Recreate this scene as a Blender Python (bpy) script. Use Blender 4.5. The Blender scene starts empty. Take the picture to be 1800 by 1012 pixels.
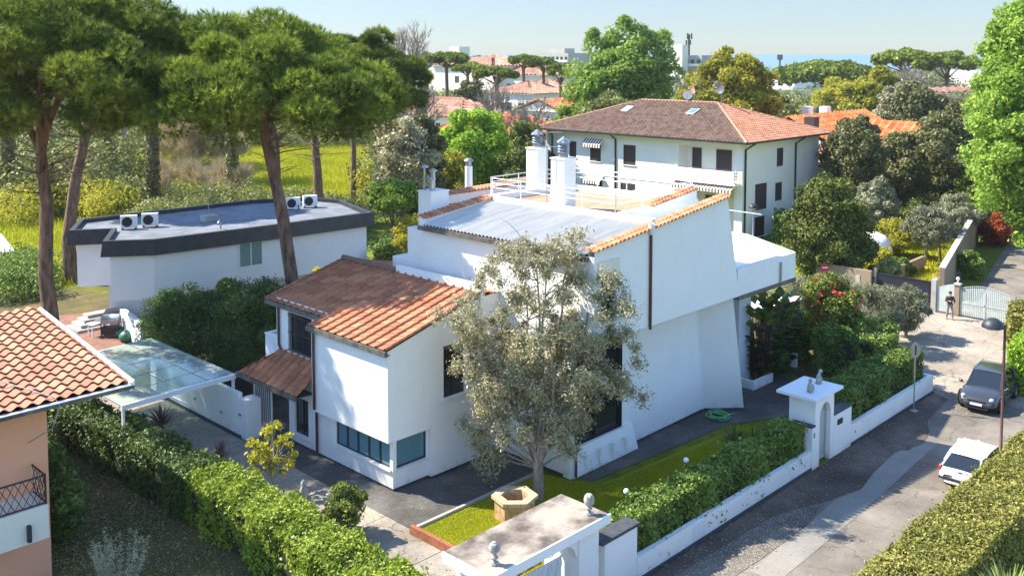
import bpy, math, random
import numpy as np
from mathutils import Vector, Matrix
sc = bpy.context.scene
R = math.radians
# ---------------------------------------------------------------- camera
FPX, PITCH, YAW, CAMH, HZ = 1709.0, R(4), R(44.2), 16.6, 95.0
PPY = HZ + FPX*math.tan(PITCH)
cam_d = bpy.data.cameras.new('camera'); cam = bpy.data.objects.new('camera', cam_d)
sc.collection.objects.link(cam); sc.camera = cam
cam.location = (0, 0, CAMH)
cam.rotation_euler = (R(90)-PITCH, 0, YAW-R(90))
cam_d.sensor_width = 36; cam_d.lens = 36*FPX/1800
cam_d.shift_y = -(506-PPY)/1800
cam_d.clip_start = 0.5; cam_d.clip_end = 40000
# ---------------------------------------------------------------- light
SUN_EL = R(46); SX, SY = -0.46, 0.888
w = bpy.data.worlds.new('World'); sc.world = w; w.use_nodes = True
nt = w.node_tree; bg = nt.nodes['Background']
sky = nt.nodes.new('ShaderNodeTexSky'); sky.sky_type = 'NISHITA'; sky.sun_disc = False
sky.sun_elevation = SUN_EL; sky.sun_rotation = math.atan2(SX, SY)
sky.air_density = 1.0; sky.dust_density = 0.0; sky.ozone_density = 3.0; sky.altitude = 0
# an added elevation ramp dims and cools the lowest band of the physical sky
gt = nt.nodes.new('ShaderNodeTexCoord'); sx = nt.nodes.new('ShaderNodeSeparateXYZ'); nt.links.new(gt.outputs['Generated'], sx.inputs[0])
vr = nt.nodes.new('ShaderNodeValToRGB'); vr.color_ramp.elements[0].position = 0.0; vr.color_ramp.elements[0].color = (.205, .245, .325, 1)
vr.color_ramp.elements[1].position = .26; vr.color_ramp.elements[1].color = (1.02, 1, 1.0, 1)
e_ = vr.color_ramp.elements.new(.06); e_.color = (.27, .285, .335, 1); nt.links.new(sx.outputs[2], vr.inputs[0])
mm = nt.nodes.new('ShaderNodeMix'); mm.data_type = 'RGBA'; mm.blend_type = 'MULTIPLY'; mm.inputs[0].default_value = 1
nt.links.new(sky.outputs[0], mm.inputs[6]); nt.links.new(vr.outputs[0], mm.inputs[7]); nt.links.new(mm.outputs[2], bg.inputs[0])
bg.inputs[1].default_value = 0.15
sd = bpy.data.lights.new('sun', 'SUN'); sd.energy = 4.2; sd.angle = R(0.5); sd.color = (1, .92, .76)
so = bpy.data.objects.new('sun', sd); sc.collection.objects.link(so)
so.rotation_euler = Vector((SX*math.cos(SUN_EL), SY*math.cos(SUN_EL), math.sin(SUN_EL))).to_track_quat('Z', 'Y').to_euler()
sc.view_settings.view_transform = 'Standard'; sc.view_settings.look = 'None'
sc.view_settings.exposure = 1.55; sc.view_settings.gamma = 1
# ---------------------------------------------------------------- anchor maths (photo survey -> metres)
f3 = Vector((math.cos(YAW)*math.cos(PITCH), math.sin(YAW)*math.cos(PITCH), -math.sin(PITCH)))
r3 = Vector((math.sin(YAW), -math.cos(YAW), 0)); u3 = r3.cross(f3)
def ray(px, py): return f3*FPX + r3*(px-900) - u3*(py-PPY)
def G(px, py, z=0.0):
    d = ray(px, py); t = (z-CAMH)/d.z; return Vector((d.x*t, d.y*t, z))
def at(px, D, z=0.0):
    "point at forward distance D under/over column px, height z"
    l = (px-900)/FPX*D*1.0
    return Vector((math.cos(YAW)*D + r3.x*l, math.sin(YAW)*D + r3.y*l, z))
# ---------------------------------------------------------------- materials
def mat(name): 
    m = bpy.data.materials.new(name); m.use_nodes = True
    return m, m.node_tree, m.node_tree.nodes['Principled BSDF']
def N(t, kind, **kw):
    n = t.nodes.new(kind)
    for k, v in kw.items():
        if k.startswith('i_'):
            k = k[2:]; n.inputs[int(k) if k.isdigit() else k.replace('_', ' ')].default_value = v
        else: setattr(n, k, v)
    return n
def ramp(t, src, stops):
    n = t.nodes.new('ShaderNodeValToRGB'); cr = n.color_ramp
    while len(cr.elements) < len(stops): cr.elements.new(0.5)
    for e, (p, c) in zip(cr.elements, stops):
        e.position = p; e.color = (*c, 1) if len(c) == 3 else c
    t.links.new(src, n.inputs[0]); return n
def surf(name, c1, c2=None, scale=3, rough=.8, bump=.0, bscale=40, detail=6, metal=0, spec=None, dist=.02, stretch=None, lo=.35, hi=.65):
    m, t, b = mat(name); c2 = c2 or c1
    tc = N(t, 'ShaderNodeTexCoord'); src = tc.outputs['Object']
    if stretch:
        mp = N(t, 'ShaderNodeMapping'); mp.inputs['Scale'].default_value = stretch
        t.links.new(src, mp.inputs[0]); src = mp.outputs[0]
    nz = N(t, 'ShaderNodeTexNoise', i_Scale=scale, i_Detail=detail, i_Roughness=.6); t.links.new(src, nz.inputs['Vector'])
    rp = ramp(t, nz.outputs[0], [(lo, c1), (hi, c2)]); t.links.new(rp.outputs[0], b.inputs['Base Color'])
    b.inputs['Roughness'].default_value = rough; b.inputs['Metallic'].default_value = metal
    if spec is not None: b.inputs['Specular IOR Level'].default_value = spec
    if bump:
        n2 = N(t, 'ShaderNodeTexNoise', i_Scale=bscale, i_Detail=4); t.links.new(src, n2.inputs['Vector'])
        bp = N(t, 'ShaderNodeBump', i_Strength=bump, i_Distance=dist); t.links.new(n2.outputs[0], bp.inputs['Height'])
        t.links.new(bp.outputs[0], b.inputs['Normal'])
    return m
def vattr_mat(name, stops, rough=.8, noise=0.0, nscale=2.0, nc=(.3, .3, .25), bump=0):
    "colour from the per-face attribute 'v' (each tile / leaf its own tone), optional weathering noise"
    m, t, b = mat(name)
    a = N(t, 'ShaderNodeAttribute', attribute_name='v')
    rp = ramp(t, a.outputs['Fac'], stops); col = rp.outputs[0]
    if noise:
        tc = N(t, 'ShaderNodeTexCoord')
        nz = N(t, 'ShaderNodeTexNoise', i_Scale=nscale, i_Detail=6, i_Roughness=.65); t.links.new(tc.outputs['Object'], nz.inputs['Vector'])
        r2 = ramp(t, nz.outputs[0], [(.48, (0, 0, 0)), (.68, (noise,)*3)])
        mx = N(t, 'ShaderNodeMix', data_type='RGBA'); t.links.new(r2.outputs[0], mx.inputs[0])
        t.links.new(col, mx.inputs[6]); mx.inputs[7].default_value = (*nc, 1); col = mx.outputs[2]
    t.links.new(col, b.inputs['Base Color']); b.inputs['Roughness'].default_value = rough
    return m
def leafmat(name, stops, trans=.35, rough=.55, spec=.3):
    m, t, b = mat(name)
    a = N(t, 'ShaderNodeAttribute', attribute_name='v')
    rp = ramp(t, a.outputs['Fac'], stops)
    oi = N(t, 'ShaderNodeObjectInfo'); hs = N(t, 'ShaderNodeHueSaturation')
    mr = N(t, 'ShaderNodeMapRange'); mr.inputs[3].default_value = .8; mr.inputs[4].default_value = 1.2
    t.links.new(oi.outputs['Random'], mr.inputs[0]); t.links.new(mr.outputs[0], hs.inputs['Value'])
    t.links.new(rp.outputs[0], hs.inputs['Color'])
    t.links.new(hs.outputs[0], b.inputs['Base Color']); b.inputs['Roughness'].default_value = rough
    b.inputs['Specular IOR Level'].default_value = spec
    tr = N(t, 'ShaderNodeBsdfTranslucent'); t.links.new(hs.outputs[0], tr.inputs[0])
    mx = N(t, 'ShaderNodeMixShader', i_0=trans); out = t.nodes['Material Output']
    t.links.new(b.outputs[0], mx.inputs[1]); t.links.new(tr.outputs[0], mx.inputs[2]); t.links.new(mx.outputs[0], out.inputs[0])
    return m
def plain(name, c, rough=.5, metal=0, spec=.5, coat=0):
    m, t, b = mat(name); b.inputs['Base Color'].default_value = (*c, 1)
    b.inputs['Roughness'].default_value = rough; b.inputs['Metallic'].default_value = metal
    b.inputs['Specular IOR Level'].default_value = spec; b.inputs['Coat Weight'].default_value = coat
    return m
def glassy(name, c, alpha, rough=.05):
    m, t, b = mat(name); b.inputs['Base Color'].default_value = (*c, 1); b.inputs['Roughness'].default_value = rough
    tr = N(t, 'ShaderNodeBsdfTransparent'); tr.inputs[0].default_value = (.75, .9, .85, 1)
    mx = N(t, 'ShaderNodeMixShader', i_0=alpha); t.links.new(tr.outputs[0], mx.inputs[1]); t.links.new(b.outputs[0], mx.inputs[2])
    t.links.new(mx.outputs[0], t.nodes['Material Output'].inputs[0]); return m
def stained(name, base, stain, top=(.8, .8, .78), streak=1.0):
    "painted render with faint mottling and rain streaks that hang on the wall itself"
    m, t, b = mat(name); tc = N(t, 'ShaderNodeTexCoord')
    n1 = N(t, 'ShaderNodeTexNoise', i_Scale=.5, i_Detail=7, i_Roughness=.6); t.links.new(tc.outputs['Object'], n1.inputs['Vector'])
    mp = N(t, 'ShaderNodeMapping'); mp.inputs['Scale'].default_value = (5, 5, .35); t.links.new(tc.outputs['Object'], mp.inputs[0])
    n2 = N(t, 'ShaderNodeTexNoise', i_Scale=1.0, i_Detail=5, i_Roughness=.7); t.links.new(mp.outputs[0], n2.inputs['Vector'])
    r1 = ramp(t, n1.outputs[0], [(.3, base), (.72, tuple(c*.93 for c in base))])
    r2 = ramp(t, n2.outputs[0], [(.52, (0, 0, 0)), (.8, (.28*streak,)*3)])
    mx = N(t, 'ShaderNodeMix', data_type='RGBA'); t.links.new(r2.outputs[0], mx.inputs[0])
    t.links.new(r1.outputs[0], mx.inputs[6]); mx.inputs[7].default_value = (*stain, 1)
    sz_ = N(t, 'ShaderNodeSeparateXYZ'); t.links.new(tc.outputs['Object'], sz_.inputs[0]); n4 = N(t, 'ShaderNodeTexNoise', i_Scale=2.2, i_Detail=7, i_Roughness=.7); t.links.new(tc.outputs['Object'], n4.inputs['Vector'])
    ma = N(t, 'ShaderNodeMath', operation='MULTIPLY_ADD', i_1=1.6); t.links.new(n4.outputs[0], ma.inputs[0]); ma.inputs[2].default_value = -.55
    sb_ = N(t, 'ShaderNodeMath', operation='SUBTRACT'); t.links.new(ma.outputs[0], sb_.inputs[0]); t.links.new(sz_.outputs[2], sb_.inputs[1])
    r5 = ramp(t, sb_.outputs[0], [(.0, (0, 0, 0)), (.35, (.4*streak,)*3)]); m2 = N(t, 'ShaderNodeMix', data_type='RGBA'); t.links.new(r5.outputs[0], m2.inputs[0]); t.links.new(mx.outputs[2], m2.inputs[6]); m2.inputs[7].default_value = (*tuple(c*.55 for c in stain), 1)
    t.links.new(m2.outputs[2], b.inputs['Base Color']); b.inputs['Roughness'].default_value = .85
    b.inputs['Specular IOR Level'].default_value = .25
    n3 = N(t, 'ShaderNodeTexNoise', i_Scale=30, i_Detail=4); t.links.new(tc.outputs['Object'], n3.inputs['Vector'])
    bp = N(t, 'ShaderNodeBump', i_Strength=.25, i_Distance=.01); t.links.new(n3.outputs[0], bp.inputs['Height']); t.links.new(bp.outputs[0], b.inputs['Normal'])
    return m
M = {}
M['white'] = stained('white render', (.84, .84, .82), (.60, .59, .56))
M['white2'] = stained('old white render', (.80, .79, .74), (.50, .47, .42), streak=.8)
M['bluewhite'] = stained('cool white render', (.72, .76, .80), (.55, .58, .6), streak=.6)
M['greywhite'] = stained('grey white render', (.66, .68, .70), (.5, .5, .5), streak=.8)
M['cream'] = stained('cream render', (.76, .72, .62), (.5, .46, .4), streak=1)
M['pink'] = stained('salmon render', (.84, .40, .24), (.5, .28, .2), streak=.5)
M['oldwall'] = stained('weathered brown render', (.30, .23, .16), (.12, .10, .08), streak=2)
M['dark'] = surf('charcoal metal', (.02, .022, .026), (.04, .042, .05), 2, .5, metal=.2)
M['gutter'] = surf('weathered gutter', (.06, .05, .045), (.16, .15, .13), 3, .6)
M['brown'] = surf('brown copper pipe', (.06, .022, .016), (.10, .035, .025), 4, .45)
M['frame'] = plain('dark window frame', (.02, .02, .025), .4)
M['shutter'] = surf('brown shutter', (.035, .022, .02), (.05, .03, .028), 8, .6, bump=.5, bscale=1, stretch=(1, 1, 60))
M['glassdark'] = plain('dark window glass', (.015, .02, .022), .06, 0, .8)
M['glassblue'] = plain('blinded window glass', (.10, .22, .26), .12, 0, .8)
M['glass'] = glassy('clear glass', (.62, .64, .60), .40)
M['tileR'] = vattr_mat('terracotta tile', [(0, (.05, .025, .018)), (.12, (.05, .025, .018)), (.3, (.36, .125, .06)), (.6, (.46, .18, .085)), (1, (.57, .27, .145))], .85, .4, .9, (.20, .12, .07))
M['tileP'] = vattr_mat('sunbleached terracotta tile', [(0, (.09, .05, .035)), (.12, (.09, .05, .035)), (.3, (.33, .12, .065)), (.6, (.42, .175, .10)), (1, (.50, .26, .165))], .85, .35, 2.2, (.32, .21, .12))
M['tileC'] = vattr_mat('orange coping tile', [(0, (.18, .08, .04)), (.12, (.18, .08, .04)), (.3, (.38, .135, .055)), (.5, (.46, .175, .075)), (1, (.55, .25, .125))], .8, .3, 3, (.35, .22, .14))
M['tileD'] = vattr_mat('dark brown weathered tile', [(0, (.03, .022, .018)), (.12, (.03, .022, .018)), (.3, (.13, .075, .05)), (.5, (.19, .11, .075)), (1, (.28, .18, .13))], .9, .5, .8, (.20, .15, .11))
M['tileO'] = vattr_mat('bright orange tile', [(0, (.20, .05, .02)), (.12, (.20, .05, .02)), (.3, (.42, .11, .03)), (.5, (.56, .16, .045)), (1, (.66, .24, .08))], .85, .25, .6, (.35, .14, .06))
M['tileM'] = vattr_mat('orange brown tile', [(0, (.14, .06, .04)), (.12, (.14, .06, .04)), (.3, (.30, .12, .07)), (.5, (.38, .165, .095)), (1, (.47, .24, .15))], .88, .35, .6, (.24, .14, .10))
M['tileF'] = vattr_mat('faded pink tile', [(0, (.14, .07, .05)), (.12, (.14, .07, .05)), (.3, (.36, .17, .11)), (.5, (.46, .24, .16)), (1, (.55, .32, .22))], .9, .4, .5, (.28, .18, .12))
M['metalroof'] = surf('grey corrugated sheet', (.42, .41, .38), (.56, .54, .50), 1.2, .7, metal=.0, stretch=(.4, 3, 1))
M['whitemetal'] = plain('white painted metal', (.78, .79, .80), .4)
M['galv'] = plain('galvanised metal', (.35, .36, .38), .35, .7)
M['felt'] = surf('grey bitumen felt', (.10, .12, .15), (.19, .20, .23), 1.0, .8, bump=.2, bscale=20)
M['deck'] = surf('brown deck tiles', (.30, .17, .09), (.46, .30, .18), 1.5, .8, stretch=(1, 8, 1))
M['stoneslab'] = surf('stained and shade dappled concrete slab', (.085, .065, .055), (.34, .29, .24), .9, .85, bump=.3, bscale=25, detail=12, lo=.38, hi=.58)  # stains, with dark tree dapple also put into the colour
M['conc'] = surf('grey concrete', (.30, .29, .27), (.44, .42, .38), 1.2, .85, bump=.2, bscale=30)
M['capstone'] = surf('dark slate cap', (.035, .04, .05), (.06, .065, .08), 6, .7)
M['statue'] = surf('weathered statue stone', (.20, .19, .17), (.48, .46, .42), 9, .85, bump=.6, bscale=30)
M['brick'] = surf('ochre stone', (.30, .17, .07), (.50, .33, .17), 5, .85, bump=.8, bscale=9, dist=.04)
M['bark'] = surf('pine bark', (.07, .042, .03), (.27, .155, .105), 5, .95, bump=1, bscale=7, dist=.08, stretch=(1, 1, .25))
M['barkg'] = surf('grey bark', (.08, .07, .055), (.20, .175, .14), 8, .95, bump=.7, bscale=14, dist=.03, stretch=(1, 1, .3))
M['barkp'] = surf('pale bark', (.16, .13, .10), (.30, .26, .20), 9, .95, bump=.6, bscale=14, dist=.03, stretch=(1, 1, .3))
M['iron'] = plain('cast iron', (.05, .045, .04), .8)
M['rubber'] = plain('black rubber', (.015, .015, .016), .8)
M['hose'] = plain('green hose', (.10, .45, .16), .4)
# ---------------------------------------------------------------- object helpers
ORG = {}
col = sc.collection
def tag(o, label=None, cat=None, group=None, kind=None):
    if label: o['label'] = label
    if cat: o['category'] = cat
    if group: o['group'] = group
    if kind: o['kind'] = kind
    return o
def thing(name, label, cat, loc=(0, 0, 0), rz=0, group=None):
    o = bpy.data.objects.new(name, None); col.objects.link(o); o.empty_display_size = .2
    o.location = loc; o.rotation_euler = (0, 0, rz); ORG[o.name] = Vector(loc) if rz == 0 else None
    return tag(o, label, cat, group)
class MB:
    def __init__(s): s.v = []; s.f = []; s.m = []; s.sm = []; s.a = []
    def face(s, pts, mi=0, smooth=False, a=.5):
        b = len(s.v); s.v += [tuple(p) for p in pts]; s.f.append(tuple(range(b, b+len(pts)))); s.m.append(mi); s.sm.append(smooth); s.a.append(a)
    def add(s, vs, fs, mi=0, smooth=False, a=.5):
        b = len(s.v); s.v += [tuple(p) for p in vs]
        for f in fs: s.f.append(tuple(b+i for i in f)); s.m.append(mi); s.sm.append(smooth); s.a.append(a)
    def box(s, x0, x1, y0, y1, z0, z1, mi=0, rz=0, c=None, a=.5):
        vs = [(x, y, z) for z in (z0, z1) for x, y in ((x0, y0), (x1, y0), (x1, y1), (x0, y1))]
        if rz:
            cx, cy = c or ((x0+x1)/2, (y0+y1)/2); co, si = math.cos(rz), math.sin(rz)
            vs = [(cx+(x-cx)*co-(y-cy)*si, cy+(x-cx)*si+(y-cy)*co, z) for x, y, z in vs]
        s.add(vs, [(3, 2, 1, 0), (4, 5, 6, 7), (0, 1, 5, 4), (1, 2, 6, 5), (2, 3, 7, 6), (3, 0, 4, 7)], mi, a=a); return s
    def prism(s, bot, top, mi=0, capb=True):
        "bot/top: lists of 3D points in ccw order"
        n = len(bot)
        fs = [(i, (i+1) % n, n+(i+1) % n, n+i) for i in range(n)]
        fs.append(tuple(range(n, 2*n)))
        if capb: fs.append(tuple(range(n-1, -1, -1)))
        s.add(list(bot)+list(top), fs, mi); return s
    def poly(s, xy, z0, z1, mi=0):
        f = (lambda z: z if callable(z) else (lambda x, y: z)); a, b = f(z0), f(z1)
        return s.prism([(x, y, a(x, y)) for x, y in xy], [(x, y, b(x, y)) for x, y in xy], mi)
    def tube(s, pts, rad, n=8, mi=0, smooth=True, caps=True):
        pts = [Vector(p) for p in pts]; rad = rad if hasattr(rad, '__len__') else [rad]*len(pts)
        vs = []; pu = None
        for i, p in enumerate(pts):
            d = (pts[min(i+1, len(pts)-1)]-pts[max(i-1, 0)]).normalized()
            u = pu if pu is not None else (Vector((1, 0, 0)) if abs(d.x) < .8 else Vector((0, 1, 0)))
            u = (u-d*u.dot(d)).normalized(); pu = u; v = d.cross(u)
            vs += [p+(u*math.cos(2*math.pi*k/n)+v*math.sin(2*math.pi*k/n))*rad[i] for k in range(n)]
        fs = [(i*n+k, i*n+(k+1) % n, (i+1)*n+(k+1) % n, (i+1)*n+k) for i in range(len(pts)-1) for k in range(n)]
        s.add(vs, fs, mi, smooth)
        if caps: s.add(vs[:n], [tuple(range(n-1, -1, -1))], mi); s.add(vs[-n:], [tuple(range(n))], mi)
        return s
    def lathe(s, c, prof, n=16, mi=0, smooth=True, sx=1, sy=1):
        c = Vector(c); vs = [(c.x+r*math.cos(2*math.pi*k/n)*sx, c.y+r*math.sin(2*math.pi*k/n)*sy, c.z+z) for r, z in prof for k in range(n)]
        s.add(vs, [(i*n+k, i*n+(k+1) % n, (i+1)*n+(k+1) % n, (i+1)*n+k) for i in range(len(prof)-1) for k in range(n)], mi, smooth); return s
    def ball(s, c, r, n=12, m=8, mi=0, sx=1, sy=1, sz=1):
        return s.lathe(c, [(max(1e-4, r*math.sin(math.pi*i/m)), -r*sz*math.cos(math.pi*i/m)) for i in range(m+1)], n, mi, True, sx, sy)
    def build(s, name, m, parent=None, local=False, bevel=0):
        me = bpy.data.meshes.new(name)
        off = Vector((0, 0, 0))
        if parent is not None and not local:
            off = ORG[parent.name]
        me.from_pydata([(x-off.x, y-off.y, z-off.z) for x, y, z in s.v], [], s.f)
        for mm in (m if isinstance(m, (list, tuple)) else [m]): me.materials.append(mm)
        me.polygons.foreach_set('material_index', s.m); me.polygons.foreach_set('use_smooth', s.sm)
        at_ = me.attributes.new('v', 'FLOAT', 'FACE'); at_.data.foreach_set('value', s.a)
        me.update(); o = bpy.data.objects.new(name, me); col.objects.link(o)
        if parent is not None: o.parent = parent; ORG[o.name] = off
        else: ORG[o.name] = Vector((0, 0, 0))
        if bevel:
            b = o.modifiers.new('bevel', 'BEVEL'); b.width = bevel; b.segments = 2; b.limit_method = 'ANGLE'
        return o
def rebase(o):
    "give a one-mesh thing an origin at its own base"
    me = o.data; n = len(me.vertices); c = np.empty(n*3, np.float32); me.vertices.foreach_get('co', c); c = c.reshape(-1, 3)
    b = np.array([(c[:, 0].min()+c[:, 0].max())/2, (c[:, 1].min()+c[:, 1].max())/2, c[:, 2].min()]); me.vertices.foreach_set('co', (c-b).ravel()); o.location = b; return o
def single(mb, name, m, label, cat, group=None, kind=None, bevel=0):
    o = mb.build(name, m, None, bevel=bevel)
    if kind != 'structure': rebase(o)
    return tag(o, label, cat, group, kind)
def copytree(o, parent=None):
    c = o.copy(); col.objects.link(c); c.parent = parent
    if parent is not None: c.matrix_parent_inverse = o.matrix_parent_inverse
    for ch in [x for x in KIDS.get(o.name, o.children)]: copytree(ch, c)
    return c
KIDS = {}
def place(o, loc, rz=0, s=1, label=None, group=None):
    c = copytree(o); c.location = loc; c.rotation_euler = (0, 0, rz); c.scale = (s, s, s) if not hasattr(s, '__len__') else s
    if label: c['label'] = label
    if group: c['group'] = group
    return c
rng = np.random.default_rng(7); random.seed(7)
def inpoly(px, py, poly):
    c = np.zeros(px.shape, bool); n = len(poly)
    for i in range(n):
        x0, y0 = poly[i]; x1, y1 = poly[(i+1) % n]
        if y0 == y1: continue
        k = ((y0 > py) != (y1 > py)) & (px < (x1-x0)*(py-y0)/(y1-y0)+x0); c ^= k
    return c
def npmesh(name, V, F, m, parent, A=None, smooth=False, off=None):
    me = bpy.data.meshes.new(name); V = np.asarray(V, np.float32)
    if off is not None: V = V-np.array(off, np.float32)
    k = F.shape[1]; me.vertices.add(len(V)); me.vertices.foreach_set('co', V.ravel())
    me.loops.add(F.size); me.loops.foreach_set('vertex_index', F.ravel().astype(np.int32))
    me.polygons.add(len(F)); me.polygons.foreach_set('loop_start', np.arange(0, F.size, k, dtype=np.int32))
    try: me.polygons.foreach_set('loop_total', np.full(len(F), k, np.int32))
    except Exception: pass
    me.polygons.foreach_set('use_smooth', np.full(len(F), bool(smooth)))
    me.update(calc_edges=True)
    a = me.attributes.new('v', 'FLOAT', 'FACE'); a.data.foreach_set('value', np.asarray(A if A is not None else np.full(len(F), .5), np.float32))
    me.materials.append(m); o = bpy.data.objects.new(name, me); col.objects.link(o)
    if parent is not None: o.parent = parent; ORG[o.name] = ORG.get(parent.name)
    return o
def tileroof(name, o, ud, vd, W, L, tw, tl, m, parent, style='wave', poly=None, amp=.05, step=.035, nu=8, seed=0, thick=True):
    """real tiled surface: o = lower-left corner, ud across, vd up the slope; poly (u,v) trims it"""
    rg = np.random.default_rng(seed); o = Vector(o); ud = Vector(ud).normalized(); vd = Vector(vd).normalized(); nd = ud.cross(vd).normalized()
    if nd.z < 0: nd = -nd
    cu = int(math.ceil(W/tw)); cv = int(math.ceil(L/tl))
    us = np.arange(cu*nu+1)/nu; t = us % 1
    if style == 'wave': prof = amp*(.5+.5*np.cos(2*math.pi*t))
    elif style == 'barrel': prof = amp*np.sqrt(np.maximum(0, 1-((t-.5)/.38)**2)); prof = np.where(abs(t-.5) > .38, 0, prof)
    else: prof = np.where(t < .22, amp*np.sin(math.pi*np.clip(t/.22, 0, 1))**.6, 0)
    rows = []
    for j in range(cv): rows += [(j+0.0, step), (j+.999, 0.0)]
    vv = np.array([r[0] for r in rows]); hh = np.array([r[1] for r in rows])
    U, Vv = np.meshgrid(us*tw, np.minimum(vv*tl, L)); Hh = prof[None, :]+hh[:, None]
    U = np.minimum(U, W)
    P = np.array(o)[None, None]+U[..., None]*np.array(ud)+Vv[..., None]*np.array(vd)+Hh[..., None]*np.array(nd)
    nc = len(us); nr = len(rows)
    I, J = np.meshgrid(np.arange(nc-1), np.arange(nr-1)); a = (J*nc+I)
    F = np.stack([a, a+1, a+nc+1, a+nc], -1).reshape(-1, 4)
    cell = (I//nu + (J//2)*1000).ravel(); rv = rg.random(1000*(cv+1)+cu+5)*.75+rg.normal(0, .08, 1000*(cv+1)+cu+5); A = np.clip(rv[cell]+rg.normal(0, .03, len(cell)), 0, 1)
    if poly is not None:
        uc = (U[:-1, :-1]+U[1:, 1:])/2; vc = (Vv[:-1, :-1]+Vv[1:, 1:])/2
        k = inpoly(uc, vc, poly).ravel(); F = F[k]; A = A[k]
    off = ORG[parent.name] if parent is not None else None
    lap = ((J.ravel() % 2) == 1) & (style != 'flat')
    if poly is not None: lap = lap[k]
    A = np.where(lap, 0.0, .3+.7*A)  # shade of the gap under each tile lap is put into the colour
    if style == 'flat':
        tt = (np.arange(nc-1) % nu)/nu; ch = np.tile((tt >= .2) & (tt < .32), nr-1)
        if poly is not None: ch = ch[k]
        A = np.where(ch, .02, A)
    used = np.unique(F); mp = np.zeros(nc*nr, np.int64); mp[used] = np.arange(len(used))
    return npmesh(name, P.reshape(-1, 3)[used], mp[F], m, parent, A, False, off)
def coping(name, p0, p1, width, parent, m=None, tw=.26, h=.10, over=.12):
    "a row of barrel tiles lying across the top of a wall from p0 to p1"
    p0, p1 = Vector(p0), Vector(p1); L = (p1-p0).length; d = (p1-p0)/L; s = Vector((d.y, -d.x, 0)).normalized(); up = Vector((0, 0, 1))
    n = max(1, int(L/tw)); mb = MB(); rg = random.Random(len(name)+int(L*100))
    for i in range(n):
        c = p0+d*((i+.5)*L/n); r = L/n*.5; a = rg.random()
        for k, (t0, t1) in enumerate(((-1, .1), (0, 1))):
            sh = up*(.03 if k == 0 else 0)
            ring = []
            for t in (t0, t1):
                q = c+s*(t*(width/2+over))
                rr = r*(1.0 if t in (t0,) else .86)
                for j in range(6):
                    an = math.pi*j/5; ring.append(q+d*(-math.cos(an)*rr)+up*(math.sin(an)*h*1.1+.01)+sh)
            mb.add(ring, [(j, j+1, 7+j, 6+j) for j in range(5)]+[(0, 1, 2, 3, 4, 5), (11, 10, 9, 8, 7, 6)], 0, False, .3+.7*a)
    return mb.build(name, m or M['tileC'], parent)
def wallrect(mb, axis, c, a0, a1, z0, z1, holes, depth, sgn, mi=0):
    """wall face on plane axis=c spanning a0..a1, z0..z1 with rectangular holes and reveals going inward (sgn = inward direction)"""
    xs = sorted({a0, a1, *[h[0] for h in holes], *[h[1] for h in holes]}); zs = sorted({z0, z1, *[h[2] for h in holes], *[h[3] for h in holes]})
    P = (lambda a, z, d=0: (c+sgn*d, a, z)) if axis == 'x' else (lambda a, z, d=0: (a, c+sgn*d, z))
    for i in range(len(xs)-1):
        for j in range(len(zs)-1):
            m_ = ((xs[i]+xs[i+1])/2, (zs[j]+zs[j+1])/2)
            if any(h[0] < m_[0] < h[1] and h[2] < m_[1] < h[3] for h in holes): continue
            mb.face([P(xs[i], zs[j]), P(xs[i+1], zs[j]), P(xs[i+1], zs[j+1]), P(xs[i], zs[j+1])], mi)
    for h in holes:
        x0, x1, y0, y1 = h[:4]
        for q in (((x0, y0), (x1, y0)), ((x1, y0), (x1, y1)), ((x1, y1), (x0, y1)), ((x0, y1), (x0, y0))):
            mb.face([P(*q[0]), P(*q[1]), P(*q[1], depth), P(*q[0], depth)], mi)
def window(parent, axis, c, a0, a1, z0, z1, sgn, depth=.12, nv=2, nh=1, glass='glassdark', fr='frame', bars=False, sill=True, fw=.05, name='window'):
    """window set in a reveal: frame > pane (+ sill, bars)"""
    Bx = (lambda mb, A0, A1, Z0, Z1, d0, d1: mb.box(*(sorted((c+sgn*d0, c+sgn*d1))), A0, A1, Z0, Z1) if axis == 'x' else mb.box(A0, A1, *(sorted((c+sgn*d0, c+sgn*d1))), Z0, Z1))
    f = MB(); e = .002
    Bx(f, a0+e, a1-e, z0+e, z0+fw, depth-.06, depth-.01); Bx(f, a0+e, a1-e, z1-fw, z1-e, depth-.06, depth-.01)
    Bx(f, a0+e, a0+fw, z0+fw, z1-fw, depth-.06, depth-.01); Bx(f, a1-fw, a1-e, z0+fw, z1-fw, depth-.06, depth-.01)
    for i in range(1, nv): a = a0+(a1-a0)*i/nv; Bx(f, a-fw*.6, a+fw*.6, z0+fw, z1-fw, depth-.06, depth-.01)
    for i in range(1, nh): z = z0+(z1-z0)*i/nh; Bx(f, a0+fw, a1-fw, z-fw*.4, z+fw*.4, depth-.055, depth-.012)
    wo = f.build(name, M[fr], parent)
    p = MB(); Bx(p, a0+.01, a1-.01, z0+.01, z1-.01, depth-.03, depth+.0); p.build('pane', M[glass], wo)
    if bars:
        b = MB(); n = int((a1-a0)/.13)
        for i in range(n+1):
            a = a0+.04+(a1-a0-.08)*i/n; Bx(b, a-.012, a+.012, z0-.02, z1+.02, -.07, -.045)
        for z in (z0+.1, (z0+z1)/2, z1-.1): Bx(b, a0-.02, a1+.02, z-.015, z+.015, -.085, -.07)
        b.build('grille', M['frame'], wo)
    if sill:
        s_ = MB(); Bx(s_, a0-.08, a1+.08, z0-.06, z0-.003, -.10, .05); s_.build('sill', M['white2'], wo)
    return wo
def pipe(parent, pts, r=.05, m='brown', name='drainpipe'):
    mb = MB(); mb.tube(pts, r, 8); return mb.build(name, M[m], parent)
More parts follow.
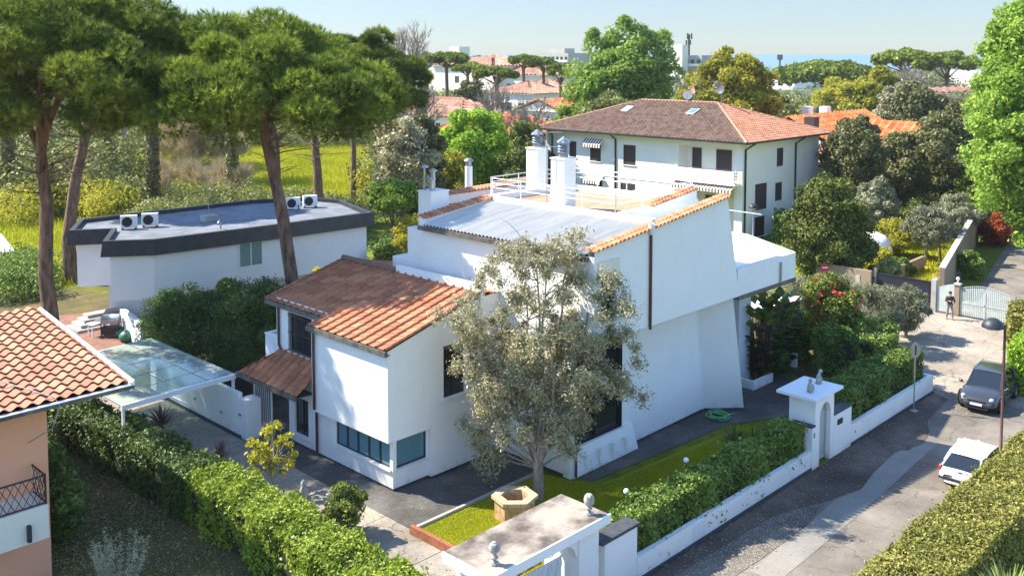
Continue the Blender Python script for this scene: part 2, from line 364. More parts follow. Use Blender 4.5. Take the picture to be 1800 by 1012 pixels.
# ================================================================ GROUND
def sheet(name, xy, z, m, kind='structure', sub=None):
    mb = MB(); mb.face([(x, y, z) for x, y in xy]); return tag(mb.build(name, m), kind=kind)
def groundmat():
    m, t, b = mat('meadow soil'); tc = N(t, 'ShaderNodeTexCoord')
    n1 = N(t, 'ShaderNodeTexNoise', i_Scale=.05, i_Detail=8, i_Roughness=.65); n2 = N(t, 'ShaderNodeTexNoise', i_Scale=1.2, i_Detail=8, i_Roughness=.7)
    for n in (n1, n2): t.links.new(tc.outputs['Object'], n.inputs['Vector'])
    r1 = ramp(t, n1.outputs[0], [(.3, (.10, .13, .02)), (.5, (.16, .19, .02)), (.7, (.13, .10, .04))])
    r2 = ramp(t, n2.outputs[0], [(.3, (.45, .45, .45)), (.7, (1.2, 1.2, 1.2))])
    mx = N(t, 'ShaderNodeMix', data_type='RGBA', blend_type='MULTIPLY'); mx.inputs[0].default_value = 1
    t.links.new(r1.outputs[0], mx.inputs[6]); t.links.new(r2.outputs[0], mx.inputs[7]); t.links.new(mx.outputs[2], b.inputs['Base Color'])
    b.inputs['Roughness'].default_value = .95; b.inputs['Specular IOR Level'].default_value = .1; return m
M['ground'] = groundmat()
def gravelroad(name, a, b_, c, scale, bump=.3, white=.0, crack=.0, stain=.0):
    m, t, b = mat(name); tc = N(t, 'ShaderNodeTexCoord')
    n1 = N(t, 'ShaderNodeTexNoise', i_Scale=.35, i_Detail=8, i_Roughness=.65); n2 = N(t, 'ShaderNodeTexNoise', i_Scale=scale, i_Detail=8, i_Roughness=.75)
    for n in (n1, n2): t.links.new(tc.outputs['Object'], n.inputs['Vector'])
    r1 = ramp(t, n1.outputs[0], [(.32, a), (.5, b_), (.66, c)]); r2 = ramp(t, n2.outputs[0], [(.3, (.7,)*3), (.75, (1.25,)*3)])
    mx = N(t, 'ShaderNodeMix', data_type='RGBA', blend_type='MULTIPLY'); mx.inputs[0].default_value = 1
    t.links.new(r1.outputs[0], mx.inputs[6]); t.links.new(r2.outputs[0], mx.inputs[7]); cc = mx.outputs[2]
    if white:
        vo = N(t, 'ShaderNodeTexVoronoi', i_Scale=14); t.links.new(tc.outputs['Object'], vo.inputs['Vector'])
        r3 = ramp(t, vo.outputs['Distance'], [(.1, (white,)*3), (.38, (0, 0, 0))]); mw = N(t, 'ShaderNodeMix', data_type='RGBA')
        t.links.new(r3.outputs[0], mw.inputs[0]); t.links.new(cc, mw.inputs[6]); mw.inputs[7].default_value = (.5, .48, .44, 1); cc = mw.outputs[2]
    if crack:
        nd = N(t, 'ShaderNodeTexNoise', i_Scale=1.3, i_Detail=5); t.links.new(tc.outputs['Object'], nd.inputs['Vector']); ad = N(t, 'ShaderNodeMix', data_type='RGBA', blend_type='ADD'); ad.inputs[0].default_value = .9
        t.links.new(tc.outputs['Object'], ad.inputs[6]); t.links.new(nd.outputs['Color'], ad.inputs[7])
        v2 = N(t, 'ShaderNodeTexVoronoi', feature='DISTANCE_TO_EDGE', i_Scale=.45); t.links.new(ad.outputs[2], v2.inputs['Vector'])
        r4 = ramp(t, v2.outputs['Distance'], [(.004, (crack,)*3), (.016, (0, 0, 0))]); mk = N(t, 'ShaderNodeMix', data_type='RGBA'); t.links.new(r4.outputs[0], mk.inputs[0]); t.links.new(cc, mk.inputs[6]); mk.inputs[7].default_value = (.05, .045, .04, 1); cc = mk.outputs[2]
    if stain:
        n5 = N(t, 'ShaderNodeTexNoise', i_Scale=.22, i_Detail=9, i_Roughness=.7); t.links.new(tc.outputs['Object'], n5.inputs['Vector']); r5 = ramp(t, n5.outputs[0], [(.52, (0, 0, 0)), (.62, (stain,)*3)])
        m5 = N(t, 'ShaderNodeMix', data_type='RGBA'); t.links.new(r5.outputs[0], m5.inputs[0]); t.links.new(cc, m5.inputs[6]); m5.inputs[7].default_value = (.06, .045, .035, 1); cc = m5.outputs[2]
    t.links.new(cc, b.inputs['Base Color']); b.inputs['Roughness'].default_value = .9; b.inputs['Specular IOR Level'].default_value = .2
    bp = N(t, 'ShaderNodeBump', i_Strength=bump, i_Distance=.03); t.links.new(n2.outputs[0], bp.inputs['Height']); t.links.new(bp.outputs[0], b.inputs['Normal'])
    return m
M['asphalt'] = gravelroad('worn asphalt', (.13, .115, .10), (.20, .175, .15), (.27, .235, .20), 18, crack=.4, stain=.35)
M['cobble'] = gravelroad('dusty paving', (.24, .20, .16), (.34, .29, .24), (.40, .35, .28), 7, .6, crack=.5, stain=.3)
M['gravel'] = gravelroad('loose gravel verge', (.08, .07, .06), (.14, .12, .10), (.20, .18, .15), 9, .8, white=.8)
M['patch'] = gravelroad('asphalt repair', (.20, .19, .175), (.25, .235, .21), (.29, .27, .24), 25, .15)
M['wet'] = gravelroad('damp dark asphalt path', (.05, .048, .048), (.095, .09, .086), (.17, .16, .15), 10, crack=.3, stain=.5)
M['wet'].node_tree.nodes['Principled BSDF'].inputs['Roughness'].default_value = .6
M['drive'] = gravelroad('pale concrete drive', (.20, .18, .155), (.30, .27, .23), (.38, .33, .27), 6, .15, crack=.5, stain=.3)
M['dirt'] = gravelroad('leaf strewn earth', (.055, .06, .022), (.11, .09, .035), (.20, .15, .05), 5, .6)
M['lawnm'] = surf('mown lawn', (.16, .20, .015), (.30, .27, .02), .5, .95, bump=.8, bscale=25, dist=.05, spec=.1)
M['redearth'] = surf('terracotta paving', (.16, .07, .045), (.26, .13, .09), 2, .9)
# land, sea, hills
gm = MB()
xs = [-400, -60, 0, 30, 60, 100, 160, 260, 420, 700]
L0 = at(0, 0)
def fw(D, l): return (math.cos(YAW)*D+r3.x*l, math.sin(YAW)*D+r3.y*l)
sheet('ground', [fw(-200, -2500), fw(-200, 2500), fw(950, 2500), fw(950, -2500)], 0, M['ground'])
sea_m, t_, b_ = mat('sea water'); b_.inputs['Base Color'].default_value = (.09, .17, .25, 1); b_.inputs['Roughness'].default_value = .35
wv = N(t_, 'ShaderNodeTexNoise', i_Scale=.02, i_Detail=6); bp_ = N(t_, 'ShaderNodeBump', i_Strength=.4, i_Distance=3); t_.links.new(wv.outputs[0], bp_.inputs['Height']); t_.links.new(bp_.outputs[0], b_.inputs['Normal'])
sheet('sea', [fw(950, -9000), fw(950, 9000), fw(24000, 16000), fw(24000, -16000)], -1.2, sea_m)
# street: asphalt, patch, verge, junction, lane
sheet('street', [(10, 9.0), (60, 9.0), (60, 17.8), (10, 17.8)], .004, M['asphalt'])
sheet('paved_junction', [(48.6, 13.5), (78, 15.0), (100, 20), (100, 24.5), (66, 23.0), (64.2, 27.5), (60, 29.0), (52, 26), (48.6, 22)], .008, M['cobble'])
sheet('asphalt_repair', [(27, 14.6), (31, 14.7), (36, 14.9), (41.8, 15.2), (41.6, 16.3), (36, 16.1), (31, 15.7), (27, 15.6)], .012, M['patch'])
sheet('gravel_verge', [(10, 16.2), (22, 15.9), (28, 15.7), (31.2, 15.75), (33.6, 16.1), (34.5, 16.8), (34, 17.75), (10, 17.75)], .016, M['gravel'])
M['damp'] = gravelroad('damp stained asphalt', (.06, .046, .038), (.11, .085, .07), (.18, .145, .12), 8, .5)
sheet('damp_verge', [(20, 17.2), (26, 17.1), (31, 16.9), (33.6, 16.0), (35.2, 15.6), (37, 15.9), (39.5, 16.1), (41.2, 15.6), (42.6, 15.9), (44, 16.5), (47.5, 16.9), (48, 17.75), (20, 17.75)], .020, M['damp'])
sheet('road_line', [(46.9, 12.9), (47.05, 12.9), (47.05, 9.6), (46.9, 9.6)], .02, M['whitemetal'])
# villa plot
sheet('driveway', [(17.9, 17.9), (21.2, 17.9), (21.2, 46.5), (17.9, 46.5)], .02, M['drive'])
dj = MB()
for y in (20.4, 23.6, 26.9, 30.2, 33.5, 36.8): dj.box(18.4, 21.18, y, y+.03, .021, .024)
dj.box(21.15, 21.22, 17.9, 44, .021, .026)
tag(dj.build('driveway_joints', M['wet']), kind='structure')
sheet('garden_path', [(21.2, 25.45), (28, 25.45), (28.6, 23.4), (37.4, 22.7), (41.5, 20.6), (45.0, 20.6), (45.0, 27.4), (31, 27.4), (31, 46), (21.2, 46)], .028, M['wet'])
sheet('lawn', [(20.95, 18.0), (37.6, 18.0), (37.4, 22.2), (28.4, 22.95), (27.6, 25.3), (21.2, 25.3)], .05, M['lawnm'])
sheet('lawn_far', [(39.2, 18.2), (48.6, 18.2), (50, 22), (52, 26), (46, 31), (45.2, 20.5), (41.5, 20.5)], .045, M['dirt'])
eb = MB(); eb.box(20.92, 21.08, 17.9, 25.3, 0, .32)
single(eb, 'lawn_edging', surf('rusty edging', (.22, .07, .03), (.34, .13, .06), 5, .8), 'low rust coloured edging board between the driveway and the lawn', 'edging')
eb = MB(); eb.box(21.15, 27.6, 25.3, 25.42, 0, .14)
single(eb, 'kerb', M['conc'], 'low concrete kerb between the dark path and the top of the lawn', 'kerb')
sheet('side_garden', [(4, 12), (17.2, 12), (16.8, 46), (18, 52), (22, 60), (30, 60), (20, 90), (-5, 90)], .012, M['dirt'])
sheet('red_terrace', [(18.5, 50.5), (23.6, 53.6), (24.8, 57.2), (27, 61), (22, 64), (19, 58)], .035, M['redearth'])
sheet('back_garden', [(22, 46.2), (31, 46.2), (31, 27.6), (52, 27.6), (60, 34), (62, 60), (22, 62)], .008, M['dirt'])
sheet('lane', [(66, 22.4), (66, 17.5), (140, 30), (140, 38)], .012, M['asphalt'])
M['meadow'] = surf('bright meadow', (.30, .34, .012), (.46, .42, .03), .25, .95, bump=1, bscale=8, dist=.2, spec=.1, lo=.4, hi=.6)
fl = lambda px, D: fw(D, (px-900)/FPX*D)
MEADOW = [fl(-60, 66), fl(120, 69), fl(230, 80), fl(420, 98), fl(660, 100), fl(700, 172), fl(400, 176), fl(-60, 150)]
sheet('meadow', MEADOW, .02, M['meadow'])
sheet('orchard_grass', [(64.6, 27.8), (66.5, 24.6), (88, 29.8), (92, 40), (72, 44), (68, 36)], .02, M['meadow'])

# ================================================================ VILLA
villa = thing('villa', 'large white modern villa with corrugated flat roof and tiled wing, in the centre', 'house', (32, 27, 0))
V = villa
# --- wing: lower block
mb = MB()
wallrect(mb, 'x', 22.57, 28.25, 35.3, .12, 2.12, [(28.25, 31.9, .85, 2.12), (33.85, 34.9, .5, 2.1)], .18, 1)
wallrect(mb, 'y', 28.25, 22.57, 27.6, .12, 2.12, [(22.57, 24.25, .85, 2.12)], .18, 1)
mb.face([(22.57, 35.3, .12), (27, 35.3, .12), (27, 35.3, 3.4), (22.57, 35.3, 3.4)])
wallrect(mb, 'x', 22.57, 33.0, 35.3, 2.12, 3.0, [], .1, 1)
# --- upper set-back wall X=23.0
wallrect(mb, 'x', 23.0, 33.0, 36.85, 2.6, 5.95, [(34.15, 35.85, 3.75, 5.45)], .2, 1)
mb.face([(23.0, 36.85, 2.6), (27, 36.85, 2.6), (27, 36.85, 7.0), (23.0, 36.85, 5.95)])
mb.face([(27, 36.85, 2.6), (31, 36.85, 2.6), (31, 36.85, 5.9), (27, 36.85, 7.0)])
mb.box(23.05, 27, 33.05, 36.8, 2.62, 2.75)
# --- cantilevered box
wallrect(mb, 'x', 22.2, 28.05, 33.0, 2.05, 5.55, [], .2, 1)
mb.face([(22.2, 33.0, 2.05), (23.0, 33.0, 2.05), (23.0, 33.0, 5.8), (22.2, 33.0, 5.55)])
mb.face([(22.2, 28.05, 2.05), (24.3, 28.05, 2.05), (24.3, 33.0, 2.05), (22.2, 33.0, 2.05)])
# side wall Y=28.05 with sloping top, window (25.0..26.2)
sl = lambda x: 5.55+(x-22.2)*.27
for x0, x1, z0, z1 in ((22.2, 24.98, 2.05, None), (24.98, 26.15, 2.05, 3.05), (24.98, 26.15, 5.15, None), (26.15, 28.2, 2.05, None)):
    mb.face([(x0, 28.05, z0), (x1, 28.05, z0), (x1, 28.05, z1 or min(sl(x1), 6.85)), (x0, 28.05, z1 or min(sl(x0), 6.85))])
for a, b in (((24.98, 3.05), (26.15, 3.05)), ((26.15, 3.05), (26.15, 5.15)), ((26.15, 5.15), (24.98, 5.15)), ((24.98, 5.15), (24.98, 3.05))):
    mb.face([(a[0], 28.05, a[1]), (b[0], 28.05, b[1]), (b[0], 28.25, b[1]), (a[0], 28.25, a[1])])
mb.face([(24.3, 28.05, .12), (28.2, 28.05, .12), (28.2, 28.05, 2.05), (24.3, 28.05, 2.05)])
mb.face([(24.3, 28.05, .12), (24.3, 28.25, .12), (24.3, 28.25, 2.05), (24.3, 28.05, 2.05)])
mb.box(22.65, 30, 28.35, 35.2, .02, .11)   # floor plate
wing = mb.build('wing_wall', M['white'], V)
pl = MB(); pl.box(22.60, 27.6, 28.28, 35.27, 0, .118); pl.box(28.2, 38.1, 24.6, 33, 0, .118)
pl.build('plinth', M['capstone'], V)
window(V, 'x', 22.57, 28.40, 31.9, .85, 2.09, 1, .12, nv=5, glass='glassblue', fw=.07)
window(V, 'y', 28.25, 22.72, 24.25, .85, 2.09, 1, .12, nv=1, glass='glassblue', fw=.07)
mb = MB(); mb.box(22.60, 22.715, 28.28, 28.395, .85, 2.09); mb.build('corner_post', M['frame'], V)
window(V, 'x', 22.57, 33.85, 34.9, .5, 2.1, 1, .16, nv=2, bars=False)
window(V, 'x', 23.0, 34.15, 35.85, 3.75, 5.45, 1, .16, nv=2, bars=True)
window(V, 'y', 28.05, 24.98, 26.15, 3.05, 5.15, 1, .16, nv=2)
# wing roof: one slope (L outline) up to the ridge at x=27, second slope falling beyond
vd = Vector((1, 0, .27)).normalized(); ll = lambda x: (x-22.05)*math.sqrt(1+.27**2)
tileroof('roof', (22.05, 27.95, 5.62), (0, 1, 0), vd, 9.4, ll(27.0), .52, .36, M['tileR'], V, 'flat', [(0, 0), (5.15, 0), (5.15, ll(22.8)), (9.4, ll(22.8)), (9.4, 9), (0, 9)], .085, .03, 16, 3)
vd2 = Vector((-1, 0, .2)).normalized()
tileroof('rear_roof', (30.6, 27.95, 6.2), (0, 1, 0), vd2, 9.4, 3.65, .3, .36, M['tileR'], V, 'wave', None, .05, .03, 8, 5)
mb = MB()
mb.box(21.98, 22.10, 27.95, 33.1, 5.40, 5.60); mb.box(22.1, 22.25, 27.98, 33.08, 5.40, 5.44)
mb.box(22.74, 22.88, 33.12, 37.4, 5.60, 5.80); mb.box(22.88, 23.02, 33.12, 37.38, 5.60, 5.64)
mb.build('gutter', M['gutter'], V)
mb = MB(); sl2 = lambda x: 5.60+(x-22.05)*.27
mb.prism([(22.85, 37.30, sl2(22.85)-.18), (27.0, 37.30, sl2(27)-.18), (27.0, 37.38, sl2(27)-.18), (22.85, 37.38, sl2(22.85)-.18)],
         [(22.85, 37.30, sl2(22.85)+.06), (27.0, 37.30, sl2(27)+.06), (27.0, 37.38, sl2(27)+.06), (22.85, 37.38, sl2(22.85)+.06)])
mb.box(22.95, 30.6, 36.86, 37.29, 5.66, 5.70)
mb.build('verge_board', M['gutter'], V)
mb = MB(); mb.tube([(27.0, 33.4, 7.02), (27.0, 37.4, 7.02)], .13, 10)
mb.build('ridge_tiles', M['tileD'], V)
mb = MB(); mb.poly([(26.95, 27.98), (27.18, 27.98), (27.18, 33.4), (26.95, 33.4)], 6.3, 7.25); mb.build('ridge_parapet', M['white'], V)
# awning over the entrance (hipped lean-to)
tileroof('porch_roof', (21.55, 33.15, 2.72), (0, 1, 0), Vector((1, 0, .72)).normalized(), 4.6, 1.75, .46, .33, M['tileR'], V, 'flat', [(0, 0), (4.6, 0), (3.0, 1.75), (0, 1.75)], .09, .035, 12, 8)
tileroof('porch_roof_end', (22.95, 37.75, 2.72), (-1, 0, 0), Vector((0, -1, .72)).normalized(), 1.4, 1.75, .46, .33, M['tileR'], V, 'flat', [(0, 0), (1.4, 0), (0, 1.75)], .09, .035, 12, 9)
mb = MB(); mb.box(21.46, 21.56, 33.15, 37.8, 2.55, 2.72); mb.box(21.56, 22.95, 37.7, 37.8, 2.55, 2.72); mb.box(21.6, 22.5, 33.3, 37.65, 2.56, 2.60); mb.build('porch_gutter', M['gutter'], V)
# balcony at the left end of the wing
mb = MB(); mb.box(23.3, 23.45, 36.87, 38.3, 2.75, 3.95); mb.box(23.45, 26, 38.16, 38.3, 2.75, 3.95); mb.box(23.3, 26, 36.87, 38.3, 2.55, 2.74)
mb.build('balcony', M['bluewhite'], V)
mb = MB(); mb.box(23.27, 23.48, 36.87, 38.33, 3.95, 4.0); mb.box(23.48, 26, 38.13, 38.33, 3.95, 4.0); mb.build('balcony_rail', M['whitemetal'], V)
pipe(V, [(22.93, 36.6, 5.6), (22.93, 36.6, 3.9), (22.93, 36.3, 3.45), (22.93, 35.6, 3.1)], .055)
pipe(V, [(22.12, 32.75, 5.4), (22.12, 32.75, 2.2), (22.5, 33.15, 1.9), (22.5, 33.15, .1)], .055)
# --- main block
mb = MB()
Yu, Yl = 23.0, 24.45
# upper south wall with window hole; top follows coping 9.15 -> 10.25, right edge leaning out
top = lambda x: 9.12+(x-28.1)*.118
def seg(x0, x1, z0, z1=None):
    mb.face([(x0, Yu, z0), (x1, Yu, z0), (x1, Yu, z1 or top(x1)), (x0, Yu, z1 or top(x0))])
seg(28.1, 28.5, 5.6); seg(28.5, 29.5, 8.35); seg(28.5, 29.5, 5.6, 6.4); seg(29.5, 37.4, 5.6)
mb.face([(37.4, Yu, 5.6), (38.5, Yu, 5.6), (37.4, Yu, top(37.4))])
for a, b in (((28.5, 6.4), (29.5, 6.4)), ((29.5, 6.4), (29.5, 8.35)), ((29.5, 8.35), (28.5, 8.35)), ((28.5, 8.35), (28.5, 6.4))):
    mb.face([(a[0], Yu, a[1]), (b[0], Yu, b[1]), (b[0], Yu+.25, b[1]), (a[0], Yu+.25, a[1])])
# back face / thickness of the leaning end
mb.face([(38.5, Yu, 5.6), (38.5, Yu+.3, 5.6), (37.4, Yu+.3, top(37.4)), (37.4, Yu, top(37.4))])
mb.face([(28.1, Yu+.3, 8.6), (38.0, Yu+.3, 5.6), (37.4, Yu+.3, top(37.4)), (28.1, Yu+.3, 9.12)])
mb.face([(28.1, Yu, top(28.1)), (37.4, Yu, top(37.4)), (37.4, Yu+.3, top(37.4)), (28.1, Yu+.3, top(28.1))])
mb.face([(28.1, Yu, 5.6), (38.5, Yu, 5.6), (38.5, 26, 5.6), (28.1, 26, 5.6)])       # soffit
# west wall X=28.0
wallrect(mb, 'x', 28.1, 23.0, 32.9, 5.6, 8.95, [], .2, 1)
wallrect(mb, 'x', 28.1, 24.45, 32.9, .12, 5.6, [(25.6, 27.4, 3.2, 5.0)], .25, 1)
# lower south wall flaring to the kink
for x0, x1, z0, z1 in ((28.1, 28.45, .12, 5.6), (28.45, 31.75, 4.75, 5.6), (31.75, 33.0, .12, 5.6)):
    mb.face([(x0, Yl, z0), (x1, Yl, z0), (x1, Yl, z1), (x0, Yl, z1)])
mb.face([(33.0, Yl, .12), (38.0, Yl+.05, .12), (37.2, Yl, 5.6), (33.0, Yl, 5.6)])
mb.face([(38.0, Yl+.05, .12), (39.4, 23.2, .12), (38.45, 23.3, 5.6), (37.2, Yl, 5.6)])
mb.face([(39.4, 23.2, .12), (39.55, 23.45, .12), (38.6, 23.6, 5.6), (38.45, 23.3, 5.6)])
mb.face([(39.55, 23.45, .12), (38.3, 25, .12), (37.6, 25, 5.6), (38.6, 23.6, 5.6)])
mb.face([(28.1, Yl, .12), (28.45, Yl, .12), (28.45, Yl+.3, .12), (28.1, Yl+.3, .12)])
# north + east walls, body
mb.face([(28.1, 32.9, 0), (38, 32.9, 0), (38, 32.9, 9.5), (28.1, 32.9, 8.95)])
mb.face([(38.0, 24.5, 0), (38.0, 33, 0), (38.0, 33, 9.5), (38.0, 24.5, 9.5)])
main = mb.build('wall', M['white'], V)
# living room glazing with slanted base panel
gf = MB(); gf.box(28.46, 31.74, 24.62, 24.68, 1.05, 4.74); gf.build('picture_window', M['glassdark'], V)
ff = MB()
for x in (28.46, 30.05, 31.66): ff.box(x, x+.08, 24.54, 24.615, 1.05, 4.74)
ff.box(28.46, 31.74, 24.54, 24.615, 4.66, 4.74); ff.box(28.46, 31.74, 24.54, 24.615, 1.05, 1.14); ff.build('window_frame', M['frame'], V)
sp = MB(); sp.prism([(28.12, 24.0, .05), (32.3, 24.0, .05), (32.3, 24.44, .05), (28.12, 24.44, .05)], [(28.12, 24.3, 1.05), (32.3, 24.3, 1.05), (32.3, 24.44, 1.05), (28.12, 24.44, 1.05)])
for x in (28.9, 29.75, 30.6, 31.45): sp.box(x, x+.09, 23.98, 24.2, .06, .75)
sp.box(28.0, 28.4, 24.05, 24.44, .06, 5.6)
sp.build('window_base_panel', M['white'], V)
pipe(V, [(28.25, 23.98, 5.55), (28.25, 23.98, .1)], .05)
window(V, 'y', Yu, 28.5, 29.5, 6.4, 8.35, 1, .2, nv=1, sill=False)
sb = MB(); sb.prism([(28.2, 22.78, 6.30), (30.25, 22.78, 6.30), (29.75, 22.98, 6.30), (28.2, 22.98, 6.30)], [(28.2, 22.75, 6.38), (30.3, 22.75, 6.38), (29.8, 22.98, 6.38), (28.2, 22.98, 6.38)]); sb.build('window_ledge', M['white2'], V)
sb = MB(); sb.box(28.3, 29.62, 22.955, 22.995, 8.0, 8.75); sb.build('shutter_box', M['cream'], V)
# roof terrace parapets, corrugated roof, coping
rz = lambda x: 9.02+(x-27.85)*.14
mb = MB(); nx = 2
for i in range(42):
    y0 = 23.35+(32.6-23.35)*i/42; y1 = 23.35+(32.6-23.35)*(i+1)/42; ym = y0+(y1-y0)*.5
    for a, b, za, zb in ((y0, ym, 0, .09), (ym, y1, .09, 0)):
        mb.face([(27.85, a, rz(27.85)+za), (27.85, b, rz(27.85)+zb), (32.1, b, rz(32.1)+zb), (32.1, a, rz(32.1)+za)][::-1])
mb.build('corrugated_roof', M['metalroof'], V)
mb = MB(); mb.box(27.78, 27.92, 23.1, 32.9, 8.80, 8.98); mb.build('roof_gutter', M['gutter'], V)
mb = MB()
mb.prism([(27.95, 32.62, 8.9), (32.1, 32.62, 8.9), (32.1, 32.95, 8.9), (27.95, 32.95, 8.9)], [(27.95, 32.62, 9.28), (32.1, 32.62, 9.75), (32.1, 32.95, 9.75), (27.95, 32.95, 9.28)])
mb.box(32.1, 32.5, 23.3, 32.6, 9.0, 9.86)            # white upstand between sheet roof and terrace
mb.box(32.1, 38.1, 32.6, 32.95, 9.0, 9.9); mb.box(37.7, 38.1, 25.0, 32.6, 9.0, 9.9); mb.box(32.5, 37.7, 25.0, 25.35, 9.0, 9.9)
mb.poly([(32.5, 23.3), (37.2, 23.3), (37.4, 25.0), (32.5, 25.0)], 9.0, 9.4)
mb.build('parapet', M['white'], V)
mb = MB(); mb.box(32.5, 37.7, 25.35, 32.6, 9.3, 9.62); mb.build('terrace_deck', M['deck'], V)
coping('coping', (28.0, 23.1, 9.16), (37.45, 23.1, 10.27), .34, V)
coping('coping', (34.6, 25.2, 9.95), (38.0, 25.2, 10.35), .34, V)
coping('coping', (28.0, 32.8, 9.30), (32.2, 32.8, 9.78), .34, V, M['tileR'])
mb = MB(); mb.poly([(34.4, 25.02), (38.0, 25.02), (38.0, 25.36), (34.4, 25.36)], 9.7, lambda x, y: 9.91+(x-34.6)*.118); mb.build('parapet_step', M['white'], V)
# pergola-like white corrugated strip at the back of the terrace and rear tiled strip
mb = MB()
for i in range(46):
    y0 = 23.6+(33.5-23.6)*i/46; y1 = y0+(33.5-23.6)/46; ym = (y0+y1)/2
    for a, b, za, zb in ((y0, ym, 0, .04), (ym, y1, .04, 0)):
        mb.face([(38.1, a, 9.55+za), (38.1, b, 9.55+zb), (41.5, b, 8.9+zb), (41.5, a, 8.9+za)][::-1])
mb.build('rear_sheet_roof', M['whitemetal'], V)
mb = MB(); mb.box(38.1, 41.4, 26, 33.4, 0, 8.88); mb.box(33.2, 41.4, 33.4, 37.6, 0, 8.6); mb.box(28.3, 33.2, 33.0, 34.2, 0, 8.7); mb.box(28.3, 29.6, 34.2, 35.3, 0, 7.2); mb.build('rear_block', M['white'], V)
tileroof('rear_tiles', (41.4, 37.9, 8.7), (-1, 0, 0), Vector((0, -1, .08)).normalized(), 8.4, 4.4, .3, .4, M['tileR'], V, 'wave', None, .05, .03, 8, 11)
mb = MB(); mb.box(33.1, 41, 37.5, 37.85, 8.6, 9.25); mb.build('rear_parapet', M['white'], V)
coping('coping', (33.1, 37.7, 9.27), (41, 37.7, 9.4), .4, V, M['tileR'])
# railings: posts and rails
def railing(pts, z, h=.85, nr=3, name='railing', parent=V, m='whitemetal', r=.022):
    mb = MB()
    for (x0, y0), (x1, y1) in zip(pts[:-1], pts[1:]):
        L = math.hypot(x1-x0, y1-y0); n = max(1, round(L/1.7))
        for i in range(n+1):
            x, y = x0+(x1-x0)*i/n, y0+(y1-y0)*i/n; mb.tube([(x, y, z), (x, y, z+h)], r*1.15, 6)
        for k in range(nr):
            zz = z+h-(h-.18)*k/nr; mb.tube([(x0, y0, zz), (x1, y1, zz)], r, 6)
    return mb.build(name, M[m], parent)
railing([(37.9, 25.2), (32.3, 25.3)], 9.86, name='railing'); railing([(32.3, 25.3), (32.3, 32.7)], 9.86, name='railing')
railing([(32.3, 32.8), (38.0, 32.8)], 9.9, name='railing'); railing([(37.9, 32.7), (37.9, 25.3)], 9.9, name='railing')
# chimneys
def chimney(x0, x1, y0, y1, z0, z1, pot=True, m='white'):
    mb = MB(); mb.box(x0, x1, y0, y1, z0, z1); mb.box(x0-.04, x1+.04, y0-.04, y1+.04, z1-.0, z1+.06)
    o = mb.build('chimney', M[m], V, bevel=.01); cx, cy = (x0+x1)/2, (y0+y1)/2
    c = MB()
    if pot:
        c.lathe((cx, cy, z1+.06), [(.22, 0), (.22, .12), (.17, .14), (.17, .45)], 8, smooth=False)
        for k in range(3): c.lathe((cx, cy, z1+.5+k*.0), [(.2, -.16+.12*k), (.27, -.2+.12*k), (.2, -.12+.12*k)], 8, smooth=False)
        c.lathe((cx, cy, z1+.72), [(.32, 0), (.30, .06), (.02, .28)], 8, smooth=False)
        c.tube([(cx, cy, z1+.4), (cx, cy, z1+.75)], .14, 8)
        c.build('chimney_cowl', M['galv'], o)
    return o
gA = G(990, 372, 9.5); chimney(gA.x-.4, gA.x+.4, gA.y-.4, gA.y+.4, 9.4, 11.9)
gB = G(944, 335, 9.5); chimney(gB.x-.4, gB.x+.4, gB.y-.4, gB.y+.4, 9.0, 11.7)
gC = Vector((29.8, 34.1, 0)); chimney(gC.x-.55, gC.x+.55, gC.y-.45, gC.y+.45, 5.0, 10.2, pot=False)
mb = MB()
for dx, dy, h in ((-.2, -.1, .62), (.1, .15, .95), (-.3, .3, 1.15)):
    mb.tube([(gC.x+dx, gC.y+dy, 10.2), (gC.x+dx, gC.y+dy, 10.2+h)], .11 if h < 1.1 else .05, 8); mb.lathe((gC.x+dx, gC.y+dy, 10.2+h), [(.02, .12), (.22, 0), (.2, -.04)], 10)
mb.build('flue', M['galv'], V)
gD = G(824, 320, 9.3); mb = MB(); mb.tube([(gD.x, gD.y, 8.5), (gD.x, gD.y, 10.2)], .22, 12); mb.build('round_chimney', M['white'], V)
mb = MB(); mb.tube([(gD.x, gD.y, 10.2), (gD.x, gD.y, 10.5)], .17, 10); mb.lathe((gD.x, gD.y, 10.5), [(.28, 0), (.26, .06), (.02, .2)], 10); mb.build('chimney_cowl', M['galv'], V)
# side terrace on the right
mb = MB(); b = [(38.4, 23.02), (43.75, 23.02), (46.4, 27.3), (46.4, 29), (38.4, 29)]
mb.poly(b, 5.6, 6.15)
for p, q in zip(b, b[1:]+b[:1]):
    d = Vector((q[0]-p[0], q[1]-p[1], 0)).normalized(); n_ = Vector((-d.y, d.x, 0))*.3
    if p == (38.4, 29): continue
    mb.poly([p, q, (q[0]+n_.x, q[1]+n_.y), (p[0]+n_.x, p[1]+n_.y)], 6.152, 6.85)
mb.build('side_terrace', M['white'], V)
mb = MB(); mb.poly([(38.5, 22.99), (43.75, 22.99), (43.75, 25), (38.5, 25)], 5.40, 5.598); mb.build('terrace_soffit', M['gutter'], V)
mb = MB(); mb.box(42.2, 43.3, 25.2, 28, 0, 5.39); mb.box(38.3, 42.1, 26.4, 28, 0, 5.39); mb.build('ground_floor_wall', M['greywhite'], V)
mb = MB(); mb.box(42.0, 43.9, 24.2, 24.35, 0, .45); mb.box(42.05, 42.2, 24.35, 25.2, 0, .45); mb.build('veranda_parapet', M['white'], V); mb = MB(); mb.box(46.6, 46.75, 24.35, 26.0, 0, .8); mb.build('veranda_parapet', M['white'], V)
pipe(V, [(31.6, 22.93, 9.35), (31.6, 22.93, 5.5)], .06)
mb = MB(); mb.lathe((31.6, 22.9, 9.35), [(.05, 0), (.13, .15), (.14, .45)], 10); mb.build('rainwater_head', M['whitemetal'], V)
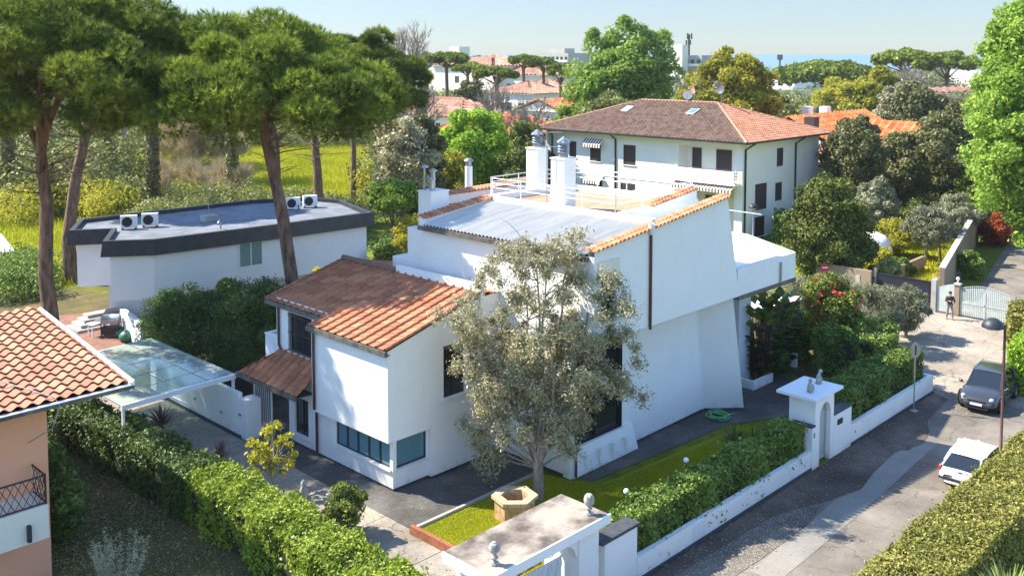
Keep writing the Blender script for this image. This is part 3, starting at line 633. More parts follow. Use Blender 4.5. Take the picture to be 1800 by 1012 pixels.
pipe(V, [(42.2, 22.95, 6.6), (42.2, 22.95, 5.6)], .05, 'galv')
# TV antenna beside chimney A
def antenna(base, h, label, n=7, name='tv_antenna', yaw=0.3, two=True, grp='television antennas on the roofs'):
    t = thing(name, label, 'antenna', base, 0, grp); x, y, z = base; mb = MB(); mb.tube([(x, y, z), (x, y, z+h)], .025, 6); mb.build('mast', M['galv'], t)
    c, s = math.cos(yaw), math.sin(yaw)
    for lv, (zz, L, k) in enumerate(((z+h-.1, 1.3, n), (z+h-.75, 1.0, 4))[:2 if two else 1]):
        mb = MB(); mb.tube([(x-c*L/2, y-s*L/2, zz), (x+c*L/2, y+s*L/2, zz)], .02, 5)
        for i in range(k):
            q = -L/2+L*i/(k-1); e = .28-.02*i; mb.tube([(x+c*q-s*e, y+s*q+c*e, zz), (x+c*q+s*e, y+s*q-c*e, zz)], .009, 4)
        mb.build('elements', M['galv'], t)
    return t
antenna((gA.x-.6, gA.y+.45, 9.6), 3.6, 'slim television antenna beside the front white chimney of the villa roof', yaw=-.78)
# entrance gate of white bars
t = thing('entrance_grille', 'white wrought iron grille door beside the tiled porch', 'gate', (22.3, 37.0, .03))
mb = MB()
for i in range(9): y = 36.3+i*.16; mb.tube([(22.3, y, .05), (22.3, y, 2.2)], .02, 6)
mb.build('bars', M['whitemetal'], t)
mb = MB(); mb.box(22.27, 22.33, 36.22, 36.27, .05, 2.25); mb.box(22.27, 22.33, 37.62, 37.67, .05, 2.25); mb.box(22.27, 22.33, 36.2, 37.68, 2.2, 2.27); mb.box(22.27, 22.33, 36.2, 37.68, .04, .1); mb.build('frame', M['whitemetal'], t)
# ================================================================ STREET WALLS, PORTAL, SMALL GATE
def capbox(mb, x0, x1, y0, y1, z, h=.07, o=.06, mi=0): mb.box(x0-o, x1+o, y0-o, y1+o, z, z+h, mi)
t = thing('garden_wall', 'long low white street wall below the ivy hedge, between the two gates', 'wall', (30, 17.9, 0))
mb = MB(); mb.box(23.95, 35.35, 17.75, 17.95, 0.02, .82); mb.build('wall', M['white'], t)
mb = MB(); mb.box(23.95, 35.35, 17.70, 17.749, 0.02, .16); mb.build('plinth', M['capstone'], t)
mb = MB(); mb.box(27.0, 27.75, 17.73, 17.749, .22, .78); mb.build('meter_door', M['bluewhite'], t)
t = thing('wall_pier', 'tall stepped white wall pier with dark cap right of the driveway portal', 'wall', (23.2, 18.1, 0))
mb = MB(); mb.box(22.35, 23.95, 17.8, 18.25, 0, 1.85); mb.build('pier', M['white'], t, bevel=.01)
mb = MB(); capbox(mb, 22.2, 23.95, 17.8, 18.25, 1.851, .1); mb.build('cap', M['capstone'], t)
# portal with thick stained and shade dappled slab
t = thing('driveway_portal', 'white driveway portal with a thick stained and shade dappled concrete slab on top', 'gateway', (19.8, 18.5, 0))
mb = MB(); mb.box(17.28, 22.2, 17.55, 19.45, 2.66, 2.92); mb.build('slab', M['stoneslab'], t, bevel=.015)
mb = MB(); mb.box(17.25, 22.23, 17.50, 17.549, 2.64, 2.925); mb.box(17.22, 17.279, 17.50, 19.46, 2.64, 2.925); mb.build('fascia', M['white'], t)
mb = MB()
pts = []
Yp = 17.95
mb.box(17.6, 18.15, 17.85, 19.25, 0, 2.655); mb.box(21.2, 22.1, 17.85, 19.25, 0, 2.655)
# basket arch lintel
n = 16; xa, xb = 18.15, 21.2
for i in range(n):
    x0 = xa+(xb-xa)*i/n; x1 = xa+(xb-xa)*(i+1)/n
    zz = lambda x: 1.75+.72*max(0, 1-abs((x-(xa+xb)/2)/((xb-xa)/2))**2.6)**.5
    mb.prism([(x0, 17.9, zz(x0)), (x1, 17.9, zz(x1)), (x1, 18.2, zz(x1)), (x0, 18.2, zz(x0))], [(x0, 17.9, 2.655), (x1, 17.9, 2.655), (x1, 18.2, 2.655), (x0, 18.2, 2.655)])
mb.build('piers', M['white'], t)
# ornamental gate leaves
def scroll(cx, cz, r, turns, s, y, rad=.018, n=22, ph=0):
    return [(cx+s*r*(1-i/n*.85)*math.cos(ph+turns*2*math.pi*i/n), y, cz+r*(1-i/n*.85)*math.sin(ph+turns*2*math.pi*i/n)) for i in range(n+1)]
g = thing('iron_gate', 'pale iron gate with spiral scrolls inside the driveway portal', 'gate', (19.7, 18.5, 0))
mb = MB(); mb.box(18.2, 20.3, 18.54, 18.56, 1.74, 2.42); mb.build('rust_panel', surf('rusted sheet', (.30, .09, .03), (.50, .20, .07), 4, .8), g)
mb = MB(); mb.box(18.2, 21.15, 18.50, 18.53, .1, 1.62); mb.build('sheet_panel', M['bluewhite'], g)
mb = MB()
for i in range(7):
    x = 18.35+i*.42; mb.tube([(x, 18.46, .15), (x+.12, 18.46, .6), (x-.05, 18.46, 1.1), (x+.18, 18.46, 1.75)], .014, 5); mb.tube([(x, 18.46, 1.2), (x+.25, 18.46, 1.45), (x+.2, 18.46, 1.7)], .012, 5)
for cx, s in ((18.8, 1), (19.45, -1), (20.0, 1), (20.6, -1)): mb.tube(scroll(cx, 2.0, .27, 1.6, s, 18.46), .016, 5)
mb.tube([(18.2, 18.46, 1.70), (21.15, 18.46, 1.70)], .025, 6)
mb.build('scrollwork', M['whitemetal'], g)
# pine-cone finials
def finial(x, y, z, label, kind='cone'):
    t = thing('finial', label, 'ornament', (x, y, z), 0, 'stone ornaments on the driveway portal'); mb = MB()
    mb.lathe((x, y, z), [(.13, 0), (.13, .05), (.06, .08), (.05, .14), (.10, .17), (.10, .22), (.05, .26), (.05, .28)], 14); mb.build('pedestal', M['statue'], t)
    mb = MB()
    if kind == 'cone':
        for i in range(7):
            zz = .28+i*.048; r = .17*math.sin(math.pi*(i+1.2)/8.6)
            mb.lathe((x, y, z+zz), [(r*.75, 0), (r, .03), (r*.7, .06)], 10)
        mb.ball((x, y, z+.46), .15, 12, 8, sz=1.15)
    else:
        for k in range(6):
            a = k*math.pi/3; mb.ball((x+.05*math.cos(a), y+.05*math.sin(a), z+.44), .11, 8, 8, sz=1.7)
    mb.build('head', M['statue'], t)
finial(17.78, 17.95, 2.925, 'round pine cone finial on the left end of the portal slab')
finial(21.75, 17.95, 2.925, 'leafy stone finial on the right end of the portal slab, shaded by the tree', 'leaf')
# pedestrian gate
t = thing('pedestrian_gateway', 'small white arched gateway with a flat blue white roof slab on the street wall', 'gateway', (36.9, 18.2, 0))
mb = MB(); mb.box(35.1, 37.45, 17.45, 19.2, 2.93, 3.05); mb.build('roof_slab', M['bluewhite'], t, bevel=.01)
mb = MB(); x0_, x1_ = 35.65, 37.25; y0_, y1_ = 17.75, 18.9
mb.box(x0_, x0_+.2, y0_, y1_, 0, 2.925); 
xa, xb = 36.02, 36.98
mb.box(x0_+.201, xa, y0_, y0_+.2, 0, 2.925); mb.box(xb, x1_+.0, y0_, y0_+.2, 0, 2.925); mb.box(x1_-.2, x1_, y0_+.201, y1_, 0, 2.925)
for i in range(12):
    a0 = xa+(xb-xa)*i/12; a1 = xa+(xb-xa)*(i+1)/12; zz = lambda x: 2.02+.5*math.sqrt(max(0, 1-((x-(xa+xb)/2)/((xb-xa)/2))**2))
    mb.prism([(a0, y0_, zz(a0)), (a1, y0_, zz(a1)), (a1, y0_+.2, zz(a1)), (a0, y0_+.2, zz(a0))], [(a0, y0_, 2.925), (a1, y0_, 2.925), (a1, y0_+.2, 2.925), (a0, y0_+.2, 2.925)])
mb.build('walls', M['white'], t)
mb = MB()
for i in range(10): mb.box(xa+.005+.095*i, xa+.085+.095*i, 18.0, 18.04, .05, 2.3)
mb.box(xa, xb, 17.97, 17.998, 1.98, 2.03); mb.box(xa, xb, 17.97, 17.998, .1, .16)
d = mb.build('door', surf('pale green gate paint', (.42, .47, .45), (.52, .57, .54), 4, .6), t)
mb = MB(); mb.box(xa+.06, xa+.1, 17.9, 17.97, 1.0, 1.16); mb.build('handle', M['galv'], d)
t = thing('gateway_wing_wall', 'stepped white wall with dark cap and a small intercom, left of the arched gateway', 'wall', (35.5, 17.9, 0))
mb = MB(); mb.box(35.36, 35.64, 17.72, 18.6, 0, 1.75); mb.build('wall', M['white'], t)
mb = MB(); capbox(mb, 35.36, 35.60, 17.75, 18.6, 1.751, .07, .03); mb.build('cap', M['capstone'], t)
mb = MB(); mb.box(35.47, 35.54, 17.69, 17.719, 1.35, 1.55); mb.build('intercom', M['galv'], t)
t = thing('gateway_mail_wall', 'stepped white wall with dark cap and black letter box, right of the arched gateway', 'wall', (38.2, 17.9, 0))
mb = MB(); mb.box(37.26, 38.9, 17.75, 18.2, 0, 1.75); mb.build('wall', M['white'], t)
mb = MB(); capbox(mb, 37.30, 38.9, 17.77, 18.2, 1.751, .07, .04); mb.build('cap', M['capstone'], t)
mb = MB(); mb.box(37.6, 38.0, 17.70, 17.749, 1.28, 1.5); mb.build('letter_box', M['frame'], t)
t = thing('garden_wall', 'low white street wall right of the arched gateway, running behind the bare sign pole', 'wall', (43, 17.9, 0))
mb = MB(); mb.box(38.9, 47.9, 17.75, 17.95, .02, .9); mb.box(47.7, 47.9, 17.95, 22, .02, .9); mb.build('wall', M['white'], t)
mb = MB(); mb.box(38.9, 47.9, 17.70, 17.749, .02, .14); mb.build('plinth', M['capstone'], t)
# two bird / lion statuettes on the little roof
def statue(x, y, label, lean):
    t = thing('statuette', label, 'statue', (x, y, 3.05), 0, 'stone animals on the gateway roof'); mb = MB(); z = 3.05
    mb.box(x-.12, x+.12, y-.1, y+.1, z, z+.05); mb.build('base', M['statue'], t)
    mb = MB(); mb.tube([(x+.02, y, z+.05), (x+.0, y, z+.18), (x-.02*lean, y-.0, z+.32), (x-.06*lean, y-.02, z+.44), (x-.09*lean, y-.04, z+.5)], [.115, .12, .085, .06, .07], 10)
    mb.ball((x-.1*lean, y-.05, z+.53), .08, 10, 8); mb.tube([(x-.14*lean, y-.07, z+.52), (x-.21*lean, y-.1, z+.49)], [.045, .02], 8)
    for s in (-1, 1): mb.tube([(x-.06*lean, y+.06*s, z+.3), (x-.1*lean, y+.06*s, z+.05)], [.04, .035], 6); mb.tube([(x+.04, y+.09*s, z+.32), (x+.1, y+.08*s, z+.12), (x+.12, y, z+.06)], [.03, .05, .02], 6)
    mb.build('figure', M['statue'], t)
statue(35.75, 18.05, 'brown stone bird statuette at the front corner of the gateway roof', 1)
statue(36.95, 18.3, 'pale stone bird statuette at the far right of the gateway roof', -.6)
# well
M['rimstone'] = surf('tan stone', (.34, .25, .15), (.50, .40, .27), 6, .85, bump=.5, bscale=20)
wc = Vector((24.25, 23.45, 0))
t = thing('stone_well', 'hexagonal ochre stone well planter on the lawn', 'well', (wc.x, wc.y, .05)); mb = MB()
hx = lambda r, z: [(wc.x+r*math.cos(R(60*k+15)), wc.y+r*math.sin(R(60*k+15)), z) for k in range(6)]
for r0, r1, z0, z1, nm, mm in ((.72, .72, .0, .78, 'body', 'brick'), (.84, .84, .78, .9, 'rim', 'rimstone')):
    mb = MB(); o0, o1, i0, i1 = hx(r0, z0), hx(r1, z1), hx(.5, z0), hx(.5, z1)
    for k in range(6):
        j = (k+1) % 6; mb.face([o0[k], o0[j], o1[j], o1[k]]); mb.face([o1[k], o1[j], i1[j], i1[k]]); mb.face([i1[k], i1[j], i0[j], i0[k]]); mb.face([o0[k], i0[k], i0[j], o0[j]])
    mb.build(nm, M[mm], t)
mb = MB(); mb.face(hx(.5, .45)); mb.build('soil', M['dirt'], t)
# garden hose coil
hc = G(1262, 735); mb = MB(); pts = []
for i in range(150): a = i*.21; r = .42+.13*math.sin(i*.37)+.04*math.sin(i*1.1); pts.append((hc.x+r*math.cos(a)+.06*math.sin(i*.13), hc.y+r*math.sin(a), .05+.02+i*.0012))
pts += [(hc.x+.5, hc.y-.1, .06), (hc.x+.9, hc.y-.3, .06)]
mb.tube(pts, .026, 6); single(mb, 'garden_hose', M['hose'], 'coiled green garden hose on the dark path beside the leaning wall', 'hose')
# carport
t = thing('carport', 'glass carport canopy with a white frame over the driveway', 'carport', (18.8, 41, 0))
A_, B_, C_, D_ = Vector((16.4, 37.75, 2.55)), Vector((21.6, 37.95, 2.55)), Vector((21.5, 45.9, 2.55)), Vector((16.4, 45.5, 2.55))
mb = MB()
mb.prism([A_+Vector((0, 0, -.2)), B_+Vector((0, 0, -.2)), B_+Vector((0, .16, -.2)), A_+Vector((0, .16, -.2))], [A_, B_, B_+Vector((0, .16, 0)), A_+Vector((0, .16, 0))])
mb.tube([B_+Vector((-.05, .2, -.08)), C_+Vector((-.05, 0, -.08))], .07, 4); mb.tube([A_+Vector((.05, .2, -.08)), D_+Vector((.05, 0, -.08))], .07, 4); mb.tube([C_+Vector((0, 0, -.08)), D_+Vector((0, 0, -.08))], .07, 4)
mb.build('frame', M['whitemetal'], t)
nx, ny = 4, 5
for i in range(nx):
    for j in range(ny):
        q = lambda u, v: (A_*(1-u)+B_*u)*(1-v)+(D_*(1-u)+C_*u)*v
        u0, u1, v0, v1 = i/nx+.006, (i+1)/nx-.006, max(j/ny, .022)+.004, (j+1)/ny-.004
        p = MB(); p.prism([q(u0, v0), q(u1, v0), q(u1, v1), q(u0, v1)], [q(u0, v0)+Vector((0, 0, .02)), q(u1, v0)+Vector((0, 0, .02)), q(u1, v1)+Vector((0, 0, .02)), q(u0, v1)+Vector((0, 0, .02))]); p.build('glass_pane', M['glass'], t)
mb = MB()
for i in range(nx+1): mb.tube([q(i/nx, .02)+Vector((0, 0, -.03)), q(i/nx, 1)+Vector((0, 0, -.03))], .022, 4)
for j in range(1, ny): mb.tube([q(0, j/ny)+Vector((0, 0, -.03)), q(1, j/ny)+Vector((0, 0, -.03))], .018, 4)
mb.build('glazing_bars', M['dark'], t)
for (x, y) in ((16.5, 37.9), (21.5, 38.05), (16.5, 45.3), (21.4, 45.7)):
    mb = MB(); mb.box(x-.05, x+.05, y-.05, y+.05, 0, 2.36); mb.build('post', M['whitemetal'], t)
t = thing('carport_wall', 'white garden wall with a boxed front end under the carport glass', 'wall', (21.6, 40, 0))
mb = MB(); mb.box(21.25, 21.45, 37.2, 45.5, .03, 1.95)
mb.box(21.25, 21.95, 36.55, 37.199, .03, 1.75)
mb.build('wall', M['white'], t)
mb = MB(); mb.box(21.2, 21.249, 37.0, 45.5, .03, .14); mb.build('plinth', M['capstone'], t)
for y, z in ((38.6, .7), (41.0, .7), (37.0, 1.0)):
    mb = MB(); mb.box(21.22, 21.249, y, y+.16, z, z+.1); mb.build('step_light', M['galv'], t)

# ================================================================ GREY FLAT-ROOFED HOUSE
gh = thing('flat_roofed_house', 'low blue grey house with a dark flat roof behind the leaning pine', 'house', (31, 56, 0))
rt = [tuple(G(*p, 6.0)[:2]) for p in [(180, 424), (270, 421), (460, 398), (655, 373), (600, 351), (545, 346), (440, 351), (140, 385), (121, 405), (196, 402)]]
cx, cy = sum(p[0] for p in rt)/len(rt), sum(p[1] for p in rt)/len(rt)
def shrink(P, d):
    out = []; n = len(P); ar = sum(P[i][0]*P[(i+1) % n][1]-P[(i+1) % n][0]*P[i][1] for i in range(n)); sg = 1 if ar > 0 else -1
    for i in range(n):
        a, b, c = Vector(P[i-1]), Vector(P[i]), Vector(P[(i+1) % n]); e1 = (b-a).normalized(); e2 = (c-b).normalized()
        n1 = Vector((-e1.y, e1.x))*sg; n2 = Vector((-e2.y, e2.x))*sg; k = 1+n1.dot(n2); v = (n1+n2)/max(k, .3); out.append((b.x+v.x*d, b.y+v.y*d))
    return out
mb = MB(); outb = shrink(rt, -.12); ins = shrink(rt, .28); n = len(rt)
for i in range(n):
    j = (i+1) % n
    mb.face([(*outb[i], 5.1), (*outb[j], 5.1), (*rt[j], 6.0), (*rt[i], 6.0)]); mb.face([(*rt[i], 6.0), (*rt[j], 6.0), (*ins[j], 6.0), (*ins[i], 6.0)])
    mb.face([(*ins[i], 6.0), (*ins[j], 6.0), (*ins[j], 5.72), (*ins[i], 5.72)])
mb.face([(*p, 5.1) for p in outb])
mb.build('fascia', M['dark'], gh)
mb = MB(); mb.face([(*p, 5.75) for p in ins]); mb.build('roof', M['felt'], gh)
mb = MB(); wl_ = shrink(rt, .35); mb.poly(wl_ if sum(wl_[i][0]*wl_[(i+1) % n][1]-wl_[(i+1) % n][0]*wl_[i][1] for i in range(n)) > 0 else wl_[::-1], 2.45, 5.095)
mb.build('upper_wall', M['bluewhite'], gh)
lw = shrink(rt, 1.9); mb = MB(); mb.poly(lw[::-1] if sum(lw[i][0]*lw[(i+1) % n][1]-lw[(i+1) % n][0]*lw[i][1] for i in range(n)) < 0 else lw, 0, 2.44); mb.build('lower_wall', M['bluewhite'], gh)
# windows on the front wall (between points 1..3)
a, b = Vector((*wl_[1], 0)), Vector((*wl_[2], 0)); a2, b2 = Vector((*wl_[2], 0)), Vector((*wl_[3], 0))
def wallwin(p, q, t0, t1, z0, z1, parent, glass='glassblue'):
    d = (q-p).normalized(); nn = Vector((d.y, -d.x, 0)); nn = nn if nn.dot(Vector((-1, -1, 0))) > 0 else -nn
    P0 = p+(q-p)*t0; P1 = p+(q-p)*t1
    def slab(mb, u0, u1, za, zb, o0, o1):
        A = P0+(P1-P0)*u0; B = P0+(P1-P0)*u1
        mb.prism([A+nn*o1+Vector((0, 0, za)), B+nn*o1+Vector((0, 0, za)), B+nn*o0+Vector((0, 0, za)), A+nn*o0+Vector((0, 0, za))], [A+nn*o1+Vector((0, 0, zb)), B+nn*o1+Vector((0, 0, zb)), B+nn*o0+Vector((0, 0, zb)), A+nn*o0+Vector((0, 0, zb))])
    f = MB(); slab(f, 0, 1, z0-.06, z0, .005, .06); slab(f, 0, 1, z1, z1+.06, .005, .06); slab(f, -.03, 0, z0, z1, .005, .06); slab(f, 1, 1.03, z0, z1, .005, .06); slab(f, .48, .52, z0, z1, .005, .06)
    fo = f.build('window', M['whitemetal'], parent); g_ = MB(); slab(g_, 0, .48, z0, z1, .005, .03); slab(g_, .52, 1, z0, z1, .005, .03); g_.build('pane', M[glass], fo)
wallwin(a, b, .80, 1.02, 3.6, 5.0, gh)
def ac(x, y, z, label, rz=0, s=1):
    t = thing('air_conditioner', label, 'air conditioner', (x, y, z), rz, 'outdoor air conditioning units on the flat roof'); mb = MB()
    mb.box(-.45, .45, -.17, .17, .08, .78); mb.build('casing', M['whitemetal'], t, local=True, bevel=.02)
    mb = MB(); mb.box(-.4, -.3, -.2, .2, 0, .079); mb.box(.3, .4, -.2, .2, 0, .079); mb.build('feet', M['rubber'], t, local=True)
    mb = MB(); 
    for r in (.27, .2, .13, .06): mb.tube([(-.1+r*math.cos(a*.4488), -.185, .43+r*math.sin(a*.4488)) for a in range(15)], .010, 4)
    mb.tube([(-.1, -.171, .43), (-.1, -.175, .43)], .28, 20); mb.build('fan_grille', M['dark'], t, local=True)
    t.scale = (s, s, s); return t
for px, py, l in ((227, 402, 'leftmost white air conditioning unit on the dark flat roof'), (264, 398, 'white air conditioning unit second from the left on the flat roof, before the aerial'), (515, 368, 'white air conditioning unit right beside the leaning pine trunk'), (545, 364, 'rightmost white air conditioning unit on the flat roof')):
    g = G(px, py, 5.78); ac(g.x, g.y, 5.76, l, R(-25), 1.1)
g = G(367, 388, 5.78)
mb = MB(); mb.box(g.x-.45, g.x+.45, g.y-.35, g.y+.35, 5.76, 6.15); mb.build('roof_plinth', M['conc'], gh)
antenna((g.x, g.y, 6.15), 3.2, 'large television antenna on the dark flat roof among the pines', n=11, yaw=-.6)
for px, py in ((388, 402), (525, 372)):
    g = G(px, py, 5.76); mb = MB(); mb.tube([(g.x, g.y, 5.7), (g.x, g.y, 6.2), (g.x-.15, g.y-.1, 6.3), (g.x-.25, g.y-.15, 6.15)], .05, 8); mb.build('vent_pipe', M['galv'], gh)
# terrace steps, barbecue, table, bags
g = G(140, 585); t = thing('garden_steps', 'pale stone steps up to the red terrace by the pine trunks', 'steps', (g.x, g.y, 0)); mb = MB()
for k in range(4): mb.box(g.x-.2+.35*k, g.x+3, g.y-.2+.35*k, g.y+1.6, .18*k, .18*(k+1))
mb.build('treads', M['conc'], t)
g = G(196, 592); t = thing('barbecue', 'steel gas barbecue with rounded lid beside the green bags', 'barbecue', (g.x, g.y, .04), R(-45)); mb = MB()
for sx_ in (-.5, .5):
    for sy_ in (-.22, .22): mb.box(sx_-.03, sx_+.03, sy_-.03, sy_+.03, 0, .8)
mb.box(-.5, .5, -.24, .24, .15, .6); mb.build('cart', M['frame'], t, local=True)
mb = MB(); mb.box(-.52, .52, -.28, .28, .8, 1.0); mb.box(-.95, -.53, -.25, .25, .93, .98); mb.box(.53, .95, -.25, .25, .93, .98); mb.build('firebox', M['galv'], t, local=True)
mb = MB(); pr = [(.28*math.cos(a), 1.0+.34*math.sin(a)) for a in [math.pi*k/8 for k in range(9)]]
mb.add([(x, y, z) for x in (-.5, .5) for y, z in pr], [(i, i+1, i+10, i+9) for i in range(8)]+[tuple(range(9)), tuple(range(17, 8, -1))], 0, True); lid = mb.build('lid', M['galv'], t, local=True)
mb = MB(); mb.tube([(-.35, -.33, 1.12), (.35, -.33, 1.12)], .02, 6); mb.build('handle', M['frame'], t, local=True)
greenbag = surf('green garden bag', (.02, .10, .05), (.05, .18, .10), 5, .5, bump=.8, bscale=10)
for i, (px, py, r, l) in enumerate(((222, 600, .42, 'front left green garden bag beneath the grey house'), (238, 597, .45, 'rightmost green garden bag next to the white retaining wall'), (230, 590, .42, 'upper green garden bag between the barbecue and the white retaining wall'), (214, 592, .36, 'dark green bag right against the barbecue'))):
    g = G(px, py); mb = MB(); mb.lathe((g.x, g.y, 0.03), [(r*.7, 0), (r, r*.4), (r*.95, r*.9), (r*.55, r*1.3), (r*.2, r*1.45), (r*.25, r*1.6), (.01, r*1.6)], 10); o = single(mb, 'garden_bag', greenbag, l, 'bag', 'green garden bags')
g = G(172, 590); t = thing('side_table', 'small white side table left of the barbecue', 'table', (g.x, g.y, .04)); mb = MB(); mb.box(g.x-.5, g.x+.5, g.y-.35, g.y+.35, .75, .8); mb.build('tabletop', M['whitemetal'], t)
for sx_, sy_ in ((-.42, -.28), (.42, -.28), (-.42, .28), (.42, .28)): mb = MB(); mb.box(g.x+sx_-.025, g.x+sx_+.025, g.y+sy_-.025, g.y+sy_+.025, .04, .749); mb.build('leg', M['whitemetal'], t)
g0 = G(245, 612); g1 = G(262, 596); mb = MB(); d_ = Vector((1, .1, 0)); mb.box(g0.x+.2, g0.x+.5, g0.y-.5, g0.y+3.6, 0, 1.5, rz=-.15)
single(mb, 'retaining_wall', M['bluewhite'], 'short pale wall right of the green bags under the grey house', 'wall')

# ================================================================ PINK HOUSE (near left)
ph = thing('pink_house', 'salmon house with sunbleached wavy tiles at the left edge', 'house', (8, 33, 0))
E0 = Vector((13.45, 30.25, 6.0)); vd = Vector((0, 1, .12)).normalized()
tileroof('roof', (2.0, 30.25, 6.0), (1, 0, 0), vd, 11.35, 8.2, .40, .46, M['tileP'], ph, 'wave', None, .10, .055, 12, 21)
mb = MB(); mb.prism([(2, 30.3, 5.80), (13.30, 30.3, 5.80), (13.30, 38, 5.80+7.7*.12), (2, 38, 5.80+7.7*.12)], [(2, 30.3, 5.97), (13.30, 30.3, 5.97), (13.30, 38, 5.97+7.7*.12), (2, 38, 5.97+7.7*.12)]); mb.build('eaves_soffit', M['brown'], ph)
mb = MB(); mb.box(2, 13.5, 30.1, 30.26, 5.86, 5.98); mb.build('gutter', M['gutter'], ph)
mb = MB(); mb.box(2, 13.5, 30.08, 30.26, 5.981, 6.01); mb.build('eaves_flashing', M['whitemetal'], ph)
mb = MB(); mb.prism([(13.36, 30.12, 5.80), (13.44, 30.12, 5.80), (13.44, 38, 5.8+7.88*.12), (13.36, 38, 5.8+7.88*.12)], [(13.36, 30.12, 6.08), (13.44, 30.12, 6.08), (13.44, 38, 6.08+7.88*.12), (13.36, 38, 6.08+7.88*.12)])
mb.prism([(13.46, 30.12, 5.95), (13.52, 30.12, 5.95), (13.52, 38, 5.95+7.88*.12), (13.46, 38, 5.95+7.88*.12)], [(13.46, 30.12, 6.12), (13.52, 30.12, 6.12), (13.52, 38, 6.12+7.88*.12), (13.46, 38, 6.12+7.88*.12)])
mb.build('verge_flashing', M['whitemetal'], ph)
mb = MB(); mb.box(2, 11.2, 31.3, 38, 0, 5.79); mb.box(2, 11.2, 38.01, 44, 0, 4.9); mb.prism([(2, 31.3, 5.79), (11.2, 31.3, 5.79), (11.2, 38, 5.79), (2, 38, 5.79)], [(2, 31.3, 6.0), (11.2, 31.3, 6.0), (11.2, 38, 6.6), (2, 38, 6.6)])
mb.build('wall', M['pink'], ph)
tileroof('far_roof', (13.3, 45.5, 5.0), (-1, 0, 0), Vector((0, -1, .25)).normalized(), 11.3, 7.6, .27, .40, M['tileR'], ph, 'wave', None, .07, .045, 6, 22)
mb = MB(); mb.tube([(9.9, 32.6, 6.5), (10.6, 31.2, 6.3), (11.1, 30.3, 6.12), (11.15, 30.05, 5.9), (11.0, 30.3, 5.2), (10.6, 31.2, 4.6)], .02, 5); mb.build('cable', M['statue'], ph)
# balcony with lattice railing on the south wall
mb = MB(); mb.box(7.6, 10.75, 30.15, 31.29, 1.9, 2.95); mb.build('balcony', M['cream'], ph)
mb = MB()
for x0, y0, x1, y1 in ((7.6, 30.2, 10.7, 30.2), (10.7, 30.2, 10.7, 31.25)):
    L = math.hypot(x1-x0, y1-y0); k = max(2, int(L/.22)); P_ = lambda s, z: (x0+(x1-x0)*s, y0+(y1-y0)*s, z)
    mb.tube([P_(0, 3.85), P_(1, 3.85)], .03, 6); mb.tube([P_(0, 3.0), P_(1, 3.0)], .025, 6)
    for i in range(k): mb.tube([P_(i/k, 3.0), P_((i+1)/k, 3.42), P_(i/k, 3.85)], .012, 4); mb.tube([P_((i+1)/k, 3.0), P_(i/k, 3.42), P_((i+1)/k, 3.85)], .012, 4)
mb.tube([(10.7, 30.2, 2.95), (10.7, 30.2, 3.9)], .03, 6); mb.build('balcony_railing', M['dark'], ph)
mb = MB(); mb.box(10.1, 10.2, 30.0, 30.149, 2.0, 2.5); mb.build('spout', M['dark'], ph)
# small tiled lean-to canopy on the garden side
tileroof('side_canopy', (11.2, 40.5, 2.6), (0, -1, 0), Vector((-1, 0, .4)).normalized(), 1.9, .1, .3, .36, M['tileR'], ph)
mb = MB(); mb.prism([(11.21, 37.6, 2.85), (12.4, 37.6, 2.45), (12.4, 39.6, 2.45), (11.21, 39.6, 2.85)], [(11.21, 37.6, 2.95), (12.4, 37.6, 2.55), (12.4, 39.6, 2.55), (11.21, 39.6, 2.95)]); mb.build('canopy', M['tileD'], ph)

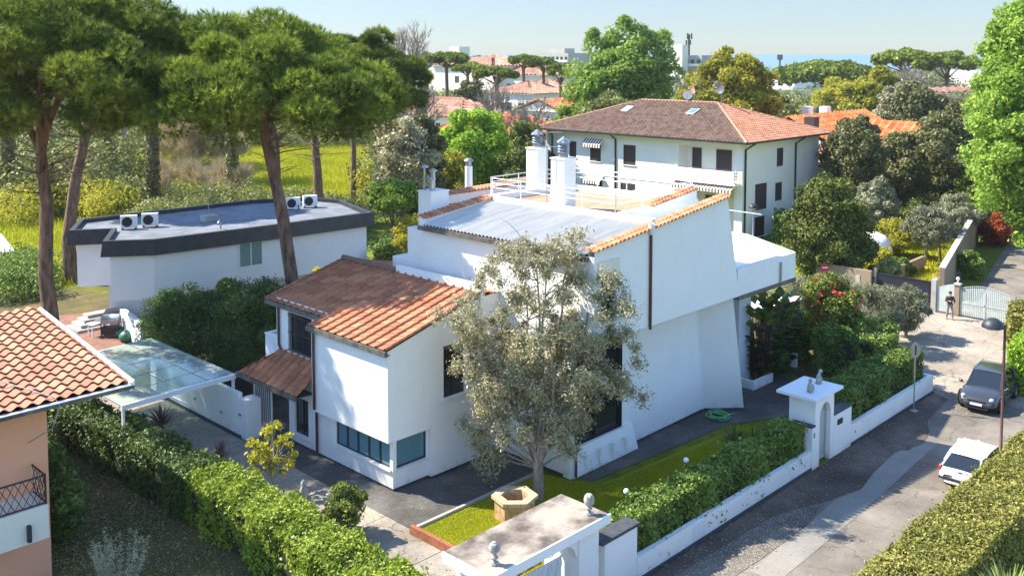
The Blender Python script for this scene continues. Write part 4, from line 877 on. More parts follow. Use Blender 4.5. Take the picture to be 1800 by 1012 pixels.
# ================================================================ generic house with hip / gable roof
def hiproof(parent, x0, x1, y0, y1, z, rise, over, tm, ridge='y', gable=False, tw=.5, tl=.5, hipcut=None, style='wave', nu=6, mats=None, caps=True, zthick=.12, skip=()):
    x0 -= over; x1 += over; y0 -= over; y1 += over
    W, L = x1-x0, y1-y0
    if ridge == 'y': h = W/2; r0, r1 = (y0 if gable else y0+h), (y1 if gable else y1-h); ra, rb = Vector(((x0+x1)/2, r0, z+rise)), Vector(((x0+x1)/2, r1, z+rise))
    else: h = L/2; r0, r1 = (x0 if gable else x0+h), (x1 if gable else x1-h); ra, rb = Vector((r0, (y0+y1)/2, z+rise)), Vector((r1, (y0+y1)/2, z+rise))
    c = [Vector((x0, y0, z)), Vector((x1, y0, z)), Vector((x1, y1, z)), Vector((x0, y1, z))]
    if ridge == 'y': faces = [('w', c[3], c[0], ra, rb), ('e', c[1], c[2], rb, ra), ('s', c[0], c[1], ra, ra), ('n', c[2], c[3], rb, rb)]
    else: faces = [('s', c[0], c[1], rb, ra), ('n', c[2], c[3], ra, rb), ('e', c[1], c[2], rb, rb), ('w', c[3], c[0], ra, ra)]
    for k, (nm, p, q, top_q, top_p) in enumerate(faces):
        if nm in skip: continue
        if gable and top_q == top_p: continue
        ud = (q-p).normalized(); wd = (q-p).length
        up = (top_q-p)-ud*((top_q-p).dot(ud)); Ls = up.length; vd = up.normalized()
        uv = lambda v: ((v-p).dot(ud), (v-p).dot(vd))
        poly = [(0, 0), (wd, 0), uv(top_q)]+([] if top_q == top_p else [uv(top_p)])
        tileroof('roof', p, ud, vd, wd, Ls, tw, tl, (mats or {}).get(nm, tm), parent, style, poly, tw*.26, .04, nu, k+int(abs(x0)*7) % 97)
    mb = MB(); mb.box(x0+.05, x1-.05, y0+.05, y1-.05, z-.12, z-.01); mb.build('eaves', M['cream'], parent)
    if caps:
        mb = MB()
        if (ra-rb).length > .1: mb.tube([ra, rb], .13, 8)
        if not gable:
            for e, q in ((c[0], ra), (c[1], ra if ridge == 'y' else rb), (c[2], rb), (c[3], rb if ridge == 'y' else ra)): mb.tube([e+Vector((0, 0, .05)), q], .12, 8)
        mb.build('hip_tiles', mats['cap'] if mats and 'cap' in mats else tm, parent)
    return ra, rb

# ================================================================ WHITE APARTMENT HOUSE
wb = thing('apartment_house', 'two storey white block of flats with a large hipped brown tile roof', 'building', (83, 56, 0))
X0, X1, Y0, Y1, ZT = 75.2, 89.4, 44.8, 68.2, 8.75
mb = MB()
ww = [(Y, Y+dy, z, z+dz) for Y, dy, z, dz in ()]
upW = [(64.0, 64.95, 6.1, 7.7), (60.8, 62.2, 5.9, 7.8), (56.5, 58.0, 5.85, 7.8)]
loW = [(64.0, 65.2, 2.9, 4.1), (60.6, 62.6, 2.7, 4.2), (56.5, 58.3, 2.8, 4.2)]
recess = (45.6, 51.6, 5.15, 8.2)
wallrect(mb, 'x', X0, Y0, Y1, 0, ZT, upW+loW+[recess, (45.6, 51.6, .2, 4.6)], .15, 1)
mb.box(X0+1.5, X0+1.6, 45.6, 51.6, 5.15, 8.2); mb.box(X0+.15, X0+1.5, 45.45, 45.6, 5.15, 8.2); mb.box(X0+.15, X0+1.5, 51.6, 51.75, 5.15, 8.2); mb.box(X0+.15, X0+1.6, 45.5, 51.7, 8.2, 8.3); mb.box(X0+.15, X0+1.6, 45.5, 51.7, 5.0, 5.15)
upS = [(81.2, 82.4, 6.2, 7.9)]
loS = [(77.4, 79.5, 2.5, 4.9), (81.0, 82.3, 3.0, 4.7), (77.4, 79.2, .1, 1.9)]
wallrect(mb, 'y', Y0, X0, X1, 0, ZT, upS+loS, .15, 1)
mb.face([(X1, Y0, 0), (X1, Y1, 0), (X1, Y1, ZT), (X1, Y0, ZT)]); mb.face([(X0, Y1, 0), (X1, Y1, 0), (X1, Y1, ZT), (X0, Y1, ZT)])
mb.build('wall', M['white2'], wb)
mb = MB(); mb.box(X0+1.48, X0+1.499, 45.6, 51.6, .1, 4.5); mb.box(X0+.16, X0+1.48, 45.62, 45.64, .1, 4.5); mb.box(X0+.16, X0+1.48, 51.5, 51.59, .1, 4.5); mb.build('loggia_wall', M['cream'], wb)
for (a0, a1, z0, z1) in upW+loW[:1]: window(wb, 'x', X0, a0, a1, z0, z1, 1, .1, nv=1, glass='shutter', fr='shutter', fw=.08)
for (a0, a1, z0, z1) in loW[1:]: window(wb, 'x', X0, a0, a1, z0, z1, 1, .1, nv=1, glass='shutter', fr='shutter', fw=.08)
for a0, a1 in ((50.0, 51.0), (46.8, 48.4)): window(wb, 'x', X0+1.48, a0, a1, 5.25, 7.9, 1, .0, nv=1, glass='shutter', fr='shutter', sill=False, name='balcony_door')
window(wb, 'x', X0+1.47, 47.5, 49.5, .3, 3.6, 1, .0, nv=2, glass='shutter', fr='shutter', sill=False, name='balcony_door')
for (a0, a1, z0, z1) in upS+loS: window(wb, 'y', Y0, a0, a1, z0, z1, 1, .1, nv=1, glass='shutter', fr='shutter', fw=.08)
mats = {'s': M['tileM'], 'e': M['tileM'], 'w': M['tileD'], 'n': M['tileD'], 'cap': M['tileF']}
ra, rb = hiproof(wb, X0, X1, Y0, Y1, ZT+.1, 2.95, .95, M['tileD'], 'y', tw=.42, tl=.42, mats=mats)
mb = MB(); e = .95
mb.box(X0-e-.14, X0-e, Y0-e, Y1+e, ZT, ZT+.16); mb.box(X0-e, X1+e, Y0-e-.14, Y0-e, ZT, ZT+.16); mb.build('gutter', M['dark'], wb)
for pts in ([(X0-.9, Y1-1, ZT), (X0-.1, Y1-1, ZT-.5), (X0-.1, Y1-1, .2)], [(X0-.9, 58.9, ZT), (X0-.1, 58.9, ZT-.5), (X0-.1, 58.9, .2)], [(X0+.6, Y0-.9, ZT), (X0+.35, Y0-.1, ZT-.6), (X0+.35, Y0-.1, .2)], [(84.8, Y0-.9, ZT), (84.6, Y0-.1, ZT-.6), (84.6, Y0-.1, .2)]): pipe(wb, pts, .09, 'frame')
mb = MB(); mb.box(X0-.03, X0, 58.4, 58.75, 2, 6.4); mb.box(X0-.35, X0, 51.65, 51.95, 1.0, 6.2); mb.box(X0-.06, X0, 52, Y1, 4.55, 4.7); mb.build('pilaster', M['cream'], wb)
mb = MB(); mb.box(X0-.9, X0-.75, 45.1, 51.7, 5.25, 6.25); mb.box(X0-.9, X0+.1, 45.0, 51.8, 5.0, 5.2); mb.build('balcony', M['white'], wb)
railing([(X0-.8, 51.7), (X0-.8, 44.95), (X0+.1, 44.95)], 5.2, 1.15, 4, 'balcony_railing', wb, 'frame', .025)
def awning(y0, y1, z, x=X0, dep=.7, drop=.55, lab='striped_awning'):
    mb = MB(); n = int((y1-y0)/.16); 
    for i in range(n):
        a = y0+(y1-y0)*i/n; b = y0+(y1-y0)*(i+1)/n; mi = i % 2
        mb.prism([(x-dep, a, z-drop), (x-dep, b, z-drop), (x-.02, b, z), (x-.02, a, z)], [(x-dep, a, z-drop+.03), (x-dep, b, z-drop+.03), (x-.02, b, z+.03), (x-.02, a, z+.03)], mi)
        mb.box(x-dep-.02, x-dep, a, b, z-drop-.28, z-drop, mi)
    mb.build('striped_awning', [M['whitemetal'], plain('brown awning cloth', (.16, .08, .05), .9)], wb)
awning(60.4, 62.7, 8.15); awning(60.4, 62.7, 4.5); awning(45.3, 51.5, 4.95, X0-.2, .9, .35)
for px, py, wdt, m_ in ((1218, 198, .9, 'glassblue'), (1103, 193, .8, 'whitemetal')):
    # roof windows lie in the west slope
    ud = Vector((0, 1, 0)); sl_ = 2.95/((X1-X0)/2+.95); d = ray(px, py); nrm = Vector((-sl_, 0, 1)); p0 = Vector((X0-.95, 0, ZT+.1)); tt = (p0-Vector((0, 0, CAMH))).dot(nrm)/d.dot(nrm); q = Vector((0, 0, CAMH))+d*tt
    mb = MB(); vdn = Vector((1, 0, sl_)).normalized(); nn = nrm.normalized()
    P_ = [q+ud*a*wdt/2+vdn*b*.6 for a, b in ((-1, -1), (1, -1), (1, 1), (-1, 1))]; mb.prism([v+nn*-.02 for v in P_], [v+nn*.16 for v in P_]); o = mb.build('roof_window', M['whitemetal'], wb)
    P2 = [q+ud*a*(wdt/2-.08)+vdn*b*.52 for a, b in ((-1, -1), (1, -1), (1, 1), (-1, 1))]; mb = MB(); mb.prism([v+nn*.161 for v in P2], [v+nn*.175 for v in P2]); mb.build('pane', M[m_], o)
def dish(base, r, label, face=-2.3, h=1.0, m='whitemetal'):
    t = thing('satellite_dish', label, 'satellite dish', base, face, 'satellite dishes on the roofs'); mb = MB(); mb.tube([(0, 0, -.3), (0, 0, h)], .04, 6); mb.build('mast', M['galv'], t, local=True)
    mb = MB(); nn = 16; vs = []
    for i, rr in enumerate((0.001, .4, .75, 1)):
        for k in range(nn): a = 2*math.pi*k/nn; vs.append((.1+.16*r*rr*rr*1.6+.25*r*rr*math.sin(a)*.9, r*rr*math.cos(a), h+r*rr*math.sin(a)*.95))
    mb.add(vs, [(i*nn+k, i*nn+(k+1) % nn, (i+1)*nn+(k+1) % nn, (i+1)*nn+k) for i in range(3) for k in range(nn)], 0, True); mb.build('reflector', M[m], t, local=True)
    mb = MB(); mb.tube([(.2, 0, h-r*.8), (.1+r, 0, h)], .02, 5); mb.ball((.1+r, 0, h), .07, 8, 6); mb.build('receiver_arm', M['galv'], t, local=True)
rzr = ra.z
dish((ra.x, rb.y-6.5, rzr), .5, 'pinkish satellite dish left on the ridge of the apartment house', 2.6, 1.3, 'tileF')
dish((ra.x, ra.y+3.5, rzr), .5, 'tilted white satellite dish in the middle of the apartment roof ridge', 3.6, .7)
dish((ra.x+.3, ra.y-.2, rzr), .62, 'large grey satellite dish at the right end of the apartment roof ridge', 2.9, 1.5, 'galv')
antenna((ra.x, rb.y-6.9, rzr), 2.6, 'television antenna left on the apartment house ridge beside the pinkish dish', yaw=-.7)
antenna((ra.x, ra.y+5.0, rzr), 2.8, 'tall television antenna in the middle of the apartment house ridge', yaw=-.8)
antenna((ra.x+.5, ra.y+.8, rzr), 2.2, 'television antenna at the right end of the apartment ridge near the large dish', yaw=-.4)

# ================================================================ MIDDLE AND FAR HOUSES
def house(name, label, px, D, wx, wy, h, rise, tm, wm='white2', ridge='x', gable=False, over=.6, wins=(), z0=0, tw=1.0, cat='house', grp=None, caps=True):
    c = at(px, D); t = thing(name, label, cat, (c.x, c.y, 0), 0, grp)
    x0, x1, y0, y1 = c.x-wx/2, c.x+wx/2, c.y-wy/2, c.y+wy/2
    mb = MB(); mb.box(x0, x1, y0, y1, 0, h)
    if gable:
        if ridge == 'x': 
            for x in (x0, x1): mb.face([(x, y0, h), (x, y1, h), (x, (y0+y1)/2, h+rise*.9)])
        else:
            for y in (y0, y1): mb.face([(x0, y, h), (x1, y, h), ((x0+x1)/2, y, h+rise*.9)])
    mb.build('wall', M[wm], t)
    hiproof(t, x0, x1, y0, y1, h+.1, rise, over, M[tm], ridge, gable, tw, tw, nu=4, caps=caps)
    for (f, u, wd_, z, hh) in wins:
        if f == 'w': a = y0+(y1-y0)*u; fr = MB(); fr.box(x0-.05, x0-.002, a-wd_/2-.08, a+wd_/2+.08, z-.08, z+hh+.08); w_ = fr.build('window', M['whitemetal'], t); g_ = MB(); g_.box(x0-.08, x0-.051, a-wd_/2, a+wd_/2, z, z+hh); g_.build('shutter', M['shutter'], w_)
        else: a = x0+(x1-x0)*u; fr = MB(); fr.box(a-wd_/2-.08, a+wd_/2+.08, y0-.05, y0-.002, z-.08, z+hh+.08); w_ = fr.build('window', M['whitemetal'], t); g_ = MB(); g_.box(a-wd_/2, a+wd_/2, y0-.08, y0-.051, z, z+hh); g_.build('shutter', M['shutter'], w_)
    return t, (x0, x1, y0, y1, h)
# orange-roofed pair behind the apartment house (right)
t, b = house('house', 'long low house with a vivid orange gable roof right of the flats', 1455, 122, 20, 13, 5.4, 3.6, 'tileO', 'white', 'x', True, .5, [('s', .6, 1.2, 2.5, 1.3)])
for px, py in ((1420, 196), (1451, 196)):
    mb = MB(); g = at(px, 126); mb.box(g.x-.6, g.x+.6, g.y-.5, g.y+.5, 7.5, 9.8); mb.build('chimney', M['white'], t)
g = at(1428, 108); mb = MB(); mb.box(g.x-.6, g.x+.6, g.y-.6, g.y+.6, 5, 9.6)
single(mb, 'chimney_stack', M['shutter'], 'dark chimney stack rising in front of the orange roof', 'chimney')
t, b = house('house', 'smaller orange gabled annex at the right of the long orange roofed house', 1580, 116, 11, 10, 5.2, 3.2, 'tileO', 'bluewhite', 'y', True, .5, [])
t, b = house('house', 'low pinkish roofed outbuilding between the flats and the long orange roof', 1440, 104, 12, 9, 4.6, 2.0, 'tileF', 'bluewhite', 'x', True, .5, [])
# left-middle
t, b = house('house', 'white house with hipped terracotta roof in the left middle distance', 775, 168, 11, 22, 6.2, 2.8, 'tileF', 'white2', 'y', False, .7, [('w', .12, 1.1, 3.6, 1.6), ('w', .25, 1.1, 3.6, 1.6), ('w', .5, 1.0, 3.8, 1.3), ('w', .6, 1.0, 3.8, 1.3), ('s', .4, 1.6, 3.2, 1.6)], caps=True)
t, b = house('house', 'low house with bright orange roof partly behind the lime green tree', 895, 150, 12, 20, 4.6, 2.5, 'tileO', 'bluewhite', 'y', False, .7, [('w', .15, 1.5, 1.8, 1.8), ('w', .38, 1.2, 1.8, 1.8), ('s', .4, 1.4, 2, 1.5)])
t, b = house('house', 'small white house with red roof beside the tall green poplars', 985, 185, 12, 10, 6, 2.0, 'tileO', 'white', 'x', True, .6, [('w', .5, 1.2, 3.4, 1.5)])
t, b = house('house', 'cream house with pale arches just above the bright orange roof', 930, 215, 14, 14, 8.0, 2.4, 'tileF', 'white2', 'x', False, .6, [('w', .2, 1.4, 4, 2.2), ('w', .45, 1.4, 4, 2.2), ('w', .7, 1.4, 4, 2.2)])
t, b = house('house', 'distant villa with terracotta roof behind the small umbrella pines', 940, 290, 22, 24, 10.5, 3.0, 'tileF', 'cream', 'y', False, .8, [('w', .2, 1.6, 6, 2), ('w', .5, 1.6, 6, 2), ('w', .8, 1.6, 6, 2)], tw=1.6)
t, b = house('house', 'large far villa with shallow pink roof on the skyline', 868, 300, 26, 26, 13.0, 3.0, 'tileF', 'cream', 'y', False, 1, [('w', .3, 1.8, 8, 2), ('w', .6, 1.8, 8, 2)], tw=1.6)
t, b = house('house', 'far pink roofed house at the foot of the pines on the left skyline', 795, 310, 16, 18, 14.0, 2.4, 'tileF', 'cream', 'x', False, .8, [], tw=1.6)
t, b = house('house', 'faded red roofed house tucked between the far pines and the flats', 960, 250, 12, 12, 7.5, 2.4, 'tileF', 'pink', 'x', False, .6, [], tw=1.4)
# towers on the skyline
def block(name, label, px, D, wx, wy, h, m, bands=(), top=None):
    c = at(px, D); t = thing(name, label, 'building', (c.x, c.y, 0)); mb = MB(); mb.box(c.x-wx/2, c.x+wx/2, c.y-wy/2, c.y+wy/2, 0, h)
    if top: mb.box(c.x-wx*.2, c.x+wx*.25, c.y-wy*.2, c.y+wy*.25, h, h+top)
    mb.build('wall', M[m], t)
    for z in bands:
        b = MB(); k = int(wy/3)
        for i in range(k): y = c.y-wy/2+(i+.5)*wy/k; b.box(c.x-wx/2-.1, c.x-wx/2-.02, y-.9, y+.9, z, z+1.6)
        b.build('window_row', M['glassdark'], t)
        b = MB(); b.box(c.x-wx/2-1.2, c.x-wx/2-.02, c.y-wy/2, c.y+wy/2, z-1.2, z-.2); b.build('balcony', M['white'], t)
    return t
block('hotel', 'white flat roofed hotel with stacked balconies on the far skyline', 988, 520, 18, 24, 17, 'conc', (8.5, 13.5), 2.5)
block('apartment_block', 'beige apartment block behind the yellow green tree crown', 1222, 430, 18, 18, 16, 'conc', (8, 12.5), None)
t = block('tower', 'squat brown water tower left of the antenna mast on the skyline', 1196, 420, 4.5, 4.5, 20.5, 'cream')
c = at(1210, 425); t = thing('radio_mast', 'lattice radio mast with aerials on the skyline above the flats', 'mast', (c.x, c.y, 16)); mb = MB()
mb.tube([(c.x, c.y, 14), (c.x, c.y, 25)], .5, 6); mb.build('pole', M['dark'], t); mb = MB()
for k in range(6): a = k*1.05; mb.box(c.x+1.1*math.cos(a)-.25, c.x+1.1*math.cos(a)+.25, c.y+1.1*math.sin(a)-.25, c.y+1.1*math.sin(a)+.25, 23 if k % 2 else 20.5, 25.5 if k % 2 else 22.5)
mb.build('aerials', M['dark'], t)
c = at(1370, 500); t = thing('floodlight_mast', 'thin floodlight mast standing on the skyline over the hedge pines', 'mast', (c.x, c.y, 0)); mb = MB(); mb.tube([(c.x, c.y, 0), (c.x, c.y, 14)], .4, 6); mb.build('pole', M['dark'], t); mb = MB(); mb.box(c.x-1, c.x+1, c.y-1, c.y+1, 13.5, 16.2); mb.build('lamp_rack', M['dark'], t)
block('apartment_block', 'low white block glimpsed under the left pine of the skyline pair', 1395, 330, 18, 10, 9.5, 'white', (6,))
block('apartment_block', 'pale building between the skyline pines and the yellow green trees', 1570, 260, 9, 9, 9.8, 'cream', (6.5,))
t, b = house('house', 'pink walled house with flat brown roof below the right skyline pine', 1680, 230, 20, 22, 7.6, 1.2, 'tileF', 'pink', 'x', False, .6, [], tw=1.4)
t, b = house('house', 'far house with red roof at the right of the skyline beside the tall tree', 1725, 420, 20, 20, 11.0, 2.0, 'tileO', 'white', 'x', False, .6, [], tw=1.6)
block('apartment_block', 'grey low building on the far left skyline among bare branches', 745, 520, 24, 14, 16, 'conc')
block('apartment_block', 'small grey flat roofed tower on the left skyline behind the pines', 808, 470, 7, 7, 20, 'cream')
# neighbour sheds and garden structures
c = G(5, 470); t = thing('glass_frame', 'tilted white framed roof light at the far left edge', 'roof light', (c.x, c.y, 0)); mb = MB()
mb.prism([(c.x-4, c.y-1, 1.2), (c.x+.6, c.y-1, 1.2), (c.x+.6, c.y+2, 2.2), (c.x-4, c.y+2, 2.2)], [(c.x-4, c.y-1, 1.35), (c.x+.6, c.y-1, 1.35), (c.x+.6, c.y+2, 2.35), (c.x-4, c.y+2, 2.35)]); mb.build('frame', M['whitemetal'], t)
mb = MB(); mb.box(c.x-3.8, c.x+.3, c.y-.6, c.y+1.6, 0, 1.15); mb.build('base', M['greywhite'], t)
# ================================================================ VEGETATION
LM = {
 'pine': leafmat('stone pine needles', [(0, (.04, .07, .014)), (.4, (.14, .20, .024)), (.75, (.31, .37, .045)), (1, (.48, .46, .10))], .32, .6, .2),
 'lime': leafmat('fresh lime leaves', [(0, (.16, .28, .02)), (.5, (.30, .46, .03)), (1, (.48, .60, .07))], .4),
 'green': leafmat('spring green leaves', [(0, (.11, .20, .025)), (.5, (.25, .38, .045)), (1, (.46, .56, .13))], .4),
 'yellow': leafmat('yellow green leaves', [(0, (.24, .25, .02)), (.5, (.42, .39, .03)), (1, (.58, .52, .07))], .4),
 'oak': leafmat('dark holm oak leaves', [(0, (.055, .065, .018)), (.5, (.16, .165, .05)), (1, (.34, .31, .14))], .22, .5, .4),
 'midgreen': leafmat('garden tree leaves', [(0, (.05, .08, .014)), (.5, (.14, .18, .025)), (1, (.32, .34, .07))], .25),
 'olive': leafmat('silvery olive leaves', [(0, (.15, .16, .08)), (.5, (.30, .31, .18)), (1, (.50, .50, .33))], .3, .5, .4),
 'greyolive': leafmat('grey green leaves', [(0, (.18, .165, .075)), (.5, (.45, .41, .23)), (1, (.74, .69, .48))], .3, .45, .5),
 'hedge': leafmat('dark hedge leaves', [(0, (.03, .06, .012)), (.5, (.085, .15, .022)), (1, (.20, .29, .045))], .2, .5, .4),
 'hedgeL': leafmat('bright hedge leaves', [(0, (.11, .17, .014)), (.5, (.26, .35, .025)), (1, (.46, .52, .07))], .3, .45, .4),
 'hedgeY': leafmat('clipped yellowed hedge leaves', [(0, (.10, .11, .02)), (.45, (.22, .22, .04)), (.85, (.36, .33, .09)), (1, (.34, .18, .06))], .25),
 'ivy': leafmat('creeper leaves', [(0, (.06, .11, .018)), (.5, (.16, .25, .035)), (1, (.34, .42, .10))], .25),
 'dry': leafmat('dry straw stems', [(0, (.22, .17, .09)), (.5, (.36, .29, .16)), (1, (.50, .42, .26))], .2, .8, .1),
 'twig': leafmat('pale bare twigs', [(0, (.22, .19, .15)), (.5, (.34, .30, .25)), (1, (.46, .42, .36))], .1, .8, .1),
 'red': leafmat('red flowers', [(0, (.50, .03, .02)), (1, (.70, .10, .08))], .3),
 'rust': leafmat('rusty red leaves', [(0, (.25, .04, .015)), (1, (.50, .12, .03))], .3),
 'purple': leafmat('purple strap leaves', [(0, (.10, .05, .06)), (1, (.28, .20, .18))], .1),
 'strap': leafmat('green strap leaves', [(0, (.10, .16, .04)), (.6, (.24, .30, .08)), (1, (.50, .46, .16))], .2),
 'grass': leafmat('tall meadow grass', [(0, (.24, .30, .012)), (.5, (.40, .42, .02)), (1, (.56, .50, .05))], .35, .8, .1),
 'darkscrub': leafmat('scrub leaves', [(0, (.08, .10, .025)), (.5, (.22, .24, .055)), (1, (.42, .40, .16))], .25),
}
def unit(n, rg):
    v = rg.normal(size=(n, 3)); return v/np.linalg.norm(v, axis=1, keepdims=True)
def leaves(P, Nn, size, rg, aspect=.55, jit=.7, kind='leaf'):
    "diamond leaf per point, returns V, F"
    n = len(P); Nn = Nn+rg.normal(size=(n, 3))*jit; Nn /= np.linalg.norm(Nn, axis=1, keepdims=True)
    t = np.cross(Nn, unit(n, rg)); t /= np.linalg.norm(t, axis=1, keepdims=True)+1e-9; b = np.cross(Nn, t)
    s = (size*(.6+.8*rg.random(n)))[:, None]
    V = np.stack([P-t*s, P-b*s*aspect+Nn*s*.15, P+t*s, P+b*s*aspect+Nn*s*.15], 1).reshape(-1, 3)
    return V, np.arange(4*n).reshape(-1, 4)
def needles(P, Nn, L, rg, k=6, spread=.75, w=.05, jit=.35):
    "tufts: k thin blades fanning round the outward direction"
    n = len(P); Nn = Nn+rg.normal(size=(n, 3))*jit; Nn /= np.linalg.norm(Nn, axis=1, keepdims=True)
    P = np.repeat(P, k, 0); D = np.repeat(Nn, k, 0)+rg.normal(size=(n*k, 3))*spread*.6; D /= np.linalg.norm(D, axis=1, keepdims=True)
    s = np.cross(D, unit(n*k, rg)); s /= np.linalg.norm(s, axis=1, keepdims=True)+1e-9
    l = (L*(.7+.6*rg.random(n*k)))[:, None]
    V = np.stack([P-s*w*l/L*.7, P+s*w*.7, P+D*l], 1).reshape(-1, 3)
    return V, np.arange(3*n*k).reshape(-1, 3)
def clump_points(C, Rr, per, rg, shell=.75, up=0.0, flat=0.0):
    """C (m,3), Rr (m,3): points near the surface of each lump; up>0 keeps more on the upper half"""
    m = len(C); n = m*per; d = unit(n, rg)
    if up: flip = (d[:, 2] < 0) & (rg.random(n) < up); d[flip, 2] *= -1
    r = 1-(1-shell)*rg.random(n)**.8*1.6; r = np.clip(r, .05, 1)+rg.normal(0, .06, n)
    idx = np.repeat(np.arange(m), per)
    return C[idx]+d*r[:, None]*Rr[idx], d, idx
def branch(mb, a, b, r0, r1, bow=.08, n=5, rg=random, seg=7):
    a, b = Vector(a), Vector(b); L = (b-a).length; o = Vector((rg.uniform(-1, 1), rg.uniform(-1, 1), rg.uniform(-.3, .8)))*L*bow
    pts = [a.lerp(b, i/n)+o*math.sin(math.pi*i/n)+Vector((rg.uniform(-1, 1), rg.uniform(-1, 1), rg.uniform(-1, 1)))*L*.012*(0 < i < n) for i in range(n+1)]
    mb.tube(pts, [r0+(r1-r0)*i/n for i in range(n+1)], seg); return pts
def pine(label, trunk, R_, c, topz, depth, seed, D, dens=1.0, grp='umbrella pines', lean=None, tr=.42, forks=None, squash=1.0, extra=()):
    """trunk: list of points; crown centre c (x,y), radius R_, top z, crown depth; lumps sit on a dome"""
    rg = np.random.default_rng(seed); rr = random.Random(seed)
    t = thing('umbrella_pine', label, 'pine tree', tuple(trunk[0]), 0, grp); ORG[t.name] = Vector(trunk[0])
    m = int(78*dens*(R_/7.5)**1.2); C = []; Rl = []
    for i in range(m):
        q = (i+.5)/m; rad = R_*math.sqrt(q)*(.97+.06*rr.random()); a = i*2.399963+rr.random()*.5
        z = topz-depth*.62*(rad/R_)**2.2-rr.random()*depth*.12-R_*.13
        C.append((c[0]+rad*math.cos(a), c[1]+rad*math.sin(a)*squash, z)); s = R_*(.115+.09*rr.random()); Rl.append((s*1.15, s*1.15, s*.8)); C[-1] = (C[-1][0], C[-1][1], C[-1][2]+rr.uniform(-.09, .06)*R_)
    for i in range(int(m*.45)):       # hanging lower tier at the rim
        a = rr.random()*6.283; rad = R_*(.55+.4*rr.random()); z = topz-depth*(.60+.36*rr.random())-R_*.08
        C.append((c[0]+rad*math.cos(a), c[1]+rad*math.sin(a)*squash, z)); s = R_*(.12+.08*rr.random()); Rl.append((s*1.2, s*1.2, s*.65))
    for e in extra: C.append(e[:3]); Rl.append((e[3], e[3], e[3]*.65))
    C = np.array(C); Rl = np.array(Rl); per = int(330*dens*(R_/7.5)**.7)
    P, d, idx = clump_points(C, Rl, per, rg, .8, up=.55)
    A = np.clip(.42+.30*d[:, 2]*0+rg.normal(0, .16, len(P))+(rg.random(len(C))[idx]-.5)*.35, 0, 1)
    V, F = needles(P, d+np.array([0, 0, .5]), .34*D/56, rg, 9, .9, .034*D/56)
    npmesh('crown', V, F, LM['pine'], t, np.repeat(A, 9), off=trunk[0])
    mb = MB(); k = len(trunk); mb.tube(trunk, [tr*(1.15 if i == 0 else 1-.35*i/(k-1)) for i in range(k)], 12)
    top = Vector(trunk[-1]); ids = rr.sample(range(len(C)), min(len(C), 40))
    fk = [Vector(f) for f in (forks or [])] or [top+Vector((rr.uniform(-1, 1)*R_*.28, rr.uniform(-1, 1)*R_*.28, depth*.3)) for _ in range(4)]
    for f in fk: branch(mb, top, f, tr*.55, tr*.3, .1, 5, rr, 8)
    for i in ids:
        f = min(fk+[top], key=lambda q: (q-Vector(C[i])).length); branch(mb, f, C[i]-np.array([0, 0, Rl[i][2]*.4]), tr*.22, .04, .12, 5, rr, 5)
    for j in range(26):
        p = Vector(trunk[-1]).lerp(Vector(trunk[-2]), rr.random()*.9); a = rr.random()*6.283; L = 1+rr.random()*2.6; branch(mb, p, p+Vector((math.cos(a)*L, math.sin(a)*L, .2+rr.random()*.8)), .04, .01, .2, 4, rr, 4)
    mb.build('trunk', M['bark'], t); return t
def tree(name, label, base, crown, m, lumps, per, size, seed, bark='barkg', tr=.25, cat='tree', grp=None, shell=.7, up=.25, lumpr=(.22, .34), asp=.55, zmin=None, inner=.25, shape=1.0, sub=None, nb=14, limbs=True, jit=.7):
    """crown = (cx, cy, cz, rx, ry, rz): lumps scattered towards the surface of that ellipsoid"""
    rg = np.random.default_rng(seed); rr = random.Random(seed); base = Vector(base)
    t = thing(name, label, cat, tuple(base), 0, grp)
    cx, cy, cz, rx, ry, rz_ = crown; d = unit(lumps, rg); q = rg.random(lumps)**(1/3*shape); q = .35+.6*q
    taper = np.where(d[:, 2] > 0, 1-.25*d[:, 2], 1)
    C = np.stack([cx+d[:, 0]*q*rx*taper, cy+d[:, 1]*q*ry*taper, cz+d[:, 2]*q*rz_], 1)
    s = lumpr[0]+(lumpr[1]-lumpr[0])*rg.random(lumps); mr = (rx*ry*rz_)**(1/3)
    Rl = np.stack([s*mr*1.05, s*mr*1.05, s*mr*.85], 1)
    if sub is not None: C = np.concatenate([C, np.array([x[:3] for x in sub])]); Rl = np.concatenate([Rl, np.array([[x[3]]*3 for x in sub])])
    P, dd, idx = clump_points(C, Rl, per, rg, shell, up)
    if inner:
        ni = int(len(P)*inner); di = unit(ni, rg); P2 = np.array([[cx, cy, cz]])+di*np.array([[rx, ry, rz_]])*(rg.random(ni)**.5*.85)[:, None]
        P = np.concatenate([P, P2]); dd = np.concatenate([dd, di]); idx = np.concatenate([idx, rg.integers(0, len(C), ni)])
    P[:, 2] = np.maximum(P[:, 2], base.z+.08)
    A = np.clip(.45+rg.normal(0, .17, len(P))+(rg.random(len(C))[idx]-.5)*.4, 0, 1)
    V, F = leaves(P, dd, size, rg, asp, jit)
    npmesh('crown', V, F, LM[m], t, A, off=base)
    if limbs:
        mb = MB(); top = Vector((cx, cy, cz-rz_*.35)); mid = base.lerp(top, .45)+Vector((rr.uniform(-.2, .2), rr.uniform(-.2, .2), 0))
        mb.tube([base, base.lerp(mid, .3), mid, top], [tr*1.3, tr, tr*.85, tr*.6], 9)
        for i in rr.sample(range(len(C)), min(nb, len(C))):
            st = mid.lerp(top, rr.random()); branch(mb, st, C[i], tr*.4, .02, .1, 5, rr, 5)
        mb.build('trunk', M[bark], t)
    return t
